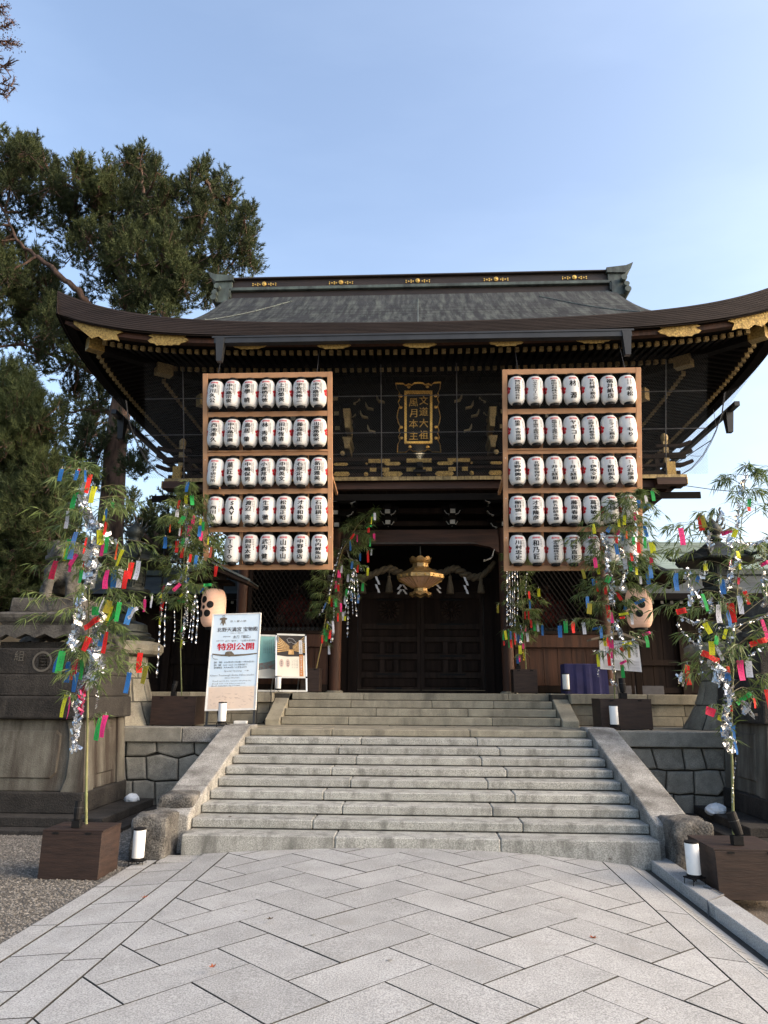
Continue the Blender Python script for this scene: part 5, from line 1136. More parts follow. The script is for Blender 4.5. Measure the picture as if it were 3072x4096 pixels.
# ============================================================ side corridors and building behind
def wing(s, lab):
    t = thing('side_corridor', lab, 'building', (GX(s * 7), 17, 1.69))
    x0, x1 = sorted((GX(s * 4.15), GX(s * 11)))
    MB().box(x0, x1, 17.2, 17.3, 1.69, 3.9).build('wall', wood_dk, t)
    n = 26
    for k in range(n):
        a = x0 + (x1 - x0) * k / n; MB().box(a + .004, a + (x1 - x0) / n - .004, 17.15, 17.198, 1.75, 3.85, .004).build('plank', wood_dk, t)
    for z in (1.72, 2.35, 3.55): MB().box(x0, x1, 17.08, 17.149, z, z + .13).build('rail', wood_dk, t)
    for k in range(5):
        a = GX(s * (4.6 + k * 1.55)); MB().box(a - .08, a + .08, 17.0, 17.14, 1.69, 3.85).build('post', wood_dk, t)
    MB().box(x0, x1, 16.9, 17.12, 3.72, 3.86).build('eave_beam', wood_bl, t)
    k = 0; x = x0 + .1
    while x < x1:
        MB().box(x, x + .07, 16.55, 17.2, 3.73, 3.80).box(x + .002, x + .068, 16.54, 16.549, 3.732, 3.798, mi=1).build('rafter', [wood_bl, chalk], t); x += .22
    P = [(16.4, 3.86), (16.4, 3.93), (16.9, 4.10), (17.3, 4.34), (17.6, 4.62), (17.9, 4.34), (18.8, 3.93), (18.8, 3.86), (17.6, 4.2)]
    MB().prism(P, x0 - .05, x1, 'x').build('roof', wingroof, t); MB().box(x0 - .05, x1, 17.48, 17.72, 4.56, 4.72, .02).build('ridge', patina, t)
    MB().box(x0 - .08, x1, 16.33, 16.398, 3.82, 3.95).build('fascia', wood_bl, t)
wing(-1, 'dark timber corridor with a low ribbed roof left of the gate'); wing(1, 'dark timber corridor with a low ribbed roof right of the gate')
gh = thing('green_roofed_hall', 'hall with a pale green copper roof beyond the right corridor', 'building', (13, 33, 1.7))
mb = MB(); n = 10; P = []
for i in range(n + 1):
    t_ = i / n; P.append((27.5 + 5 * t_, 5.55 + 2.55 * (.45 * t_ + .55 * t_ * t_)))
vs = []
def endx(t_): return 7.05 + 2.0 * (1 - t_) ** 2 * 0 + 1.2 * max(0, .75 - t_) ** 1.0
for i, (y, z) in enumerate(P):
    for x in np.linspace(0, 1, 12):
        xx = (8.05 + 1.2 * (1 - i / n)) + x * 16; up_ = .35 * (1 - x) ** 6 * (1 - i / n); vs.append((xx, y, z + up_))
mb.add(vs, [(i * 12 + j, i * 12 + j + 1, (i + 1) * 12 + j + 1, (i + 1) * 12 + j) for i in range(n) for j in range(11)]).build('roof', greenroof, gh, smooth=True)
MB().prism([(8.7, 8.02), (25, 8.02), (25, 8.55), (12, 8.5), (9, 8.62), (8.4, 8.68)], 32.3, 32.9, 'y').build('ridge', greenroof, gh); MB().tube([(8.6, 32.2, 8.25), (8.6, 33, 8.25)], .2, 12).build('ridge_end', patina, gh)
MB().box(9.5, 25, 28.5, 36, 1.0, 5.5).build('wall', wood_dk, gh); MB().box(8.9, 25, 27.4, 27.52, 5.42, 5.60).build('fascia', patina, gh)
mb = MB(); vs = [(8.05 + 1.2 * (1 - i / n) - .02, y, z) for i, (y, z) in enumerate(P)] + [(8.05 + 1.2 * (1 - i / n) - .02, y, z - .35) for i, (y, z) in enumerate(P)]
mb.add(vs, [(i, i + 1, n + 2 + i, n + 1 + i) for i in range(n)]).build('verge', greenroof, gh)
pw = thing('plaster_wall', 'low beige wall glimpsed behind the left pedestal', 'wall', (-9, 15.5, 1.1)); MB().box(-13, -7.4, 15.4, 15.6, 1.0, 3.25).build('wall_face', plaster, pw); MB().box(-13, -7.3, 15.3, 15.7, 3.25, 3.36).build('wall_coping', greywood, pw)

# ============================================================ lantern racks
LT = [["中川久公", "中小路宗俊", "孝學 暁", "小栗栖元徳", "上田榮英", "宇佐美伸二", "中小路宗隆"], ["西池季久", "中小路宗廣", "鳥居 肇", "林 秀俊", "田中恆清", "藤森長正", "出雲路敬栄"],
      ["白拍子研究所", "菓匠會", "中嶋保男", "小倉邦男", "中岡英文", "石原定祥", "新田雅美"], ["西川 淳", "SAVI", "渡辺 亮", "生澤 徹", "松島正昭", "才本和範", "石田耕三"], [None, "TOTO", "岡岩太郎", "武内 健", "山本山", "中野畳店", "竹内鮮魚店"]]
RT = [["樋口造園株式会社", "ウサギヤクリーニング", "柴田石材株式会社", "材 源", "北村誠工務店", "福井紙店", "老松"], ["植重 木曽造園", "富士電気工業株式会社", "馬場水道工業株式会社", "ヤギコー", "北野木村板金店", "ミラノ工務店", "もり"],
      ["北野神輿会", "北野祭保存会", "井上経和", "井上経和", "伊吹文明", "初田和久", "小石原満"], ["稲田慎一郎", "才本隆彦", "長五郎餅本舗", "藤岡春樹", "葛城敏之", "宮村 裕", ""], ["川村忠史", "和乃匠", "泰生織物株式会社", "岡野直臣", "奥田真紀", "", ""]]
def lr(z):      # body radius
    t = min(1, abs(z) / .272); return .092 + .072 * (1 - t ** 3.6) ** .60
def lantern_body():
    mb = MB(); prof = []; n = 48
    for i in range(n + 1):
        z = -.272 + .544 * i / n; prof.append((lr(z) + (.003 if i % 2 else -.004), z))
    return mb.lathe(prof, 28)
lb = lantern_body(); LBM = bpy.data.meshes.new('paper_body'); LBM.from_pydata(lb.v, [], lb.f); LBM.materials.append(paper); LBM.polygons.foreach_set('use_smooth', [True] * len(LBM.polygons))
m_ = MB().lathe([(.088, 0), (.092, .005), (.092, .055), (.087, .06), (.076, .06), (.076, .05)], 20); TC = bpy.data.meshes.new('top_ring'); TC.from_pydata(m_.v, [], m_.f); TC.materials.append(black)
m_ = MB().lathe([(.075, 0), (.086, .003), (.086, .05), (.08, .055)], 20); BC = bpy.data.meshes.new('bottom_ring'); BC.from_pydata(m_.v, [], m_.f); BC.materials.append(black)
m_ = MB().tube([(-.10, 0, .0), (-.098, 0, .07), (-.075, 0, .095), (-.02, 0, .10), (0, 0, .11), (.02, 0, .10), (.075, 0, .095), (.098, 0, .07), (.10, 0, 0)], .0035, 4); HD = bpy.data.meshes.new('wire_handle'); HD.from_pydata(m_.v, [], m_.f); HD.materials.append(black)
def wrapfn(a0, rad_off=.0045, R0=.16):
    def f(x, z):
        a = a0 + x / R0; r = lr(z) + rad_off; return (r * math.sin(a), -r * math.cos(a), z)
    return f
CUT = {}
def glyph_cut(ch, bold):
    k = (ch, bold)
    if k not in CUT:
        vs, fs, W_ = glyph(ch, bold); b = bmesh.new(); V = [b.verts.new((x, y, 0)) for x, y in vs]
        for f in fs:
            try: b.faces.new([V[i] for i in f])
            except ValueError: pass
        for c in (.18, .36, .54, .72, .9): bmesh.ops.bisect_plane(b, geom=b.verts[:] + b.edges[:] + b.faces[:], plane_co=(c, 0, 0), plane_no=(1, 0, 0))
        for c in (.12, .4, .68): bmesh.ops.bisect_plane(b, geom=b.verts[:] + b.edges[:] + b.faces[:], plane_co=(0, c, 0), plane_no=(0, 1, 0))
        b.verts.index_update(); CUT[k] = ([(v.co.x, v.co.y) for v in b.verts], [tuple(v.index for v in f.verts) for f in b.faces], W_); b.free()
    return CUT[k]
def ltext(mb, s, x, ztop_, zbot_, wmax, fn, mi, bold, maxh=1.0):
    s2 = s; n = sum(.55 if c == ' ' else 1 for c in s2)
    if n == 0: return
    pit = (ztop_ - zbot_) / n; hh = min(pit * .94, wmax * maxh); z = ztop_ - pit * .5
    for ch in s2:
        if ch == ' ': z -= pit * .55; continue
        vs, fs, W_ = glyph_cut(ch, 0)
        if ch == 'ー': vs = [(.5 + (b - .38), .38 - (a - .5)) for a, b in vs]
        if ch.isascii(): sx = wmax / .75; sz = pit * .84 / .73; ox = x - W_ * sx / 2; oz = z - .36 * sz
        else: sx, sz = wmax, hh; ox = x - .5 * sx; oz = z - .38 * sz
        for dx, dz in (((0, 0),) if not bold else ((-bold, 0), (bold, 0), (0, bold * .6))): mb.add([fn(ox + (a + dx) * sx, oz + (b + dz) * sz) for a, b in vs], fs, mi)
        z -= pit
def lettering(body, side, row):
    f = wrapfn(0); mb = MB()
    n = len(body.replace(' ', '')); tight = n > 5
    top_ = .165 if side < 0 or row < 2 else .155; small = ''
    if side < 0: small = [("全国天満宮梅風会", "京都府支部理事")] [0] if row < 3 and not (row == 2 and body[:1] in '白菓') else (("株式会社", "") if body in ("TOTO", "中野畳店") else (("代表取締役社長", "株式会社") if body[:1] in '渡岡武' else (("スーパーカー愛好会", "") if body[:1] == '西' else (("ハウスグループ", "") if body[:1] == '才' else ''))))
    else: small = ("北野奉行会", "") if row < 2 else (("北野神輿会", "") if row == 2 and n <= 4 else (("代表取締役", "株式会社") if row > 2 and n <= 5 and body[:1] not in '岡長' else ''))
    zt = top_ + .006; zb_ = -.228
    if body == '老松': ltext(mb, '御調進所', -.035, .17, .04, .03, f, 0, 0); ltext(mb, '有職菓子', .02, .17, .04, .03, f, 0, 0); zt = .01; zb_ = -.19
    if body == 'もり': ltext(mb, '京つけもの', -.01, .18, .03, .03, f, 0, 0); zt = .01; zb_ = -.19
    if side > 0 and row == 2 and n <= 4: ltext(mb, '顧問' if body[:1] in '伊初小' else '会長', -.015, .165, .09, .034, f, 0, 0); zt = .07
    if body == '西川 淳': ltext(mb, '代表', -.045, .15, .09, .034, f, 0, 0); zt = .07
    ltext(mb, body, -.012 if small else 0, zt, zb_, .105 if body in ('SAVI', 'TOTO') else (.108 if tight else .126), f, 0, .034 if not tight else .026)
    if body in ('SAVI', 'TOTO'): small = ''
    if body == 'TOTO': ltext(mb, '株式会社', -.105, -.02, -.20, .026, f, 0, 0)
    if small:
        ltext(mb, small[0], .098, .17, -.06 if len(small[0]) > 5 else .02, .026, f, 0, .004)
        if small[1]: ltext(mb, small[1], .068, .17, -.03 if side < 0 and row < 3 else .04, .024, f, 0, .004)
        if side < 0 and row < 3: ltext(mb, '天満宮宮司', -.095, .15, -.10, .022, f, 0, .002)
    o = MB(); 
    for i, ch in enumerate('御神燈'):
        vs, fs, W_ = glyph_cut(ch, 0); [o.add([f(-.085 + i * .056 + (a + q) * .056, .188 + b * .040) for a, b in vs], fs) for q in (-.03, .03)]
    return mb, o
def crest_mesh():
    mb = MB()
    for s in (-1, 1):
        f = wrapfn(s * R(82), .004)
        for k in range(5):
            a = PI / 2 + k * 2 * PI / 5; cx, cz = .052 * math.cos(a), -.01 + .052 * math.sin(a); n = 14
            P = [f(cx, cz)] + [f(cx + .031 * math.cos(2 * PI * i / n), cz + .031 * math.sin(2 * PI * i / n)) for i in range(n)]; mb.add(P, [(0, i + 1, (i + 1) % n + 1) for i in range(n)])
        P = [f(0, -.01)] + [f(.018 * math.cos(2 * PI * i / 10), -.01 + .018 * math.sin(2 * PI * i / 10)) for i in range(10)]; mb.add(P, [(0, i + 1, (i + 1) % 10 + 1) for i in range(10)])
    me = bpy.data.meshes.new('plum_crest'); me.from_pydata(mb.v, [], mb.f); me.materials.append(redm); return me
CM = crest_mesh()
ORD = ['leftmost', 'second from left', 'third from left', 'middle one', 'third from right', 'second from right', 'rightmost']
ROWN = ['top row', 'second row', 'middle row', 'fourth row', 'bottom row']
def rack(side, x0, x1, zb0, zt0, TX, lab):
    yb, yt = 13.5, 12.58; Ln = math.hypot(zt0 - zb0, yb - yt); up = Vector((0, yt - yb, zt0 - zb0)).normalized(); nrm = Vector((0, -up.z, up.y))
    root = thing('lantern_rack', lab, 'rack', ((x0 + x1) / 2, yb, zb0))
    def P(x, t, d=0): return Vector((x, yb, zb0)) + up * (Ln * (1 - t)) + nrm * d      # t from the top
    def bar(nm, xa, xb, ta, tb, d0=-.03, d1=.03, m=rackwood):
        vs = [P(x, t, d) for d in (d1, d0) for x, t in ((xa, tb), (xb, tb), (xb, ta), (xa, ta))]
        o = MB().add(vs, [(0, 1, 2, 3), (7, 6, 5, 4), (0, 4, 5, 1), (1, 5, 6, 2), (2, 6, 7, 3), (3, 7, 4, 0)]).build(nm, m, root)
        b = o.modifiers.new('bevel', 'BEVEL'); b.width = .004; return o
    W_ = .095
    bar('post', x0, x0 + W_, 0, .855); bar('post', x1 - W_, x1, 0, .855); bar('post', x0 + .004, x0 + W_ + .004, .852, 1, -.045, .02); bar('post', x1 - W_ - .004, x1 - .004, .852, 1, -.045, .02)
    tops = [0, .197, .399, .589, .781, .972]
    for k, t in enumerate(tops):
        h_ = .026
        if k == 2: bar('rail', x0 + W_ + .001, x1 - W_ - .001, t - .006, t + .003, -.02, .045); h_ = .018; t += .004
        bar('rail', x0 + W_ + .001, x1 - W_ - .001, t, t + h_, -.025, .025)
    xm = x0 + .285 * (x1 - x0); bar('back_post', xm - .03, xm + .03, .30, 1, -.12, -.06); xm2 = x0 + .80 * (x1 - x0); bar('back_post', xm2 - .03, xm2 + .03, .42, 1, -.12, -.06)
    for xx in (x0 + .03, x1 - .09): 
        a = P(xx + .03, .50, -.05); MB().beam(a, (a.x, 14.3, a.z - .12), .05, .07).build('brace', rackwood, root)
    for xx in (x0 + W_ / 2, x1 - W_ / 2):
        for t in (.44, .64, .835): p = P(xx, t, .032); MB().ball(tuple(p), .012, 6, 0, 4).build('bolt', alum, root)
    # hanging wires to the eaves
    for xx in (x0 + .3, x1 - .3): MB().tube([P(xx, 0, 0), (xx, 12.8, 8.4)], .006, 4).build('hanging_wire', wirem, root)
    cz = [.112, .309, .507, .700, .893]; pit = (x1 - x0 - 2 * W_ - .0) / 7
    for r_ in range(5):
        for c in range(7):
            body = TX[r_][c]
            if body is None: continue
            x = x0 + W_ + pit * (c + .5) + (.0 if side < 0 else 0) + rnd(-.006, .006); p = P(x, cz[r_], .05) + Vector((0, 0, rnd(-.004, .004)))
            rn = 'left' if side < 0 else 'right'
            nm = {0: 'unread'}.get(len(body), None)
            t = thing('paper_lantern', 'white paper lantern %s of the %s in the %s rack' % (ORD[c], ROWN[r_], rn), 'paper lantern', tuple(p), (R(rnd(-1.5, 1.5)), R(rnd(-1.8, 1.8)), R(rnd(-6, 6))), group='white paper lanterns in the two wooden racks')
            if body == 'TOTO' or body == 'SAVI': t['label'] = 'paper lantern with Latin capitals, %s of the %s in the left rack' % (ORD[c], ROWN[r_])
            for nm2, me, z in (('paper_body', LBM, 0), ('top_ring', TC, .268), ('bottom_ring', BC, -.318), ('wire_handle', HD, .30), ('plum_crest', CM, 0)):
                o = link(nm2, me, t, False); o.location = (0, 0, z)
                if nm2 == 'top_ring': tr = o
                if nm2 == 'wire_handle': o.rotation_euler = (R(8), 0, 0)
            a, b = lettering(body, side, r_)
            a.build('lettering', ink, t, False) if a.v else None
            b.build('red_lettering', redtx, t, False)
    return root
rack(-1, -4.205, -1.632, 4.02, 7.80, LT, 'light wood rack of five rows of white paper lanterns, left of the plaque')
rack(1, 1.685, 4.335, 3.985, 7.79, RT, 'light wood rack of five rows of white paper lanterns, right of the plaque')

# ============================================================ big peach lanterns under little roofs
def crest5(mb, f, cx, cz, r, pr, mi=0, n=18):
    for k in range(5):
        a = PI / 2 + k * 2 * PI / 5; x, z = cx + r * math.cos(a), cz + r * math.sin(a)
        mb.add([f(x, z)] + [f(x + pr * math.cos(2 * PI * i / n), z + pr * math.sin(2 * PI * i / n)) for i in range(n)], [(0, i + 1, (i + 1) % n + 1) for i in range(n)], mi)
    mb.add([f(cx, cz)] + [f(cx + pr * .55 * math.cos(2 * PI * i / n), cz + pr * .55 * math.sin(2 * PI * i / n)) for i in range(n)], [(0, i + 1, (i + 1) % n + 1) for i in range(n)], mi)
def big_lantern(cx, cy, cz, ang, lab, lab2):
    R_, H_ = .245, .375
    rr = lambda z: .13 + (R_ - .13) * (1 - min(1, abs(z) / H_) ** 3.6) ** .6
    t = thing('big_paper_lantern', lab, 'paper lantern', (cx, cy, cz), (0, 0, ang), group='peach paper lanterns beside the gate')
    prof = []; n = 60
    for i in range(n + 1):
        z = -H_ + 2 * H_ * i / n; prof.append((rr(z) + (.002 if i % 2 else -.004), z))
    MB().lathe(prof, 32).build('paper_body', peach, t, False, smooth=True)
    MB().lathe([(.13, H_), (.14, H_ + .005), (.14, H_ + .06), (.12, H_ + .065)], 20).build('top_ring', black, t, False); MB().lathe([(.12, -H_ - .05), (.13, -H_ - .045), (.13, -H_)], 20).build('bottom_ring', black, t, False)
    mb = MB()
    for a0 in (0, PI):
        f = lambda x, z: ((rr(z) + .005) * math.sin(a0 + x / R_), -(rr(z) + .005) * math.cos(a0 + x / R_), z)
        crest5(mb, f, 0, .0, .15, .070)
    mb.build('plum_crest', ink, t, False)
    k = thing('lantern_shelter', lab2, 'shelter', (cx, cy, 1.1))
    for s in (-1, 1):
        P = [(cx, cz + .80), (cx + s * .35, cz + .66), (cx + s * .78, cz + .47), (cx + s * .76, cz + .43), (cx + s * .33, cz + .60), (cx, cz + .72)]
        MB().prism(P, cy - .45, cy + .45, 'y').build('roof', wood_dk, k)
        MB().prism([(cx + s * .02, cz + .83), (cx + s * .40, cz + .66), (cx + s * .80, cz + .475), (cx + s * .82, cz + .505), (cx + s * .40, cz + .70), (cx + s * .02, cz + .87)], cy - .47, cy - .43, 'y').build('bargeboard', wingroof, k)
        for q in range(8):
            y = cy - .42 + q * .12; MB().tube([(cx + s * .02, y, cz + .815), (cx + s * .36, y, cz + .69), (cx + s * .78, y, cz + .495)], .014, 5).build('roof_batten', wingroof, k)
    MB().box(cx - .06, cx + .06, cy - .48, cy + .48, cz + .82, cz + .92, .02).build('ridge', wood_dk, k)
    MB().prism([(cx - .3, cz + .60), (cx, cz + .72), (cx + .3, cz + .60), (cx + .3, cz + .52), (cx - .3, cz + .52)], cy - .3, cy - .26, 'y').build('gable_board', wood_dk, k)
    MB().box(cx - .05, cx + .05, cy + .36, cy + .46, 1.11, cz + .6).build('post', wood_dk, k); MB().box(cx - .3, cx + .3, cy - .04, cy + .44, cz + .50, cz + .56).build('crossbar', wood_dk, k)
big_lantern(-4.03, 13.75, 3.30, R(-33), 'large peach paper lantern with black plum crest above the pale blue signboard', 'small dark roof on a post over the left peach lantern')
big_lantern(4.28, 13.75, 3.30, R(-38), 'large peach paper lantern half hidden behind the right terrace bamboo', 'small dark roof on a post over the right peach lantern')

# ============================================================ signboard
def place_panel(mb): return mb
sg = thing('signboard', 'tall pale blue signboard announcing a special opening, white frame on a low stand', 'signboard', (-3.195, 12.28, 1.12), (R(-8.5), R(-1.7), R(-1)))
Hs, Ws = 1.70, .88; zb0 = .27
def sb(a): return a.build
MB().box(-Ws / 2, Ws / 2, 0, .03, zb0, zb0 + Hs).build('board', whitep, sg, False)
for x0_, x1_, z0_, z1_ in ((-Ws / 2 - .004, -Ws / 2 + .012, zb0, zb0 + Hs), (Ws / 2 - .012, Ws / 2 + .004, zb0, zb0 + Hs), (-Ws / 2 + .012, Ws / 2 - .012, zb0 + Hs - .016, zb0 + Hs), (-Ws / 2 + .012, Ws / 2 - .012, zb0, zb0 + .016)): MB().box(x0_, x1_, -.012, .034, z0_, z1_).build('frame', whitep, sg, False)
MB().add([(-Ws / 2 + .02, -.002, zb0 + .41), (Ws / 2 - .02, -.002, zb0 + .41), (Ws / 2 - .02, -.002, zb0 + Hs - .02), (-Ws / 2 + .02, -.002, zb0 + Hs - .02)], [(0, 1, 2, 3)]).build('poster_field', ltblue, sg, False)
MB().add([(-Ws / 2 + .04, -.003, zb0 + .03), (Ws / 2 - .04, -.003, zb0 + .03), (Ws / 2 - .04, -.003, zb0 + .395), (-Ws / 2 + .04, -.003, zb0 + .395)], [(0, 1, 2, 3)]).build('picture_panel', beige, sg, False)
fz = lambda zy: zb0 + Hs * (1 - (zy - 235) / (1520 - 235)); fxx = lambda a: (a - 465) / 640 * Ws
mb = MB(); Y = -.006
mb.text('京の夏の旅', fxx(490), fz(355), .040, Y, w=.30); mb.text('北野天満宮 宝物殿', fxx(487), fz(480), .085, Y, w=.74, bold=.022)
mb.text('～天神さまと豊臣秀吉～', fxx(487), fz(512), .020, Y, w=.28); mb.text('太刀「國広」', fxx(550), fz(575), .058, Y, w=.31, bold=.01); mb.text('重要文化財', fxx(353), fz(558), .022, Y, w=.13)
mb.text('太刀「助守」 「北野大茶湯図」', fxx(540), fz(622), .036, Y, w=.56); mb.text('重要文化財', fxx(268), fz(612), .022, Y, w=.13)
mb.text('【期　間】 2026年7月10日(金)～9月30日(水)', fxx(465), fz(905), .034, Y, w=.74, bold=.006); mb.text('【時　間】 10:00～16:30（16:00受付終了）', fxx(425), fz(942), .034, Y, w=.62, bold=.006); mb.text('【拝観料】 大人800円／小学生400円', fxx(420), fz(975), .034, Y, w=.60, bold=.006)
mb.text('Special Opening', fxx(465), fz(1022), .040, Y, w=.31); mb.text('→', fxx(640), fz(1022), .040, Y, w=.09)
mb.text('Kitano Tenmangū Shrine Hōmotsuden', fxx(460), fz(1078), .042, Y, w=.78); mb.text('(Shrine Museum)', fxx(460), fz(1110), .032, Y, w=.26)
mb.text('【Dates】July 10th (Fri) - September 30th (Wed), 2026', fxx(455), fz(1148), .026, Y, w=.70); mb.text('【Hours】10:00 - 16:30 (Admission until 16:00)', fxx(415), fz(1182), .026, Y, w=.60); mb.text('【Fees】 Adults ¥800 / Age 6-12 ¥400', fxx(380), fz(1210), .026, Y, w=.52)
mb.build('lettering', greyink, sg, False)
mb = MB().text('特別公開', fxx(478), fz(728), .135, Y, w=.66, bold=.035); mb.build('red_lettering', redtx, sg, False)
mb = MB(); swm = mat('sword_print', (.16, .13, .09), (.08, .065, .05), 20, .7)
pts = [(180, 775), (300, 790), (480, 795), (620, 792), (765, 782), (765, 795), (620, 812), (480, 820), (300, 812), (185, 792)]
mb.add([(fxx(a), Y, fz(b)) for a, b in pts], [(0, 1, 8, 9), (1, 2, 7, 8), (2, 3, 6, 7), (3, 4, 5, 6)])
mb.add([(fxx(a), Y - .001, fz(b)) for a, b in ((345, 800), (350, 765), (375, 752), (430, 752), (465, 790), (470, 815), (400, 822))], [(0, 1, 2, 3, 4, 5, 6)])
mb.tube([(fxx(a), Y, fz(b)) for a, b in ((182, 790), (190, 830), (215, 848), (258, 852))], .003, 4)
for a, w_ in ((295, 50),): 
    mb.add([(fxx(a + p), Y, fz(q)) for p, q in ((-20, 288), (20, 288), (48, 300), (40, 318), (25, 318), (25, 345), (40, 395), (20, 360), (0, 402), (-20, 360), (-45, 395), (-28, 345), (-28, 318), (-50, 318), (-50, 296))], [tuple(range(15))])
    nn = 12; mb.tube([(fxx(a) + .02 * math.cos(2 * PI * i / nn), Y, fz(272) + .02 * math.sin(2 * PI * i / nn)) for i in range(nn + 1)], .003, 4)
mb.build('printed_picture', swm, sg, False)
mb = MB(); rs = random.Random(5)
for i in range(70):
    x = rs.uniform(-.37, .35); z = zb0 + rs.uniform(.06, .25) if i < 60 else zb0 + rs.uniform(.25, .34); l = rs.uniform(.01, .05); dz = rs.uniform(-.008, .008)
    mb.add([(x, Y, z), (x + l, Y, z + dz), (x + l, Y, z + dz + .003), (x, Y, z + .004)], [(0, 1, 2, 3)])
mb.build('ink_sketch', mat('sketch_ink', (.26, .22, .22), (.36, .29, .27), 12, .8), sg, False)
for s in (-1, 1):
    MB().box(s * (Ws / 2 - .03) - .018, s * (Ws / 2 - .03) + .018, .032, .06, -.02, zb0 + 1.2).build('leg', MATS['gutter_metal'], sg, False); MB().beam((s * (Ws / 2 - .03), .05, zb0 + 1.0), (s * (Ws / 2 - .1), .55, .10), .025, .025).build('back_leg', MATS['gutter_metal'], sg, False)
MB().box(-.45, .45, .03, .08, .02, .05).build('crossbar', MATS['gutter_metal'], sg, False)
o = MB().box(-.1, .12, -.07, .05, 0, .10, .01).build('sandbag', whitep); o.location = (-3.05, 12.45, 1.116); tag(o, 'small pale block weighing down the signboard stand', 'weight')

# A-frame poster stands
def aframe(cx, cy, rz, kind, lab):
    t = thing('poster_stand', lab, 'poster stand', (cx, cy, 1.69), (0, 0, rz)); w_, h_, tl = .62, 1.22, .20
    def Q(x, s, d=0): return (x, .27 * (s - .45) - d, s)    # leaning front plane; s height
    def qpoly(pts, m, nm, d=0): n = len(pts); MB().add([Q(a, b, d) for a, b in pts], [tuple(range(n))]).build(nm, m, t, False)
    z0, z1 = .30, 1.17
    for a in (-1, 1): MB().beam(Q(a * w_ / 2, .02), Q(a * w_ / 2, z1), .03, .03, up=(0, 1, 0)).build('front_leg', alum, t, False); MB().beam((a * w_ / 2 * .9, tl * .55, z1 - .04), (a * w_ / 2 * .75, .52, .01), .025, .025, up=(0, 1, 0)).build('back_leg', alum, t, False)
    MB().beam(Q(-w_ / 2, .03), Q(w_ / 2, .03), .03, .035).build('foot_bar', alum, t, False); MB().beam(Q(-w_ / 2, z0), Q(w_ / 2, z0), .03, .035).build('frame', alum, t, False); MB().beam(Q(-w_ / 2, z1), Q(w_ / 2, z1), .03, .035).build('frame', alum, t, False)
    for a in (-1, 1):
        for s in (z0, z1): MB().ball(Q(a * w_ / 2, s, .01), .022, 8).build('corner_cap', black, t, False)
    W2 = w_ / 2 - .015; qpoly([(-W2, z0), (W2, z0), (W2, z1), (-W2, z1)], creampr if kind else teal, 'poster', .0)
    if kind:
        qpoly([(-W2, .74), (-W2 * .3, .715), (W2 * .6, .72), (W2, .75), (W2, z1 - .01), (-W2, z1 - .01)], darkpr, 'night_photo', .003)
        for s in (-1, 1):
            for k in range(8):
                a = .02 * k; qpoly([(s * W2 * .97, .80 + .045 * k), (s * W2 * .97, .80 + .045 * k + .028), (s * W2 * .12, .84 + .012 * k + .006), (s * W2 * .12, .84 + .012 * k)], warmpr, 'printed_lantern_row', .005)
        qpoly([(-.06, .76), (.06, .76), (.05, .86), (-.05, .86)], warmpr, 'printed_gate', .006)
        mb = MB(); P = [Q(a, b, .006) for a, b in ((-.09, 1.07), (-.04, 1.10), (.04, 1.08), (.10, 1.02), (.11, .98), (.05, .985), (0, 1.02), (-.05, 1.0))]
        for i in range(len(P)): mb.tube([P[i], P[(i + 1) % len(P)]], .003, 4)
        mb.build('chalk_drawing', whitepaper, t, False)
        for x in (-.20, -.07):
            mb = MB(); n = 14; P = [(x + .045 * math.cos(2 * PI * i / n), .58 + .085 * math.sin(2 * PI * i / n)) for i in range(n)]; qpoly(P, mat('printed_lantern', (.62, .50, .45), (.55, .42, .36), 10, .8) if 'printed_lantern' not in MATS else MATS['printed_lantern'], 'printed_lantern', .004)
            mb.text('御神燈', x, .63, .035, w=.04, vertical=True, fn=lambda a, b: Q(a, b, .006)); mb.build('lettering', greyink, t, False)
        qpoly([(.17, z0 + .02), (.25, z0 + .02), (.25, .76), (.17, .76)], orangepr, 'orange_band', .004); qpoly([(.165, .78), (.235, .78), (.235, 1.06), (.165, 1.06)], whitepaper, 'label_box', .006)
        mb = MB().text('北野七夕夏まつり', .21, .73, .045, w=.045, vertical=True, fn=lambda a, b: Q(a, b, .007)); mb.build('lettering', whitepaper, t, False)
        mb = MB().text('二十五夏詣', .20, 1.03, .045, w=.045, vertical=True, fn=lambda a, b: Q(a, b, .008))
        for k, x in enumerate((.13, .10, .06, .02)): mb.text('七月七日夏の祭', x, .66, .024, w=.018, vertical=True, fn=lambda a, b: Q(a, b, .006))
        mb.build('lettering', greyink, t, False)
    else:
        qpoly([(-W2, z0 + .14), (-W2 * .4, .58), (W2 * .3, .62), (W2, .68), (W2, z0), (-W2, z0)], townp, 'printed_town', .003); qpoly([(-W2, z0), (W2, z0), (W2, z0 + .14), (.1, z0 + .18), (-W2, z0 + .12)], creampr, 'printed_roofs', .005)
        qpoly([(.19, .80), (.25, .80), (.25, 1.1), (.19, 1.1)], mat('pale_teal', (.40, .64, .62), (.36, .6, .58), 5, .7), 'label_box', .004)
        mb = MB().text('二十夏詣', .22, 1.06, .05, w=.045, vertical=True, fn=lambda a, b: Q(a, b, .006))
        for x in (.14, .10, .06, .02, -.02): mb.text('天満宮七夕祭御手洗', x, 1.08, .03, w=.02, vertical=True, fn=lambda a, b: Q(a, b, .006))
        mb.build('lettering', greyink, t, False)
aframe(-2.57, 14.55, R(20), 1, 'metal poster stand with dark night photo, cream lower half and orange side band')
aframe(-3.16, 14.75, R(20), 0, 'metal poster stand with teal poster, half hidden behind the blue signboard')

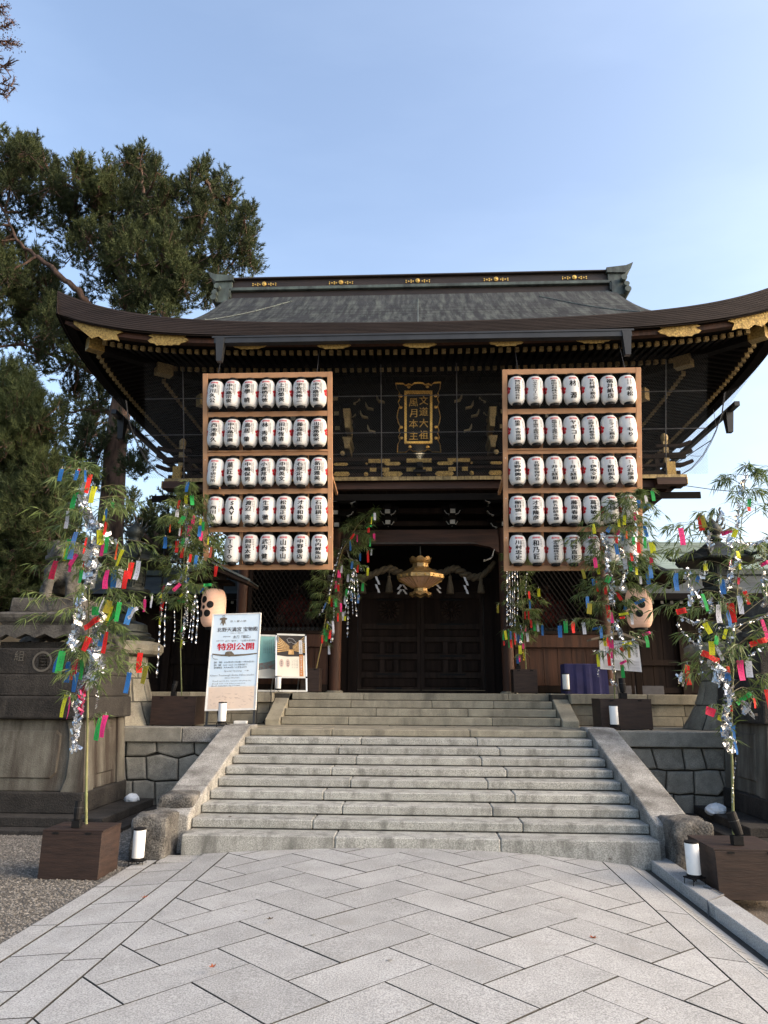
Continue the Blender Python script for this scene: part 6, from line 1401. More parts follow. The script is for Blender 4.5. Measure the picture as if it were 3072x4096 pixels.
# notice board with little roof
t = thing('notice_board', 'wooden post notice board with small gabled roof and white printed sheet', 'notice board', (3.70, 13.2, 1.11))
p0 = at(2489, 2825, 13.2); MB().beam((3.71, 13.22, 1.11), (3.60, 13.22, 2.75), .10, .10, up=(0, 1, 0)).build('post', greywood, t)
ap = at(2470, 2527, 13.1); la = at(2358, 2556, 13.1); ra = at(2578, 2568, 13.1)
for q in (la, ra):
    s = -1 if q.x < ap.x else 1; MB().prism([(ap.x, ap.z), (q.x, q.z), (q.x, q.z - .035), (ap.x, ap.z - .05)], 12.98, 13.3, 'y').build('roof_board', greywood, t)
c4 = [at(*p, 13.1) for p in ((2397, 2562), (2553, 2562), (2568, 2688), (2402, 2676))]
MB().add([v.copy() for v in c4] + [v + Vector((0, .02, 0)) for v in c4], [(3, 2, 1, 0), (4, 5, 6, 7), (0, 1, 5, 4), (1, 2, 6, 5), (2, 3, 7, 6), (3, 0, 4, 7)]).build('notice_sheet', whitepaper, t)
mb = MB(); A, B, C_, D = c4
def nb(u_, v2): p = A.lerp(B, u_).lerp(D.lerp(C_, u_), 1 - v2); return (p.x, p.y - .006, p.z)
mb.text('北野天満宮', .92, .86, .075, w=.05, vertical=True, fn=nb, bold=.01)
for k in range(12): mb.text('菅原道真公御神徳', .83 - k * .062, .90 - .02 * (k % 3), .045, w=.035, vertical=True, fn=nb)
mb.build('lettering', greyink, t)
mb = MB()
for k in range(16):
    v2 = .34 - k * .019; x1_ = .95 if k % 5 != 4 else .55; mb.add([nb(.07, v2), nb(x1_, v2), nb(x1_, v2 - .007), nb(.07, v2 - .007)], [(0, 1, 2, 3)])
mb.build('print_lines', mat('faint_print', (.42, .42, .44), (.5, .5, .52), 40, .8), t)

# cloth-covered table
t = thing('cloth_covered_table', 'low table covered to the ground with dark navy cloth on the gate platform', 'table', (3.37, 14.85, 1.69))
mb = MB(); n = 40; vs = []
cs = [(2.98, 14.62), (3.80, 14.62), (3.80, 15.05), (2.98, 15.05)]
per = []
for i in range(4):
    a, b = Vector(cs[i]), Vector(cs[(i + 1) % 4]); m_ = 14 if i % 2 == 0 else 8; per += [a.lerp(b, k / m_) for k in range(m_)]
cen = Vector((3.39, 14.835)); L2 = []
for lev, (z, amp) in enumerate(((2.285, 0), (2.27, .004), (2.0, .008), (1.695, .012))):
    for k, p in enumerate(per): d = (p - cen).normalized() * (amp * (1 + math.sin(k * 1.9)) + (.0 if lev == 0 else .006)); vs.append((p.x + d.x, p.y + d.y, z))
n = len(per); mb.add(vs, [(l * n + i, l * n + (i + 1) % n, (l + 1) * n + (i + 1) % n, (l + 1) * n + i) for l in range(3) for i in range(n)] + [tuple(range(n))]).build('cloth', purple, t)
for a, b in ((3.03, 14.67), (3.75, 14.67), (3.03, 15.0), (3.75, 15.0)): MB().box(a - .015, a + .015, b - .015, b + .015, 1.69, 2.26).build('leg', alum, t)

# white cylinder floor lamps on little wire stands
def floor_lamp(x, y, z, s, lab, first=[None]):
    if first[0] is None:
        t = thing('floor_lantern', lab, 'floor lantern', (0, 0, 0), group='white cylinder lanterns along the steps')
        MB().lathe([(.072, .10), (.074, .105), (.074, .42), (.072, .425)], 24).build('shade', milky, t, False, smooth='auto'); MB().lathe([(.075, .42), (.077, .422), (.077, .438), (.07, .44), (.055, .44)], 24).build('top_rim', black, t, False)
        MB().lathe([(.078, .075), (.078, .10), (.07, .105)], 24).build('bottom_rim', black, t, False); MB().box(-.095, .095, -.07, .07, .062, .075).build('plate', black, t, False)
        for a in (-.085, .085):
            for b in (-.06, .06): MB().tube([(a, b, .065), (a * 1.05, b * 1.05, 0)], .004, 5).build('leg', black, t, False)
        MB().tube([(-.02, 0, .065), (0, .01, .02), (.03, .0, .05)], .006, 5).build('cable_knot', black, t, False); first[0] = t; t.location = (x, y, z); t.scale = (s,) * 3; return t
    r = dup(first[0], (x, y, z), (0, 0, rnd(-.5, .5)), lab); r.scale = (s,) * 3; return r
p = at(551, 3430, 8.22)
floor_lamp(p.x, 8.22, -.15, .88, 'white cylinder lantern on the gravel between planter and left newel stone')
p = at(2779, 3545, 7.6); floor_lamp(2.685, 7.62, -.085, .88, 'white cylinder lantern standing on the right kerb beside the planter')
p = at(887, 2885, 12.1); floor_lamp(p.x, 12.1, 1.125, .92, 'white cylinder lantern in front of the blue signboard')
p = at(2460, 2920, 12.15); floor_lamp(p.x, 12.15, 1.12, .92, 'white cylinder lantern in front of the right terrace planter')
p = at(1113, 2745, 14.1); floor_lamp(p.x, 14.1, 1.69, .72, 'white cylinder lantern beside the poster stand at the top left of the upper steps')
p = at(2266, 2768, 14.4); floor_lamp(p.x, 14.4, 1.69, .90, 'white cylinder lantern before the navy cloth table')
for P, lab in (([(p2[0], p2[1], p2[2]) for p2 in ((2.72, 7.5, -.08), (2.78, 7.4, -.075), (2.79, 7.22, -.075), (2.68, 7.12, -.08), (2.58, 7.05, -.085), (2.55, 6.98, -.2))], 'grey cable trailing from the kerb lantern into the gully'),
    ([(-2.93, 14.1, 1.75), (-2.86, 14.0, 1.74), (-2.83, 13.93, 1.6), (-2.86, 13.9, 1.3), (-2.92, 13.7, 1.13), (-3.0, 13.5, 1.12)], 'black cable hanging down the platform facing beside the poster stand')):
    tag(MB().tube(P, .007, 5).build('cable', black if 'black' in lab else wirem), lab, 'cable')

# planters
def planter(x0, x1, y0, y1, z0, z1, lab, rot=0):
    cx, cy = (x0 + x1) / 2, (y0 + y1) / 2; w_, d_, h_ = (x1 - x0) / 2, (y1 - y0) / 2, z1 - z0
    t = thing('wooden_planter', lab, 'planter', (cx, cy, z0), (0, 0, rot), group='dark wooden boxes holding the bamboo')
    MB().box(-w_, w_, -d_, -d_ + .02, 0.02, h_, .002).build('front_panel', planterm, t, False); MB().box(-w_, w_, d_ - .02, d_, 0.02, h_, .002).build('back_panel', planterm, t, False)
    for s in (-1, 1): MB().box(*sorted((s * w_, s * (w_ - .02))), -d_ + .021, d_ - .021, 0.02, h_, .002).build('side_panel', planterm, t, False)
    n = 4
    for k in range(n):
        a = -d_ + .012 + (2 * d_ - .024) * k / n; MB().box(-w_ - .008, w_ + .008, a + .002, a + (2 * d_ - .024) / n - .002, h_ + .001, h_ + .019, .002).build('lid_board', planterm, t, False)
    for a in (-w_ * .55, w_ * .55): MB().box(a - .03, a + .03, -d_ - .006, -d_ - .001, h_ - .02, h_).build('hinge', black, t, False)
    for a in (-w_ + .03, w_ - .03): MB().box(a - .02, a + .02, -d_ + .03, -d_ + .07, 0, .02).build('foot', black, t, False)
    return t
planter(-3.845, -3.225, 7.6, 8.08, -.165, .297, 'dark brown wooden box on the gravel at the front left')
planter(2.83, 3.50, 7.42, 8.12, -.19, .25, 'dark reddish brown wooden box right of the kerb at the front right', R(0))
planter(-4.62, -3.84, 12.42, 13.0, 1.115, 1.60, 'dark brown wooden box on the left terrace beside the signboard')
planter(3.06, 3.90, 12.3, 12.9, 1.112, 1.60, 'dark brown wooden box on the right terrace with a white lantern before it')
planter(-2.40, -2.02, 14.75, 15.2, 1.69, 2.16, 'brown wooden box by the left gate column behind the poster stand')
planter(1.96, 2.44, 14.75, 15.2, 1.69, 2.16, 'brown wooden box by the right gate column')
def spotlight(x, y, z, tx, ty, tz, s, lab):
    t = thing('spotlight', lab, 'spotlight', (x, y, z), group='black spotlights on the planters')
    MB().box(-.045 * s, .045 * s, -.035 * s, .035 * s, 0, .075 * s, .004).build('ballast_box', black, t, False)
    d = Vector((tx, ty, tz)).normalized(); c = Vector((0, 0, .16 * s)); MB().tube([c - d * .08 * s, c - d * .02 * s, c + d * .10 * s], [.035 * s, .042 * s, .042 * s], 14).build('lamp_head', black, t, False); MB().tube([c + d * .03 * s, c + d * .035 * s], .045 * s, 14).build('collar', MATS['gutter_metal'], t, False); MB().tube([(0, 0, .07 * s), tuple(c)], .012 * s, 6).build('bracket', black, t, False)
spotlight(-3.56, 7.74, .318, .0, .1, 1, 1.0, 'small black spotlight on the front left box'); spotlight(3.13, 7.62, .271, -.25, .1, 1, 1.15, 'tilted black spotlight on the front right box')
spotlight(-4.30, 12.6, 1.62, .2, .1, 1, 1.0, 'small black spotlight on the left terrace box'); spotlight(3.50, 12.5, 1.62, .0, .1, 1, 1.3, 'black spotlight on the right terrace box')
spotlight(2.08, 14.85, 2.18, .0, .1, 1, 1.0, 'small black spotlight on the box by the right gate column'); spotlight(-2.33, 14.85, 2.18, .0, .1, 1, 1.0, 'small black spotlight on the box by the left gate column')

# plastic bags, leaves, overhead cable, vertical pipe, low screens
def bag(px_, py_, Y, r, lab):
    p = at(px_, py_, Y); rs = random.Random(px_); mb = MB(); mb.ball((0, 0, r[2]), r, 12, 0, 8)
    mb.v = [(x + rs.uniform(-.012, .012), y + rs.uniform(-.012, .012), max(0, z + rs.uniform(-.012, .012))) for x, y, z in mb.v]
    o = mb.build('plastic_bag', bagm); o.location = p; tag(o, lab, 'plastic bag')
bag(525, 3222, 11.6, (.12, .10, .09), 'crumpled white plastic bag at the foot of the left retaining wall'); bag(2865, 3266, 11.2, (.16, .1, .09), 'crumpled white plastic bag behind the black right plinth')
for px_, py_, col, lab in ((578, 3593, 'o', 'orange dead leaf on the left border slabs'), (2373, 3755, 'r', 'small red dead leaf on the right side of the path'), (850, 3872, 'r', 'brown sliver of leaf on the lower left paving'), (1080, 3680, 'b', 'dark leaf fragment near the middle of the path'), (2440, 3440, 'b', 'dark leaf fragment at the upper right border stone'), (920, 3270, 'b', 'dark leaf fragment lying on the third step')):
    d = ray(px_, py_); zf = g(-2) if px_ < 700 else (-.05 if px_ > 2000 else 0)
    if 'step' in lab: zf = .338
    tt = (zf - H) / d.z; p = Vector((d.x * tt, d.y * tt, zf + .004)); s = .035; mb = MB(); pts = [(math.cos(a) * s * (1 if i % 2 else .55), math.sin(a) * s * (.7 if i % 2 else .4), .004 + .01 * (i % 2)) for i, a in enumerate(np.linspace(0, 2 * PI, 11)[:-1])]
    mb.add(pts + [(0, 0, .002)], [(i, (i + 1) % 10, 10) for i in range(10)]); o = mb.build('dead_leaf', deadleaf if col != 'b' else mat('dark_leaf' if 'dark_leaf' not in MATS else 'dark_leaf2', (.06, .04, .025), None, 20)); o.location = p; o.rotation_euler = (0, 0, rnd(0, 6)); tag(o, lab, 'dead leaf')
a, b = at(2735, 1942, 14.4), at(3150, 1980, 13); mb = MB().tube([a, a.lerp(b, .3) - Vector((0, 0, .03)), a.lerp(b, .6) - Vector((0, 0, .03)), b, Vector((9, 12.6, 6.1))], .008, 5); tag(mb.build('overhead_cable', wirem), 'thin cable running from the balcony corner out to the right against the sky', 'cable')
for px_, lab in ((668, 'thin dark rain pipe in front of the left corridor'),):
    p = at(px_, 2100, 15.9); tag(MB().tube([(p.x, 15.9, 3.9), (p.x, 15.9, 6.2)], .025, 8).build('rain_pipe', black), lab, 'pipe')
scr = mat('clear_screen', (.10, .10, .11), (.08, .08, .085), 8, .2)
for x0, x1 in ((3.85, 4.35), (4.42, 5.0)): tag(MB().box(x0, x1, 14.9, 14.91, 1.69, 1.86, .003).build('low_screen', scr), 'low smoky screen on the platform %s' % ('next to the navy table' if x0 < 4 else 'farther right of the navy table'), 'screen')
# ============================================================ vegetation
def unit(a): return a / np.maximum(np.linalg.norm(a, axis=-1, keepdims=True), 1e-9)
def perp(D, rs):
    r = rs.randn(*D.shape); r -= D * (r * D).sum(-1, keepdims=True); return unit(r)
def brush(P, D, S, nn, nl, wd, rs):
    """bottle-brush shoots: P base, D direction, S length -> needle triangles"""
    n = len(P); t = rs.rand(n, nn) ** .8; ax = np.repeat(D[:, None], nn, 1); o = perp(ax.reshape(-1, 3), rs).reshape(n, nn, 3)
    base = P[:, None] + ax * (t * S[:, None])[..., None]; lean = (.35 + .55 * t)[..., None]
    d = unit(ax * lean + o * (1.05 - .5 * lean)); L = (nl * (.7 + .5 * rs.rand(n, nn)))[..., None]; tip = base + d * L
    s = unit(np.cross(d, rs.randn(n, nn, 3))) * wd
    V = np.stack([base - s, base + s, tip], 2).reshape(-1, 3); F = np.arange(len(V)).reshape(-1, 3); return V, F
def limb(P0, P1, r0, r1, rs, n=7, wob=.06):
    P0, P1 = Vector(P0), Vector(P1); L = (P1 - P0).length; pts = []
    for i in range(n):
        t = i / (n - 1); p = P0.lerp(P1, t); a = math.sin(t * PI) * L * wob; pts.append(p + Vector((rs.uniform(-1, 1), rs.uniform(-1, 1), rs.uniform(-.2, 1.2))) * a)
    return pts, [r0 + (r1 - r0) * i / (n - 1) for i in range(n)]
def pine(lab, trunk_pts, trunk_r, limbs, blobs, Yb, spread, m, seed, dens, nl, wd, S0, nn):
    rs = np.random.RandomState(seed); pr = random.Random(seed); t = thing('pine_tree', lab, 'tree', tuple(trunk_pts[0]))
    mb = MB().tube(trunk_pts, trunk_r, 12); mb.build('trunk', bark, t, smooth=True)
    ends = []
    for L in limbs:
        P = [at(x, y, Yb + dy) for x, y, dy in L]; Q = []; n = 8
        for i in range(len(P) - 1):
            for k in range(n): f = k / n; Q.append(P[i].lerp(P[i + 1], f) + Vector((pr.uniform(-.05, .05), pr.uniform(-.05, .05), pr.uniform(-.05, .05))))
        Q.append(P[-1]); r0 = .16 if len(L) > 3 else .10; MB().tube(Q, [r0 * (1 - .85 * i / len(Q)) for i in range(len(Q))], 7).build('limb', bark, t, smooth=True); ends += Q[n // 2:]
    V = []; F = []; off = 0; tw = MB()
    fill = []
    for i, a_ in enumerate(blobs):
        for b_ in blobs[i + 1:]:
            d_ = math.hypot(a_[0] - b_[0], a_[1] - b_[1])
            if d_ < 1.15 * (a_[2] + b_[2]) and d_ > 40 and pr.random() < .16: fill.append(((a_[0] + b_[0]) / 2, (a_[1] + b_[1]) / 2 + 8, min(a_[2], b_[2]) * .8))
    for (x, y, r) in list(blobs) + fill:
        Y = Yb + pr.uniform(-spread, spread); c = at(x, y, Y); rm = r / 2800 * (c - Vector((0, 0, H))).length; k = max(10, int(dens * rm * rm))
        e = min(ends, key=lambda q: (q - c).length) if ends else c
        pts, rr_ = limb(e, c, .05, .02, pr); tw.tube(pts, rr_, 5)
        cc = np.array(c); hh = rs.rand(k) ** 1.35; lim = (1 - hh) ** 1.2 + .04; ang = rs.rand(k) * 2 * PI; q_ = rs.rand(k) ** .5 * lim; u = np.stack([np.cos(ang) * q_, np.sin(ang) * q_, hh * 1.9 - .85], 1); P = cc + u * rm * 1.08; D = unit(u * np.array([.9, .9, .35]) + np.array([0, 0, .8]) + rs.randn(k, 3) * .22)
        ex = []; ed = []
        for q_ in range(4):
            az, of = rs.rand() * 2 * PI, rs.rand() ** .5 * .75; b0 = cc + np.array([math.cos(az) * of, math.sin(az) * of, .25 - .35 * of]) * rm; m2 = max(4, k // 12); h3 = rs.rand(m2); a3 = rs.rand(m2) * 2 * PI; r3 = (1 - h3) * .24 * rm
            ex.append(b0 + np.stack([np.cos(a3) * r3 + h3 * math.cos(az) * of * rm * .25, np.sin(a3) * r3 + h3 * math.sin(az) * of * rm * .25, h3 * rm * (1.05 + .3 * rs.rand())], 1)); ed.append(unit(np.stack([np.cos(a3) * .5, np.sin(a3) * .5, np.ones(m2)], 1) + rs.randn(m2, 3) * .15))
        P = np.concatenate([P] + ex); D = np.concatenate([D] + ed); k = len(P)
        S = S0 * (.6 + .7 * rs.rand(k)); v, f = brush(P, D, S, nn, nl, wd, rs); V.append(v); F.append(f + off); off += len(v)
        for i in range(0, k, 5): tw.tube([tuple(cc + (P[i] - cc) * .15), tuple(P[i]), tuple(P[i] + D[i] * S[i] * .8)], [.02, .012, .006], 3, cap=False)
    npmesh('crown', np.concatenate(V), np.concatenate(F), m, t); tw.build('twigs', bark, t, kind='stuff')
    return t
YB = 20.5
big_bl = [(-60, 760, 90), (-160, 900, 90), (-70, 980, 100), (-180, 1120, 100), (-60, 1250, 100), (-150, 1400, 90), (60, 640, 75), (150, 680, 60), (110, 612, 35), (40, 740, 80), (210, 745, 70), (300, 700, 45), (322, 668, 25), (130, 850, 60), (360, 780, 60), (430, 760, 60), (355, 725, 25), (520, 700, 60), (563, 632, 28), (505, 650, 30), (600, 740, 70), (625, 690, 30), (500, 830, 80), (400, 880, 80), (280, 880, 75), (650, 830, 70), (700, 790, 40), (620, 920, 85), (760, 760, 50), (822, 690, 34), (790, 700, 26),
  (850, 780, 60), (800, 860, 60), (915, 785, 36), (905, 880, 65), (980, 875, 34), (995, 860, 22), (960, 960, 66), (1000, 985, 36), (985, 1055, 48), (1018, 1085, 24), (880, 1000, 75), (760, 970, 70), (650, 1040, 85), (540, 1000, 80), (420, 1010, 80), (310, 1000, 60), (450, 1120, 75), (560, 1150, 85), (680, 1160, 75), (790, 1110, 70), (700, 1225, 50), (870, 1110, 50), (830, 1190, 50), (640, 1240, 60), (500, 1240, 60),
  (50, 980, 40), (130, 1110, 80), (200, 1190, 90), (60, 1200, 80), (100, 1320, 85), (200, 1330, 75), (30, 1100, 60), (300, 1270, 70), (350, 1370, 80), (430, 1420, 60), (290, 1440, 70), (150, 1450, 50), (410, 1490, 60), (390, 1600, 50), (300, 1600, 60), (370, 1700, 60), (250, 1690, 50), (320, 1800, 60), (400, 1820, 45), (530, 1745, 34), (560, 1850, 32), (520, 1880, 36), (560, 1900, 22), (480, 1730, 30), (300, 1900, 60), (380, 1930, 40)]
tp = [Vector((at(440, 2420, YB).x, YB, 1.0))] + [at(x, y, YB) for x, y in ((442, 2300), (438, 2120), (452, 1960), (462, 1790), (478, 1660), (496, 1590), (520, 1500), (540, 1380), (570, 1250), (600, 1120), (680, 1000))]
pine('tall dark pine with thick cones of needles rising behind the left roof corner', tp, [.46, .42, .39, .36, .34, .33, .36, .24, .2, .17, .13, .06],
     [[(496, 1590, 0), (400, 1500, .5), (250, 1430, .5), (100, 1380, 0)], [(520, 1500, 0), (420, 1330, -.5), (330, 1180, -1), (220, 1080, -1), (60, 960, -.5), (20, 850, 0)], [(545, 1350, 0), (480, 1100, .5), (440, 900, 0), (350, 780, 0), (200, 700, 0)], [(570, 1250, 0), (560, 1000, 0), (570, 800, 0), (565, 680, 0)],
      [(600, 1120, 0), (700, 1000, 0), (790, 920, 0), (850, 780, 0), (822, 700, 0)], [(650, 1040, 0), (760, 1060, .5), (900, 1020, 0), (1000, 1040, 0)], [(462, 1790, 0), (400, 1740, -.3), (320, 1700, 0)], [(452, 1900, 0), (500, 1860, 0), (550, 1850, 0)], [(478, 1660, 0), (380, 1640, .5), (250, 1650, 0)], [(496, 1590, 0), (440, 1480, 0), (300, 1300, 0), (150, 1200, 0)], [(470, 1720, 0), (510, 1750, 0), (535, 1745, 0)]],
     big_bl, YB, 1.4, needle, 11, 330, .13, .0125, .34, 34)
near_bl = [(40, 1560, 70), (110, 1600, 70), (30, 1660, 90), (150, 1690, 70), (60, 1760, 90), (180, 1830, 80), (60, 1890, 100), (210, 1930, 70), (130, 1990, 90), (250, 2030, 60), (50, 2060, 90), (200, 2110, 90), (100, 2170, 90), (280, 2150, 60), (50, 2260, 90), (180, 2260, 80), (260, 2290, 60), (120, 2350, 70), (30, 2370, 70), (300, 2380, 50), (200, 2400, 50), (-80, 1640, 90), (-180, 1760, 100), (-60, 1800, 90), (-90, 1960, 110), (-230, 1950, 110), (-320, 1820, 80), (-80, 2130, 110), (-230, 2120, 110), (-350, 2200, 90), (-120, 2280, 110), (-280, 2300, 100)]
YN = 14.0
pine('nearer pine with long pale needles at the left picture edge', [Vector((-10.6, 14, 1.0)), Vector((-10.4, 14, 3)), Vector((-9.8, 14, 5)), Vector((-9.2, 14, 7))], [.2, .17, .13, .06],
     [[(-350, 2200, 0), (-100, 2180, 0), (90, 2170, 0), (170, 2140, 0)], [(-330, 2000, 0), (-60, 1900, 0), (60, 1880, 0), (150, 1860, 0)], [(-250, 1800, 0), (-40, 1700, 0), (60, 1640, 0)], [(-330, 2300, 0), (0, 2290, 0), (160, 2280, 0)], [(-50, 2050, 0), (90, 2020, 0), (190, 2060, 0)]],
     near_bl, YN, .8, needle2, 5, 640, .12, .0065, .30, 44)
low_bl = [(600, 2080, 45), (660, 2110, 50), (560, 2130, 50), (520, 2020, 36), (500, 2100, 40), (620, 2180, 60), (700, 2180, 55), (720, 2060, 30), (760, 2120, 45), (680, 2010, 26), (560, 2230, 60), (660, 2260, 60), (780, 2210, 50), (740, 2280, 50)]
pine('low dark pine beyond the left corridor roof', [Vector((at(640, 2300, 24).x, 24, 1)), at(640, 2250, 24), at(620, 2100, 24)], [.2, .16, .06], [[(640, 2250, 0), (700, 2150, 0), (740, 2080, 0)], [(640, 2200, 0), (560, 2120, 0), (520, 2040, 0)]], low_bl, 24, 1, needle, 21, 260, .13, .015, .36, 30)
# broad-leaved tree behind
def leafy(lab, blobs, Y, m, seed, dens, ls, trunk):
    rs = np.random.RandomState(seed); t = thing('broadleaf_tree', lab, 'tree', tuple(trunk[0])); MB().tube(trunk, [.16, .12, .05], 8).build('trunk', bark, t, smooth=True); V = []
    tw = MB()
    for (x, y, r) in blobs:
        c = np.array(at(x, y, Y + rs.uniform(-.8, .8))); rm = r / 2800 * np.linalg.norm(c - np.array([0, 0, H])); k = int(dens * rm * rm); u = unit(rs.randn(k, 3)); P = c + u * rm * rs.rand(k, 1) ** .5
        D = unit(rs.randn(k, 3) + np.array([0, 0, -.3])); s = perp(D, rs) * ls * .28; L = D * ls * (.7 + .6 * rs.rand(k, 1)); V.append(np.stack([P, P + L * .5 + s, P + L, P + L * .5 - s], 1).reshape(-1, 3)); tw.tube([tuple(trunk[-1]), tuple(c)], [.04, .015], 4)
    V = np.concatenate(V); npmesh('crown', V, np.arange(len(V)).reshape(-1, 4), m, t); tw.build('limb', bark, t)
leafy('green leafy tree showing between the left bamboo and the lantern rack', [(800, 2060, 55), (850, 2100, 50), (880, 2170, 50), (820, 2180, 60), (760, 2230, 50), (900, 2240, 45), (860, 2280, 50), (940, 2120, 36), (780, 2120, 40)], 26, broadleaf, 3, 700, .16, [Vector((at(850, 2400, 26).x, 26, 1)), at(850, 2300, 26), at(850, 2150, 26)])
leafy('dark leafy bushes behind the plaster wall at the far left', [(30, 2350, 70), (130, 2400, 60), (220, 2330, 70), (60, 2250, 80), (330, 2300, 60), (400, 2350, 50), (180, 2220, 60)], 19, broadleaf, 4, 500, .16, [Vector((at(130, 2700, 19).x, 19, 1)), at(130, 2500, 19), at(130, 2400, 19)])
# browned cedar sprays in the top left corner
t = thing('cedar_tree', 'browned cedar twigs poking in at the top left corner', 'tree', (-9.6, 10, 0))
MB().tube([Vector((-9.6, 10, -.2)), Vector((-9.5, 10, 6)), Vector((-9.3, 10, 12)), Vector((-9.1, 10, 14.5))], [.35, .3, .2, .1], 10).build('trunk', bark, t, smooth=True)
rs = np.random.RandomState(8); tw = MB(); Pl = []
def spray(p, d, L, lev):
    q = p + d * L; tw.tube([tuple(p), tuple((p + q) / 2 + Vector(rs.randn(3) * L * .05)), tuple(q)], [.004 + .006 * lev, .003 + .004 * lev, .002 + .003 * lev], 4, cap=False)
    if lev == 0: return
    for k in range(5):
        s = p.lerp(q, .25 + .18 * k); dd = (d + Vector(rs.randn(3)) * .55).normalized(); spray(s, dd, L * .55, lev - 1)
for (x0, y0, x1, y1, leafy_) in ((-300, 60, 20, 110, 1), (-300, 20, 0, 30, 1), (-250, 100, 30, 170, 1), (-280, 250, 20, 270, 0), (-280, 260, 60, 350, 0), (-300, 300, 10, 380, 0), (-260, 200, -10, 250, 0)):
    a, b = at(x0, y0, 10), at(x1, y1, 10); tw.tube([tuple(Vector((-9.2, 10, a.z - .5))), tuple(a), tuple(a.lerp(b, .6)), tuple(b)], [.05, .03, .015, .008], 5)
    d = (b - a).normalized()
    for k in range(7):
        s = a.lerp(b, .45 + .1 * k) if k < 6 else b; dd = (d * .8 + Vector(rs.randn(3)) * .5 + Vector((0, 0, -.1))).normalized(); spray(s, dd, .16 if leafy_ else .20, 2)
        if leafy_:
            for q in range(60): Pl.append(s + dd * rs.rand() * .22 + Vector(rs.randn(3)) * .05)
        elif k % 3 == 1:
            for q in range(18): Pl.append(s + dd * .12 + Vector(rs.randn(3)) * .025)
tw.build('twigs', bark, t, kind='stuff'); P = np.array([tuple(p) for p in Pl]); D = unit(rs.randn(len(P), 3)); s = perp(D, rs) * .010; V = np.stack([P, P + D * .02 + s, P + D * .045, P + D * .02 - s], 1).reshape(-1, 3); npmesh('foliage', V, np.arange(len(V)).reshape(-1, 4), cedarbr, t, kind='stuff')

# ============================================================ bamboo with paper strips and foil
def leaves(P, D, L, W_, rs):
    n = len(P); S = perp(D, rs) * W_[:, None]; dn = np.array([0, 0, -1.]) * (L * .18)[:, None]; A = P; B = P + D * (L * .35)[:, None] + S; C = P + D * (L * .35)[:, None] - S; M_ = P + D * (L * .4)[:, None] + dn * .1; T = P + D * L[:, None] + dn
    V = np.stack([A, B, T, C], 1).reshape(-1, 3); return V, np.arange(len(V)).reshape(-1, 4)
COLN = dict(red='red', green='green', blue='blue', pink='bright pink', yellow='yellow', white='white', crimson='crimson', orange='orange', olive='olive gold', coral='coral', sky='light blue')
NTH = [''] + [q + ' ' for q in 'second third fourth fifth sixth seventh eighth ninth tenth eleventh twelfth thirteenth fourteenth fifteenth sixteenth seventeenth eighteenth nineteenth twentieth'.split()] + ['twenty-%s ' % q for q in 'first second third fourth fifth sixth seventh eighth ninth'.split()] + ['thirtieth ']
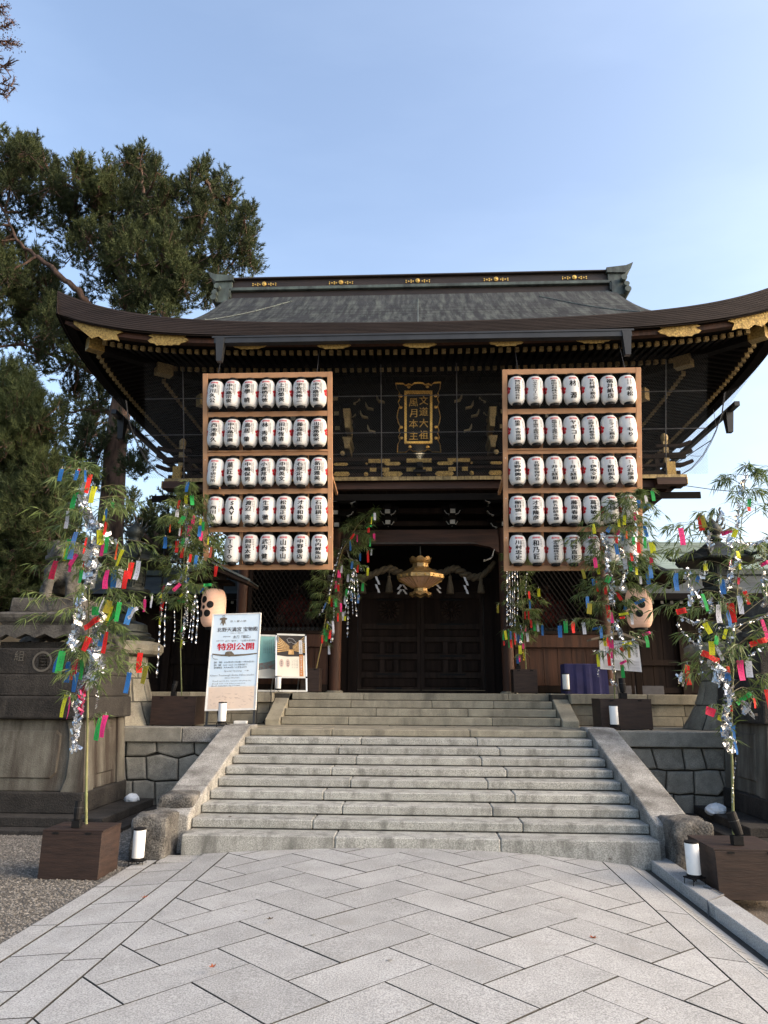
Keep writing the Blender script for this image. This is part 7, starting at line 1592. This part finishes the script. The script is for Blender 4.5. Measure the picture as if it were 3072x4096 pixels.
def bamboo(lab, short, culm, Y, strips_, org, sc, foils, seed, nb, h0, rad, lsz=.12, dens=7, r0=.015, cm=None, droop=.5, widths=1.0, streamers=(), YJ=.3):
    rs = np.random.RandomState(seed); pr = random.Random(seed); C = [Vector(p) for p in culm]; t = thing('decorated_bamboo', lab, 'bamboo', tuple(C[0]), group='festival bamboos')
    cum = [0]
    for a, b in zip(C[:-1], C[1:]): cum.append(cum[-1] + (b - a).length)
    def cp(f):
        s = f * cum[-1]
        for i in range(len(C) - 1):
            if s <= cum[i + 1] or i == len(C) - 2: return C[i].lerp(C[i + 1], (s - cum[i]) / (cum[i + 1] - cum[i]))
    pts = []; rr_ = []; n = 26
    for i in range(n + 1):
        f = i / n; p = cp(f); r = r0 * (1 - .8 * f)
        for df, k in ((-.004, 1), (0, 1.22), (.004, 1)): pts.append(cp(min(1, max(0, f + df)))); rr_.append(r * k)
    MB().tube(pts, rr_, 8).build('culm', cm or culmm, t, smooth=True)
    tw = MB(); LP = []; LD = []
    def twig(a, b, r, leafn, sag=.12):
        a, b = Vector(a), Vector(b); L = (b - a).length; Q = [a.lerp(b, k / 5) + Vector((pr.uniform(-.02, .02) * L, pr.uniform(-.02, .02) * L, sag * L * math.sin(PI * k / 5))) for k in range(6)]; tw.tube(Q, [r * (1 - .75 * k / 5) for k in range(6)], 4, cap=False)
        for k in range(leafn):
            f = .3 + .75 * pr.random(); f = min(f, 1); i = min(4, int(f * 5)); p = Q[i].lerp(Q[i + 1], f * 5 - i); d0 = (Q[i + 1] - Q[i]).normalized()
            for q in range(pr.choice((3, 4, 5))):
                d = (d0 * .7 + Vector((pr.gauss(0, .55), pr.gauss(0, .55), pr.gauss(0, .35) - droop))).normalized(); LP.append(tuple(p + d * .01)); LD.append(tuple(d))
    for k in range(nb):
        f = h0 + (1 - h0) * ((k + pr.random()) / nb); a = pr.random() * 2 * PI; p = cp(min(f, .995)); g_ = (f - h0) / (1 - h0); R_ = rad * (math.sin(PI * min(1, g_ * .85 + .12)) ** .7) * pr.uniform(.55, 1.05)
        if g_ > .85: R_ *= .6
        e = p + Vector((math.cos(a) * R_, math.sin(a) * R_, R_ * pr.uniform(.1, .55) - .1 * R_)); twig(p, e, .0045, dens)
        for q in range(2):
            f2 = pr.uniform(.4, .8); m_ = p.lerp(e, f2); b2 = a + pr.uniform(-1, 1); twig(m_, m_ + Vector((math.cos(b2), math.sin(b2), pr.uniform(-.3, .4))) * R_ * .45, .003, max(3, dens // 2))
    cnt_ = {}; made = []
    for (x, y, L, w_, col, tilt) in strips_:
        yy = Y + pr.uniform(-YJ * 1.1, YJ * .35); p = at(org[0] + x * sc, org[1] + y * sc, yy); dd = (p - Vector((0, 0, H))).dot(cF); Lm, Wm = L * sc / 2800 * dd, max(.020, w_ * 1.15 * sc / 2800 * dd)
        n = 6; cur = pr.uniform(-.15, .15) * Lm; twi = pr.uniform(-.5, .5) * (1 if w_ > 15 else 2)
        vs = []
        for k in range(n + 1):
            s = k / n; a = twi * (s - .3); c, s_ = math.cos(a), math.sin(a); y_ = cur * math.sin(s * 2.2)
            for q in (-.5, .5): vs.append((q * Wm * c, q * Wm * s_ + y_, -s * Lm))
        if abs(tilt) > 40:      # a curled strip, bowed
            vs = [(a, b - .02 * math.sin(i // 2), c_) for i, (a, b, c_) in enumerate(vs)]
        mb = MB().add(vs, [(2 * k, 2 * k + 1, 2 * k + 3, 2 * k + 2) for k in range(n)]); o = mb.build('paper_strip', TM[col]); o.location = p; o.rotation_euler = (0, R(tilt), pr.uniform(-.35, .35)); made.append((col, p.z, o))
        sg_ = MB().tube([(0, 0, -.004), (0, 0, .035)], .0015, 3, cap=False).build('string', whitep, o, False)
        top_ = p + Vector((0, 0, .035)); fz_ = max(h0 * .6, min(.97, (top_.z - C[0].z - .12) / max(.1, C[-1].z - C[0].z))); c0 = cp(fz_)
        if (c0 - top_).length > .04: twig(c0, top_, .003, 3 if (c0 - top_).length < .3 else 5, .08)
    for col in set(m[0] for m in made):
        for k, (c_, z, o) in enumerate(sorted([m for m in made if m[0] == col], key=lambda q: -q[1])):
            tag(o, '%s paper wish strip on the %s, %shighest of its colour there' % (COLN[col], short, NTH[k]), 'wish strip', 'paper wish strips on the ' + short)
    tw.build('branches', twigm, t, kind='stuff'); P = np.array(LP); D = unit(np.array(LD)); n = len(P); Ls = lsz * (.6 + .7 * rs.rand(n)); V, F = leaves(P, D, Ls, Ls * .046 * widths, rs); npmesh('foliage', V, F, bleaf, t, kind='stuff')
    GAR = []
    for i, (path, w_, cnt2, m) in enumerate(foils):
        Q = [at(org[0] + a * sc, org[1] + b * sc, Y - .05 + pr.uniform(-.05, .05)) for a, b in path]; tot = sum((b - a).length for a, b in zip(Q[:-1], Q[1:])); mb = MB(); k = 0; nseg = max(10, int(tot / .010 * cnt2)); dd = (Q[0] - Vector((0, 0, H))).dot(cF); W_ = w_ * sc / 2800 * dd
        for s in range(nseg):
            f = (s + pr.random()) / nseg * (len(Q) - 1); i0 = min(int(f), len(Q) - 2); c = Q[i0].lerp(Q[i0 + 1], f - i0) + Vector((pr.gauss(0, .26), pr.gauss(0, .26), 0)) * W_; a = ((Q[i0 + 1] - Q[i0]).normalized() * 1.1 + Vector((pr.gauss(0, .7), pr.gauss(0, .7), pr.gauss(0, .7)))).normalized(); b = a.cross(Vector((pr.gauss(0, 1), pr.gauss(0, 1), pr.gauss(0, 1)))).normalized(); c2 = a.cross(b) * pr.uniform(-.3, .3)
            u_, v2 = W_ * pr.uniform(.22, .6), W_ * pr.uniform(.10, .26); mb.add([c - a * u_ - b * v2, c + a * u_ - b * v2 + c2 * u_, c + a * u_ * .8 + b * v2, c - a * u_ + b * v2 - c2 * u_], [(0, 1, 2), (0, 2, 3)])
        o = mb.build('foil_garland', m); GAR.append((Q[0].z, o, 'crumpled silver foil' if m is foil else ('crumpled pink foil' if m is foilpk else 'crumpled gold foil')))
    for k, (z_, o, nm) in enumerate(sorted(GAR, key=lambda q: -q[0])): tag(o, '%s garland on the %s, %sfrom the top' % (nm, short, NTH[k] if k else 'first '), 'garland', 'tinsel on the ' + short)
    for i, (path, w_) in enumerate(streamers):
        Q = [at(org[0] + a * sc, org[1] + b * sc, Y - .12 + pr.uniform(-.08, .08)) for a, b in path]; dd = (Q[0] - Vector((0, 0, H))).dot(cF); W_ = w_ * sc / 2800 * dd; n = 24; vs = []
        for k in range(n + 1):
            f = k / n * (len(Q) - 1); i0 = min(int(f), len(Q) - 2); p = Q[i0].lerp(Q[i0 + 1], f - i0); a = k * .9 + i; d = Vector((math.cos(a), math.sin(a), 0)) * W_ * .5; vs += [p - d, p + d]
        o = MB().add(vs, [(2 * k, 2 * k + 1, 2 * k + 3, 2 * k + 2) for k in range(n)]).build('foil_streamer', foil); tag(o, 'long twisted silver streamer on the %s, %shanging from the left' % (short, NTH[i]), 'streamer', 'streamers on the ' + short)
    return t
S3 = .5425; Z3 = (0, 1800)
A = [(457, 140, 95, 30, 'blue', 4), (572, 150, 75, 24, 'blue', 10), (585, 140, 40, 16, 'red', 8), (628, 150, 90, 14, 'blue', -8), (668, 180, 148, 26, 'red', 6), (626, 238, 82, 26, 'white', 6), (697, 268, 130, 34, 'yellow', 5), (565, 312, 135, 36, 'green', 5), (502, 450, 130, 26, 'white', 4), (835, 380, 50, 20, 'green', 0), (785, 430, 90, 18, 'blue', 4), (768, 480, 40, 16, 'yellow', 3), (785, 530, 98, 18, 'red', 5), (737, 588, 112, 42, 'yellow', -6), (563, 605, 205, 40, 'sky', 5), (516, 658, 150, 38, 'green', 5), (498, 690, 130, 26, 'yellow', 6), (652, 640, 130, 22, 'white', 4), (640, 645, 125, 12, 'red', 3), (790, 640, 122, 26, 'green', 2), (770, 680, 105, 26, 'pink', 6), (868, 690, 120, 8, 'orange', 2), (905, 735, 125, 26, 'yellow', 18),
  (415, 818, 138, 36, 'crimson', 8), (568, 768, 95, 26, 'pink', 24), (522, 812, 88, 18, 'pink', 0), (795, 885, 142, 36, 'pink', -3), (838, 885, 135, 38, 'blue', -3), (892, 878, 137, 34, 'white', 4), (938, 890, 135, 34, 'red', 3), (972, 828, 122, 34, 'red', 8), (1022, 818, 138, 34, 'white', 12), (600, 880, 100, 26, 'green', 8), (620, 820, 160, 10, 'red', 6), (710, 1155, 62, 56, 'green', 0), (762, 1105, 95, 12, 'white', 12), (812, 1110, 95, 40, 'olive', 15), (828, 1145, 148, 20, 'yellow', 14), (882, 1122, 142, 28, 'green', 5), (855, 1180, 130, 24, 'green', 32), (972, 1158, 132, 36, 'blue', 12), (1015, 1165, 110, 26, 'white', 50), (1068, 1100, 92, 20, 'pink', 3), (1122, 1080, 84, 10, 'white', 2),
  (735, 1240, 135, 36, 'red', 58), (757, 1345, 100, 30, 'blue', 3), (785, 1340, 157, 32, 'red', 6), (655, 1380, 105, 40, 'red', 20), (462, 1482, 162, 42, 'green', 4), (440, 1490, 148, 26, 'blue', 4), (502, 1560, 150, 36, 'blue', 3), (568, 1540, 110, 28, 'crimson', 0), (547, 1590, 102, 26, 'red', 5), (565, 1640, 140, 38, 'blue', 3), (603, 1545, 145, 26, 'green', 4), (1036, 1495, 112, 36, 'red', 2), (1026, 1605, 36, 36, 'red', 0), (1078, 1592, 130, 38, 'olive', 10), (955, 1640, 150, 30, 'blue', 8), (490, 1805, 160, 26, 'yellow', 5), (514, 1820, 162, 14, 'pink', 8), (746, 1974, 160, 36, 'green', 6), (780, 1955, 156, 38, 'pink', 2)]
cA = [at(345, 3312, 7.95), at(345, 3150, 7.95), at(350, 2900, 7.96), at(352, 2600, 7.98), at(358, 2300, 8.0), at(366, 2050, 8.03), at(350, 1880, 8.06), at(300, 1835, 8.1)]
bamboo('tall bamboo loaded with strips and silver foil in the front left box', 'front left bamboo', cA, 7.95, A, Z3, S3,
  [([(600, 330), (640, 480), (690, 560)], 75, 1.3, foil), ([(680, 560), (740, 600), (830, 690)], 85, 1.2, foil), ([(700, 660), (690, 780), (660, 900), (640, 1000)], 85, 1.3, foil), ([(620, 1000), (590, 1150), (580, 1260), (545, 1400), (530, 1480)], 60, 1.3, foil), ([(740, 1200), (710, 1330), (700, 1480), (720, 1560)], 70, 1.3, foil), ([(650, 1380), (640, 1480)], 50, 1, foilpk), ([(720, 1560), (660, 1680), (610, 1760)], 95, 1.5, foil), ([(620, 1700), (610, 1800), (600, 1950)], 45, .8, foilpk), ([(600, 1740), (580, 1880), (570, 2000), (560, 2130), (545, 2220)], 60, 1.1, foil), ([(715, 1340), (728, 1560), (722, 1720), (708, 1900)], 22, .8, foil)],
  1, 48, .34, .70, .14, 6, .016)
C = [(1388, 235, 80, 22, 'blue', 4), (1370, 335, 72, 24, 'yellow', -8), (1413, 335, 72, 24, 'green', -8), (1325, 370, 70, 14, 'red', 6), (1308, 440, 55, 22, 'white', 0), (1357, 488, 62, 28, 'green', 24), (1428, 480, 90, 20, 'pink', 2), (1405, 555, 80, 28, 'pink', 5), (1475, 560, 80, 22, 'blue', 2), (1488, 590, 80, 22, 'pink', 4), (1498, 530, 70, 22, 'green', -5), (1478, 505, 45, 18, 'yellow', 0), (1342, 562, 74, 18, 'red', 8), (1328, 565, 70, 10, 'white', 0), (1218, 640, 85, 26, 'blue', 2), (1258, 690, 32, 14, 'blue', 0), (1306, 670, 85, 22, 'red', 2), (1354, 650, 58, 20, 'green', 10), (1372, 650, 90, 18, 'white', 5), (1348, 720, 78, 22, 'red', 2), (1450, 775, 90, 20, 'blue', 3), (1408, 768, 60, 16, 'red', 5), (1557, 715, 80, 18, 'coral', 5), (1256, 548, 62, 8, 'orange', 0), (1536, 640, 58, 8, 'yellow', 0), (1596, 855, 80, 24, 'red', 3), (1560, 994, 60, 18, 'green', 88), (1330, 985, 70, 22, 'pink', 40), (1363, 1108, 62, 26, 'green', 78), (1203, 1100, 85, 22, 'red', 3), (1218, 1000, 52, 16, 'crimson', 18), (1390, 940, 50, 22, 'blue', 30), (1380, 860, 60, 14, 'yellow', 18), (1190, 1060, 30, 14, 'yellow', 10), (1182, 1235, 55, 14, 'yellow', 0), (1345, 1060, 30, 16, 'yellow', 40), (1340, 1400, 55, 14, 'yellow', 10), (1350, 1290, 50, 10, 'green', 10), (1505, 1020, 40, 10, 'blue', 50)]
cC = [at(728, 2830, 12.7), at(722, 2600, 12.7), at(728, 2400, 12.72), at(738, 2200, 12.75), at(745, 2050, 12.8), at(752, 1925, 12.8)]
bamboo('slender leaning bamboo with strips and silver streamers in the left terrace box', 'left terrace bamboo', cC, 12.7, C, Z3, S3,
  [([(1400, 780), (1370, 900), (1320, 960), (1240, 990)], 30, 1, foil), ([(1230, 990), (1195, 1080), (1180, 1270)], 24, 1, foil), ([(1375, 900), (1375, 1100), (1345, 1440)], 22, 1, foil), ([(1360, 400), (1370, 560), (1380, 700)], 20, .8, foil)],
  2, 60, .42, .62, .16, 7, .012, streamers=[([(1180, 1290), (1172, 1480), (1155, 1680)], 14), ([(1230, 1080), (1215, 1250), (1213, 1450)], 9), ([(1285, 1170), (1290, 1300), (1280, 1415)], 8), ([(1440, 1060), (1428, 1250), (1412, 1420)], 14), ([(1450, 1080), (1460, 1220), (1445, 1425)], 14), ([(1425, 1120), (1408, 1250), (1392, 1390)], 8), ([(1380, 1180), (1382, 1300)], 12)])
SB = .5426; ZB = (2200, 1800)
D = [(752, 300, 80, 22, 'green', -3), (705, 335, 58, 20, 'white', -8), (650, 370, 62, 24, 'blue', 0), (740, 405, 65, 20, 'blue', 78), (575, 440, 42, 20, 'white', -5), (622, 458, 64, 20, 'pink', -2), (550, 478, 78, 20, 'yellow', 6), (506, 508, 60, 16, 'yellow', 0), (316, 545, 76, 20, 'yellow', -4), (450, 560, 58, 26, 'blue', 35), (500, 588, 42, 24, 'pink', 5), (645, 575, 60, 12, 'white', 3), (695, 560, 82, 20, 'blue', -10), (530, 608, 62, 14, 'blue', 0), (565, 598, 55, 12, 'orange', 0), (648, 680, 80, 24, 'red', 0), (700, 640, 86, 20, 'green', 0), (748, 680, 82, 36, 'yellow', -5), (733, 850, 98, 26, 'blue', 0), (744, 790, 62, 20, 'crimson', 0), (742, 900, 45, 20, 'pink', 0), (720, 905, 86, 24, 'blue', 0), (588, 820, 76, 20, 'green', -3), (328, 790, 80, 24, 'pink', -3), (353, 840, 76, 18, 'yellow', -3), (238, 880, 72, 20, 'olive', -10), (318, 950, 52, 20, 'blue', 2), (343, 965, 78, 12, 'red', -4), (420, 865, 92, 22, 'pink', 2), (440, 930, 52, 34, 'green', 30), (403, 980, 85, 18, 'red', -2), (482, 690, 82, 22, 'blue', -8), (550, 800, 80, 24, 'white', -3), (488, 1048, 72, 20, 'red', -28), (445, 985, 62, 24, 'green', 10), (275, 1080, 85, 24, 'blue', 0), (293, 1130, 80, 32, 'olive', 8), (425, 1145, 90, 24, 'red', -2), (448, 1195, 80, 18, 'pink', -5), (700, 1100, 80, 20, 'blue', 66), (602, 1205, 80, 18, 'white', 0), (580, 1205, 70, 16, 'yellow', 85), (553, 1235, 40, 14, 'red', 85), (72, 1295, 86, 26, 'blue', 0), (114, 1262, 86, 26, 'green', 0), (170, 1262, 86, 24, 'red', -3), (245, 1272, 86, 22, 'white', -3), (373, 1300, 86, 22, 'blue', -3), (358, 1312, 45, 14, 'blue', 80), (404, 1385, 60, 24, 'yellow', -4), (420, 1382, 66, 14, 'red', -4), (445, 1400, 90, 32, 'pink', -3), (604, 1420, 85, 24, 'yellow', 86), (740, 1345, 60, 20, 'pink', 70), (706, 1368, 86, 24, 'green', -2), (431, 1500, 90, 20, 'red', -2), (350, 1505, 90, 18, 'yellow', -3), (453, 1490, 46, 14, 'pink', 0), (520, 1455, 36, 22, 'red', -40), (578, 1450, 82, 18, 'olive', 0), (562, 1552, 55, 16, 'pink', 62), (530, 1585, 92, 22, 'green', -3), (615, 640, 60, 20, 'green', 5), (490, 640, 55, 18, 'red', 5), (600, 760, 60, 18, 'red', 0), (640, 860, 60, 18, 'yellow', 0), (665, 930, 60, 16, 'white', 0), (560, 1120, 60, 20, 'blue', 10)]
cD = [at(2460, 2830, 12.6), at(2455, 2650, 12.6), at(2452, 2500, 12.62), at(2450, 2330, 12.65), at(2465, 2200, 12.7), at(2500, 2080, 12.75), at(2540, 1955, 12.8)]
bamboo('bushy bamboo with many strips in the right terrace box', 'right terrace bamboo', cD, 12.55, D, ZB, SB,
  [([(395, 620), (430, 760), (420, 900)], 38, 1.3, foil), ([(430, 880), (450, 1000), (460, 1150)], 38, 1.3, foil), ([(500, 700), (560, 850), (540, 1040)], 34, 1, foil), ([(450, 1250), (500, 1310), (530, 1390)], 40, 1.3, foil), ([(460, 1440), (590, 1410), (665, 1378)], 20, 1, foil), ([(320, 1480), (430, 1490)], 24, 1, foil), ([(350, 1600), (360, 1675)], 14, 1.2, foil), ([(440, 1690), (490, 1740)], 30, 1.3, foil), ([(600, 620), (620, 760), (640, 900)], 36, .9, foil), ([(455, 1300), (450, 1450), (470, 1640)], 20, 1, foil)],
  3, 58, .40, .85, .17, 6, .012)
B_ = [(1100, 475, 126, 32, 'red', -3), (1120, 480, 95, 26, 'olive', -8), (962, 575, 130, 34, 'pink', -2), (1470, 360, 80, 22, 'green', 8), (1465, 420, 32, 26, 'red', 0), (1345, 588, 82, 32, 'pink', 72), (1372, 585, 62, 30, 'yellow', 22), (1380, 745, 58, 26, 'yellow', -3), (1400, 838, 42, 16, 'yellow', 0), (1330, 810, 72, 18, 'pink', 2), (925, 908, 130, 36, 'blue', -4), (1098, 930, 52, 24, 'blue', 25), (1145, 838, 50, 26, 'yellow', 0), (1263, 955, 108, 32, 'blue', -3), (1122, 1060, 130, 22, 'green', -10), (1393, 940, 52, 18, 'crimson', 12), (1243, 1140, 132, 36, 'white', -3), (1395, 1075, 135, 30, 'white', 0), (1328, 1128, 142, 42, 'red', -3), (1303, 1180, 122, 30, 'blue', -3), (1435, 1040, 100, 26, 'red', -12), (1005, 1180, 72, 34, 'red', 78), (1140, 1275, 85, 34, 'yellow', -25), (1300, 1320, 76, 20, 'yellow', 20), (1228, 1370, 66, 28, 'green', 18), (1190, 1410, 100, 36, 'yellow', 2), (1225, 1450, 105, 22, 'white', -18), (1560, 1250, 142, 24, 'pink', -8), (1118, 1495, 148, 40, 'red', -66), (1600, 1395, 130, 34, 'red', 72), (1013, 1583, 145, 34, 'red', -4), (1400, 1550, 145, 42, 'pink', -4), (1463, 1555, 118, 40, 'white', 0), (1610, 825, 60, 26, 'pink', 70), (1595, 1765, 148, 34, 'red', -6), (1480, 1790, 130, 28, 'green', 52), (1503, 1830, 72, 16, 'red', 3), (1290, 1905, 72, 36, 'yellow', 14), (1262, 1960, 36, 36, 'yellow', 20), (1270, 2040, 72, 32, 'blue', -8), (1190, 1900, 60, 60, 'crimson', 20), (1328, 1865, 60, 18, 'red', 0), (1308, 1590, 60, 26, 'red', 0), (1310, 1650, 66, 40, 'blue', 6), (1340, 1835, 50, 26, 'blue', 60), (1360, 2150, 90, 16, 'blue', -6), (1350, 2030, 100, 30, 'blue', 0)]
cB = [at(2935, 3385, 7.8), at(2930, 3150, 7.8), at(2925, 2900, 7.82), at(2935, 2600, 7.85), at(2950, 2350, 7.88), at(2965, 2100, 7.9), at(2985, 1860, 7.95)]
bamboo('tall bamboo with strips and much silver foil in the front right box', 'front right bamboo', cB, 7.75, B_, ZB, SB,
  [([(1430, 180), (1410, 260), (1400, 330)], 46, .8, foil), ([(1385, 370), (1390, 480), (1370, 570)], 38, .9, foil), ([(1250, 430), (1260, 520)], 40, .9, foil), ([(1170, 600), (1180, 720)], 44, .9, foil), ([(1310, 650), (1350, 760), (1390, 860)], 48, 1.1, foil), ([(1370, 670), (1490, 700), (1590, 660)], 44, 1, foil), ([(1350, 830), (1330, 950), (1300, 1040)], 50, 1.2, foil), ([(1025, 1000), (1045, 1140)], 42, 1.2, foil), ([(1090, 1040), (1120, 1160)], 46, .9, foil), ([(1010, 870), (1010, 960)], 40, 1, foil), ([(1190, 1080), (1200, 1200)], 44, 1, foil), ([(960, 1220), (1060, 1280), (1140, 1250)], 40, .9, foil), ([(930, 1280), (1020, 1390), (1080, 1440)], 24, 1.1, foil), ([(1105, 1300), (1115, 1480), (1115, 1650)], 26, 1.1, foil), ([(1200, 1320), (1350, 1300), (1480, 1270), (1600, 1220)], 20, 1, foil), ([(1350, 1290), (1320, 1420)], 34, 1.1, foil), ([(1190, 1560), (1260, 1660), (1300, 1740)], 80, 1.3, foil), ([(1300, 1740), (1320, 1850), (1290, 1950)], 58, 1.2, foil), ([(1440, 1570), (1500, 1500), (1600, 1440)], 26, 1.1, foil), ([(1300, 1950), (1300, 2080), (1340, 2230)], 72, 1.3, foil), ([(1430, 1860), (1490, 1960)], 60, 1.2, foil), ([(965, 1640), (985, 1720)], 60, .9, foil), ([(1570, 900), (1590, 1040), (1590, 1150)], 44, 1, foil), ([(1370, 2250), (1350, 2450), (1345, 2600)], 14, .8, foil), ([(1440, 1030), (1455, 1120)], 26, .9, foil), ([(1150, 860), (1120, 940)], 40, .9, foil), ([(1250, 930), (1270, 1130)], 24, 1, foil)],
  4, 40, .36, 1.0, .145, 6, .015)
SE = .452; ZE = (1300, 1900)
E_ = [(440, 335, 66, 18, 'white', -2), (425, 340, 68, 16, 'green', 5), (415, 370, 66, 10, 'yellow', 6), (386, 465, 45, 18, 'red', 0), (415, 450, 55, 14, 'green', 75), (435, 518, 68, 18, 'pink', 0), (258, 520, 60, 16, 'red', 32), (285, 528, 65, 10, 'pink', -3), (400, 560, 74, 12, 'green', 2), (224, 583, 86, 14, 'blue', 0), (378, 668, 106, 16, 'red', -2), (412, 660, 52, 12, 'white', 0), (310, 695, 66, 14, 'blue', 0), (240, 763, 70, 18, 'blue', 2), (148, 798, 70, 16, 'white', 0), (128, 840, 70, 26, 'pink', 4), (290, 795, 68, 16, 'red', 0), (380, 823, 70, 18, 'yellow', 0), (206, 877, 72, 18, 'white', 0), (98, 938, 72, 18, 'pink', 0), (118, 970, 58, 16, 'red', 0), (100, 1005, 30, 16, 'green', 0), (336, 958, 70, 20, 'green', 2), (193, 1008, 76, 16, 'green', 2), (238, 1045, 70, 18, 'blue', 0), (178, 1072, 72, 16, 'white', 0), (298, 1060, 76, 18, 'sky', 2), (42, 1075, 62, 14, 'yellow', 3), (57, 1090, 76, 16, 'red', -2), (95, 1095, 76, 20, 'green', -3), (141, 1135, 76, 16, 'pink', -2), (115, 1222, 74, 12, 'red', 0), (158, 1215, 72, 16, 'white', -3), (176, 1250, 38, 16, 'yellow', 0), (68, 1290, 112, 16, 'white', -3), (48, 1370, 80, 18, 'red', 4), (10, 1395, 76, 20, 'green', 2), (25, 1310, 62, 14, 'yellow', 0), (35, 1510, 76, 18, 'white', -3), (-25, 1420, 70, 14, 'red', 0), (-5, 1360, 60, 14, 'green', 0), (10, 1130, 60, 12, 'sky', 20)]
cE = [at(1262, 2690, 15.0), at(1285, 2580, 14.95), at(1305, 2450, 14.9), at(1335, 2320, 14.85), at(1370, 2200, 14.8), at(1430, 2100, 14.75), at(1505, 2035, 14.7)]
bamboo('leaning bamboo arching over the left gate column with strips and long streamers', 'left gateway bamboo', cE, 14.6, E_, ZE, SE,
  [([(30, 1300), (70, 1380), (60, 1480)], 26, .9, foil), ([(-60, 1250), (-20, 1200), (10, 1130)], 20, 1, foil), ([(315, 810), (320, 850)], 22, 1.2, foil), ([(180, 590), (120, 700), (100, 800)], 14, 1, foil), ([(215, 1020), (240, 1100)], 26, 1.1, foil)],
  6, 54, .30, .60, .15, 7, .014, cm=culmy, streamers=[([(90, 790), (60, 950), (35, 1080)], 14), ([(250, 830), (210, 1020), (175, 1230)], 10), ([(250, 860), (235, 1040), (225, 1100)], 12), ([(205, 1120), (203, 1280), (198, 1435)], 18), ([(255, 820), (262, 1050), (282, 1250)], 10), ([(268, 820), (290, 980), (295, 1110)], 14), ([(240, 1060), (247, 1240)], 9), ([(80, 1110), (78, 1280)], 10)], YJ=.25)
F_ = [(468, 285, 60, 18, 'yellow', -2), (397, 305, 58, 14, 'red', -3), (170, 405, 58, 14, 'olive', 0), (403, 372, 60, 12, 'blue', 0), (412, 512, 62, 14, 'red', 0), (436, 530, 66, 16, 'green', 0), (462, 535, 66, 14, 'white', -2), (495, 552, 78, 14, 'blue', 0), (383, 612, 64, 16, 'white', -2), (367, 450, 60, 10, 'red', 0), (394, 450, 60, 10, 'red', 0), (222, 595, 66, 16, 'yellow', -8), (210, 597, 66, 12, 'green', 3), (213, 672, 32, 10, 'red', 0), (246, 588, 130, 8, 'green', 0), (266, 660, 62, 14, 'red', -5), (290, 610, 86, 10, 'red', 0), (318, 620, 62, 14, 'blue', 0), (330, 705, 62, 20, 'yellow', 0), (314, 780, 56, 14, 'blue', 0), (326, 780, 45, 12, 'pink', 0), (300, 610, 60, 10, 'white', 0), (345, 600, 70, 10, 'green', 0), (262, 600, 60, 12, 'sky', 0), (355, 690, 40, 14, 'pink', 0), (360, 760, 50, 10, 'yellow', 0), (372, 560, 40, 10, 'pink', 0)]
cF_ = [at(2104, 2680, 15.0), at(2100, 2600, 14.98), at(2092, 2480, 14.95), at(2085, 2350, 14.9), at(2070, 2230, 14.85), at(2010, 2215, 14.8)]
bamboo('small dense bamboo hung with strips and foil in front of the right gate column', 'right gateway bamboo', cF_, 14.7, F_, (1900, 2200), .5425,
  [([(235, 160), (250, 300), (240, 480)], 14, 1, foil), ([(330, 700), (345, 640), (340, 560)], 26, 1, foil), ([(350, 740), (360, 820)], 16, 1, mat('gold_foil', (.7, .5, .1), (.5, .35, .05), 12, .25, metal=.9))],
  7, 44, .25, .45, .14, 6, .011, streamers=[([(236, 150), (238, 380), (236, 560)], 8), ([(252, 150), (262, 360), (258, 560)], 8), ([(275, 150), (280, 400), (272, 570)], 8), ([(295, 150), (290, 380), (296, 560)], 7), ([(310, 150), (318, 330), (312, 480)], 6), ([(385, 160), (376, 260), (372, 330)], 9)], YJ=.15)
# dark boards with white brush lettering on the two middle columns
for x_, y0_, y1_, txt, lab in ((2046, 2360, 2520, '神饌午後四時', 'narrow dark board with white brush writing on the right gate column'), (1318, 2290, 2420, '御取次所', 'narrow dark board with white brush writing on the left gate column')):
    a, b = at(x_, y0_, 15.34), at(x_, y1_, 15.34); h_ = a.z - b.z; n = len(txt); t = thing('lettered_board', lab, 'board', tuple(b))
    MB().box(a.x - .10, a.x + .10, 15.345, 15.365, b.z - .03, a.z + .03).build('board', wood_dk, t); MB().text(txt, a.x, a.z - .04, h_ / n / 1.06, 15.34, vertical=True, gap=1.02, w=.10, bold=.01).build('lettering', chalk, t)
bpy.data.objects.remove(_to)
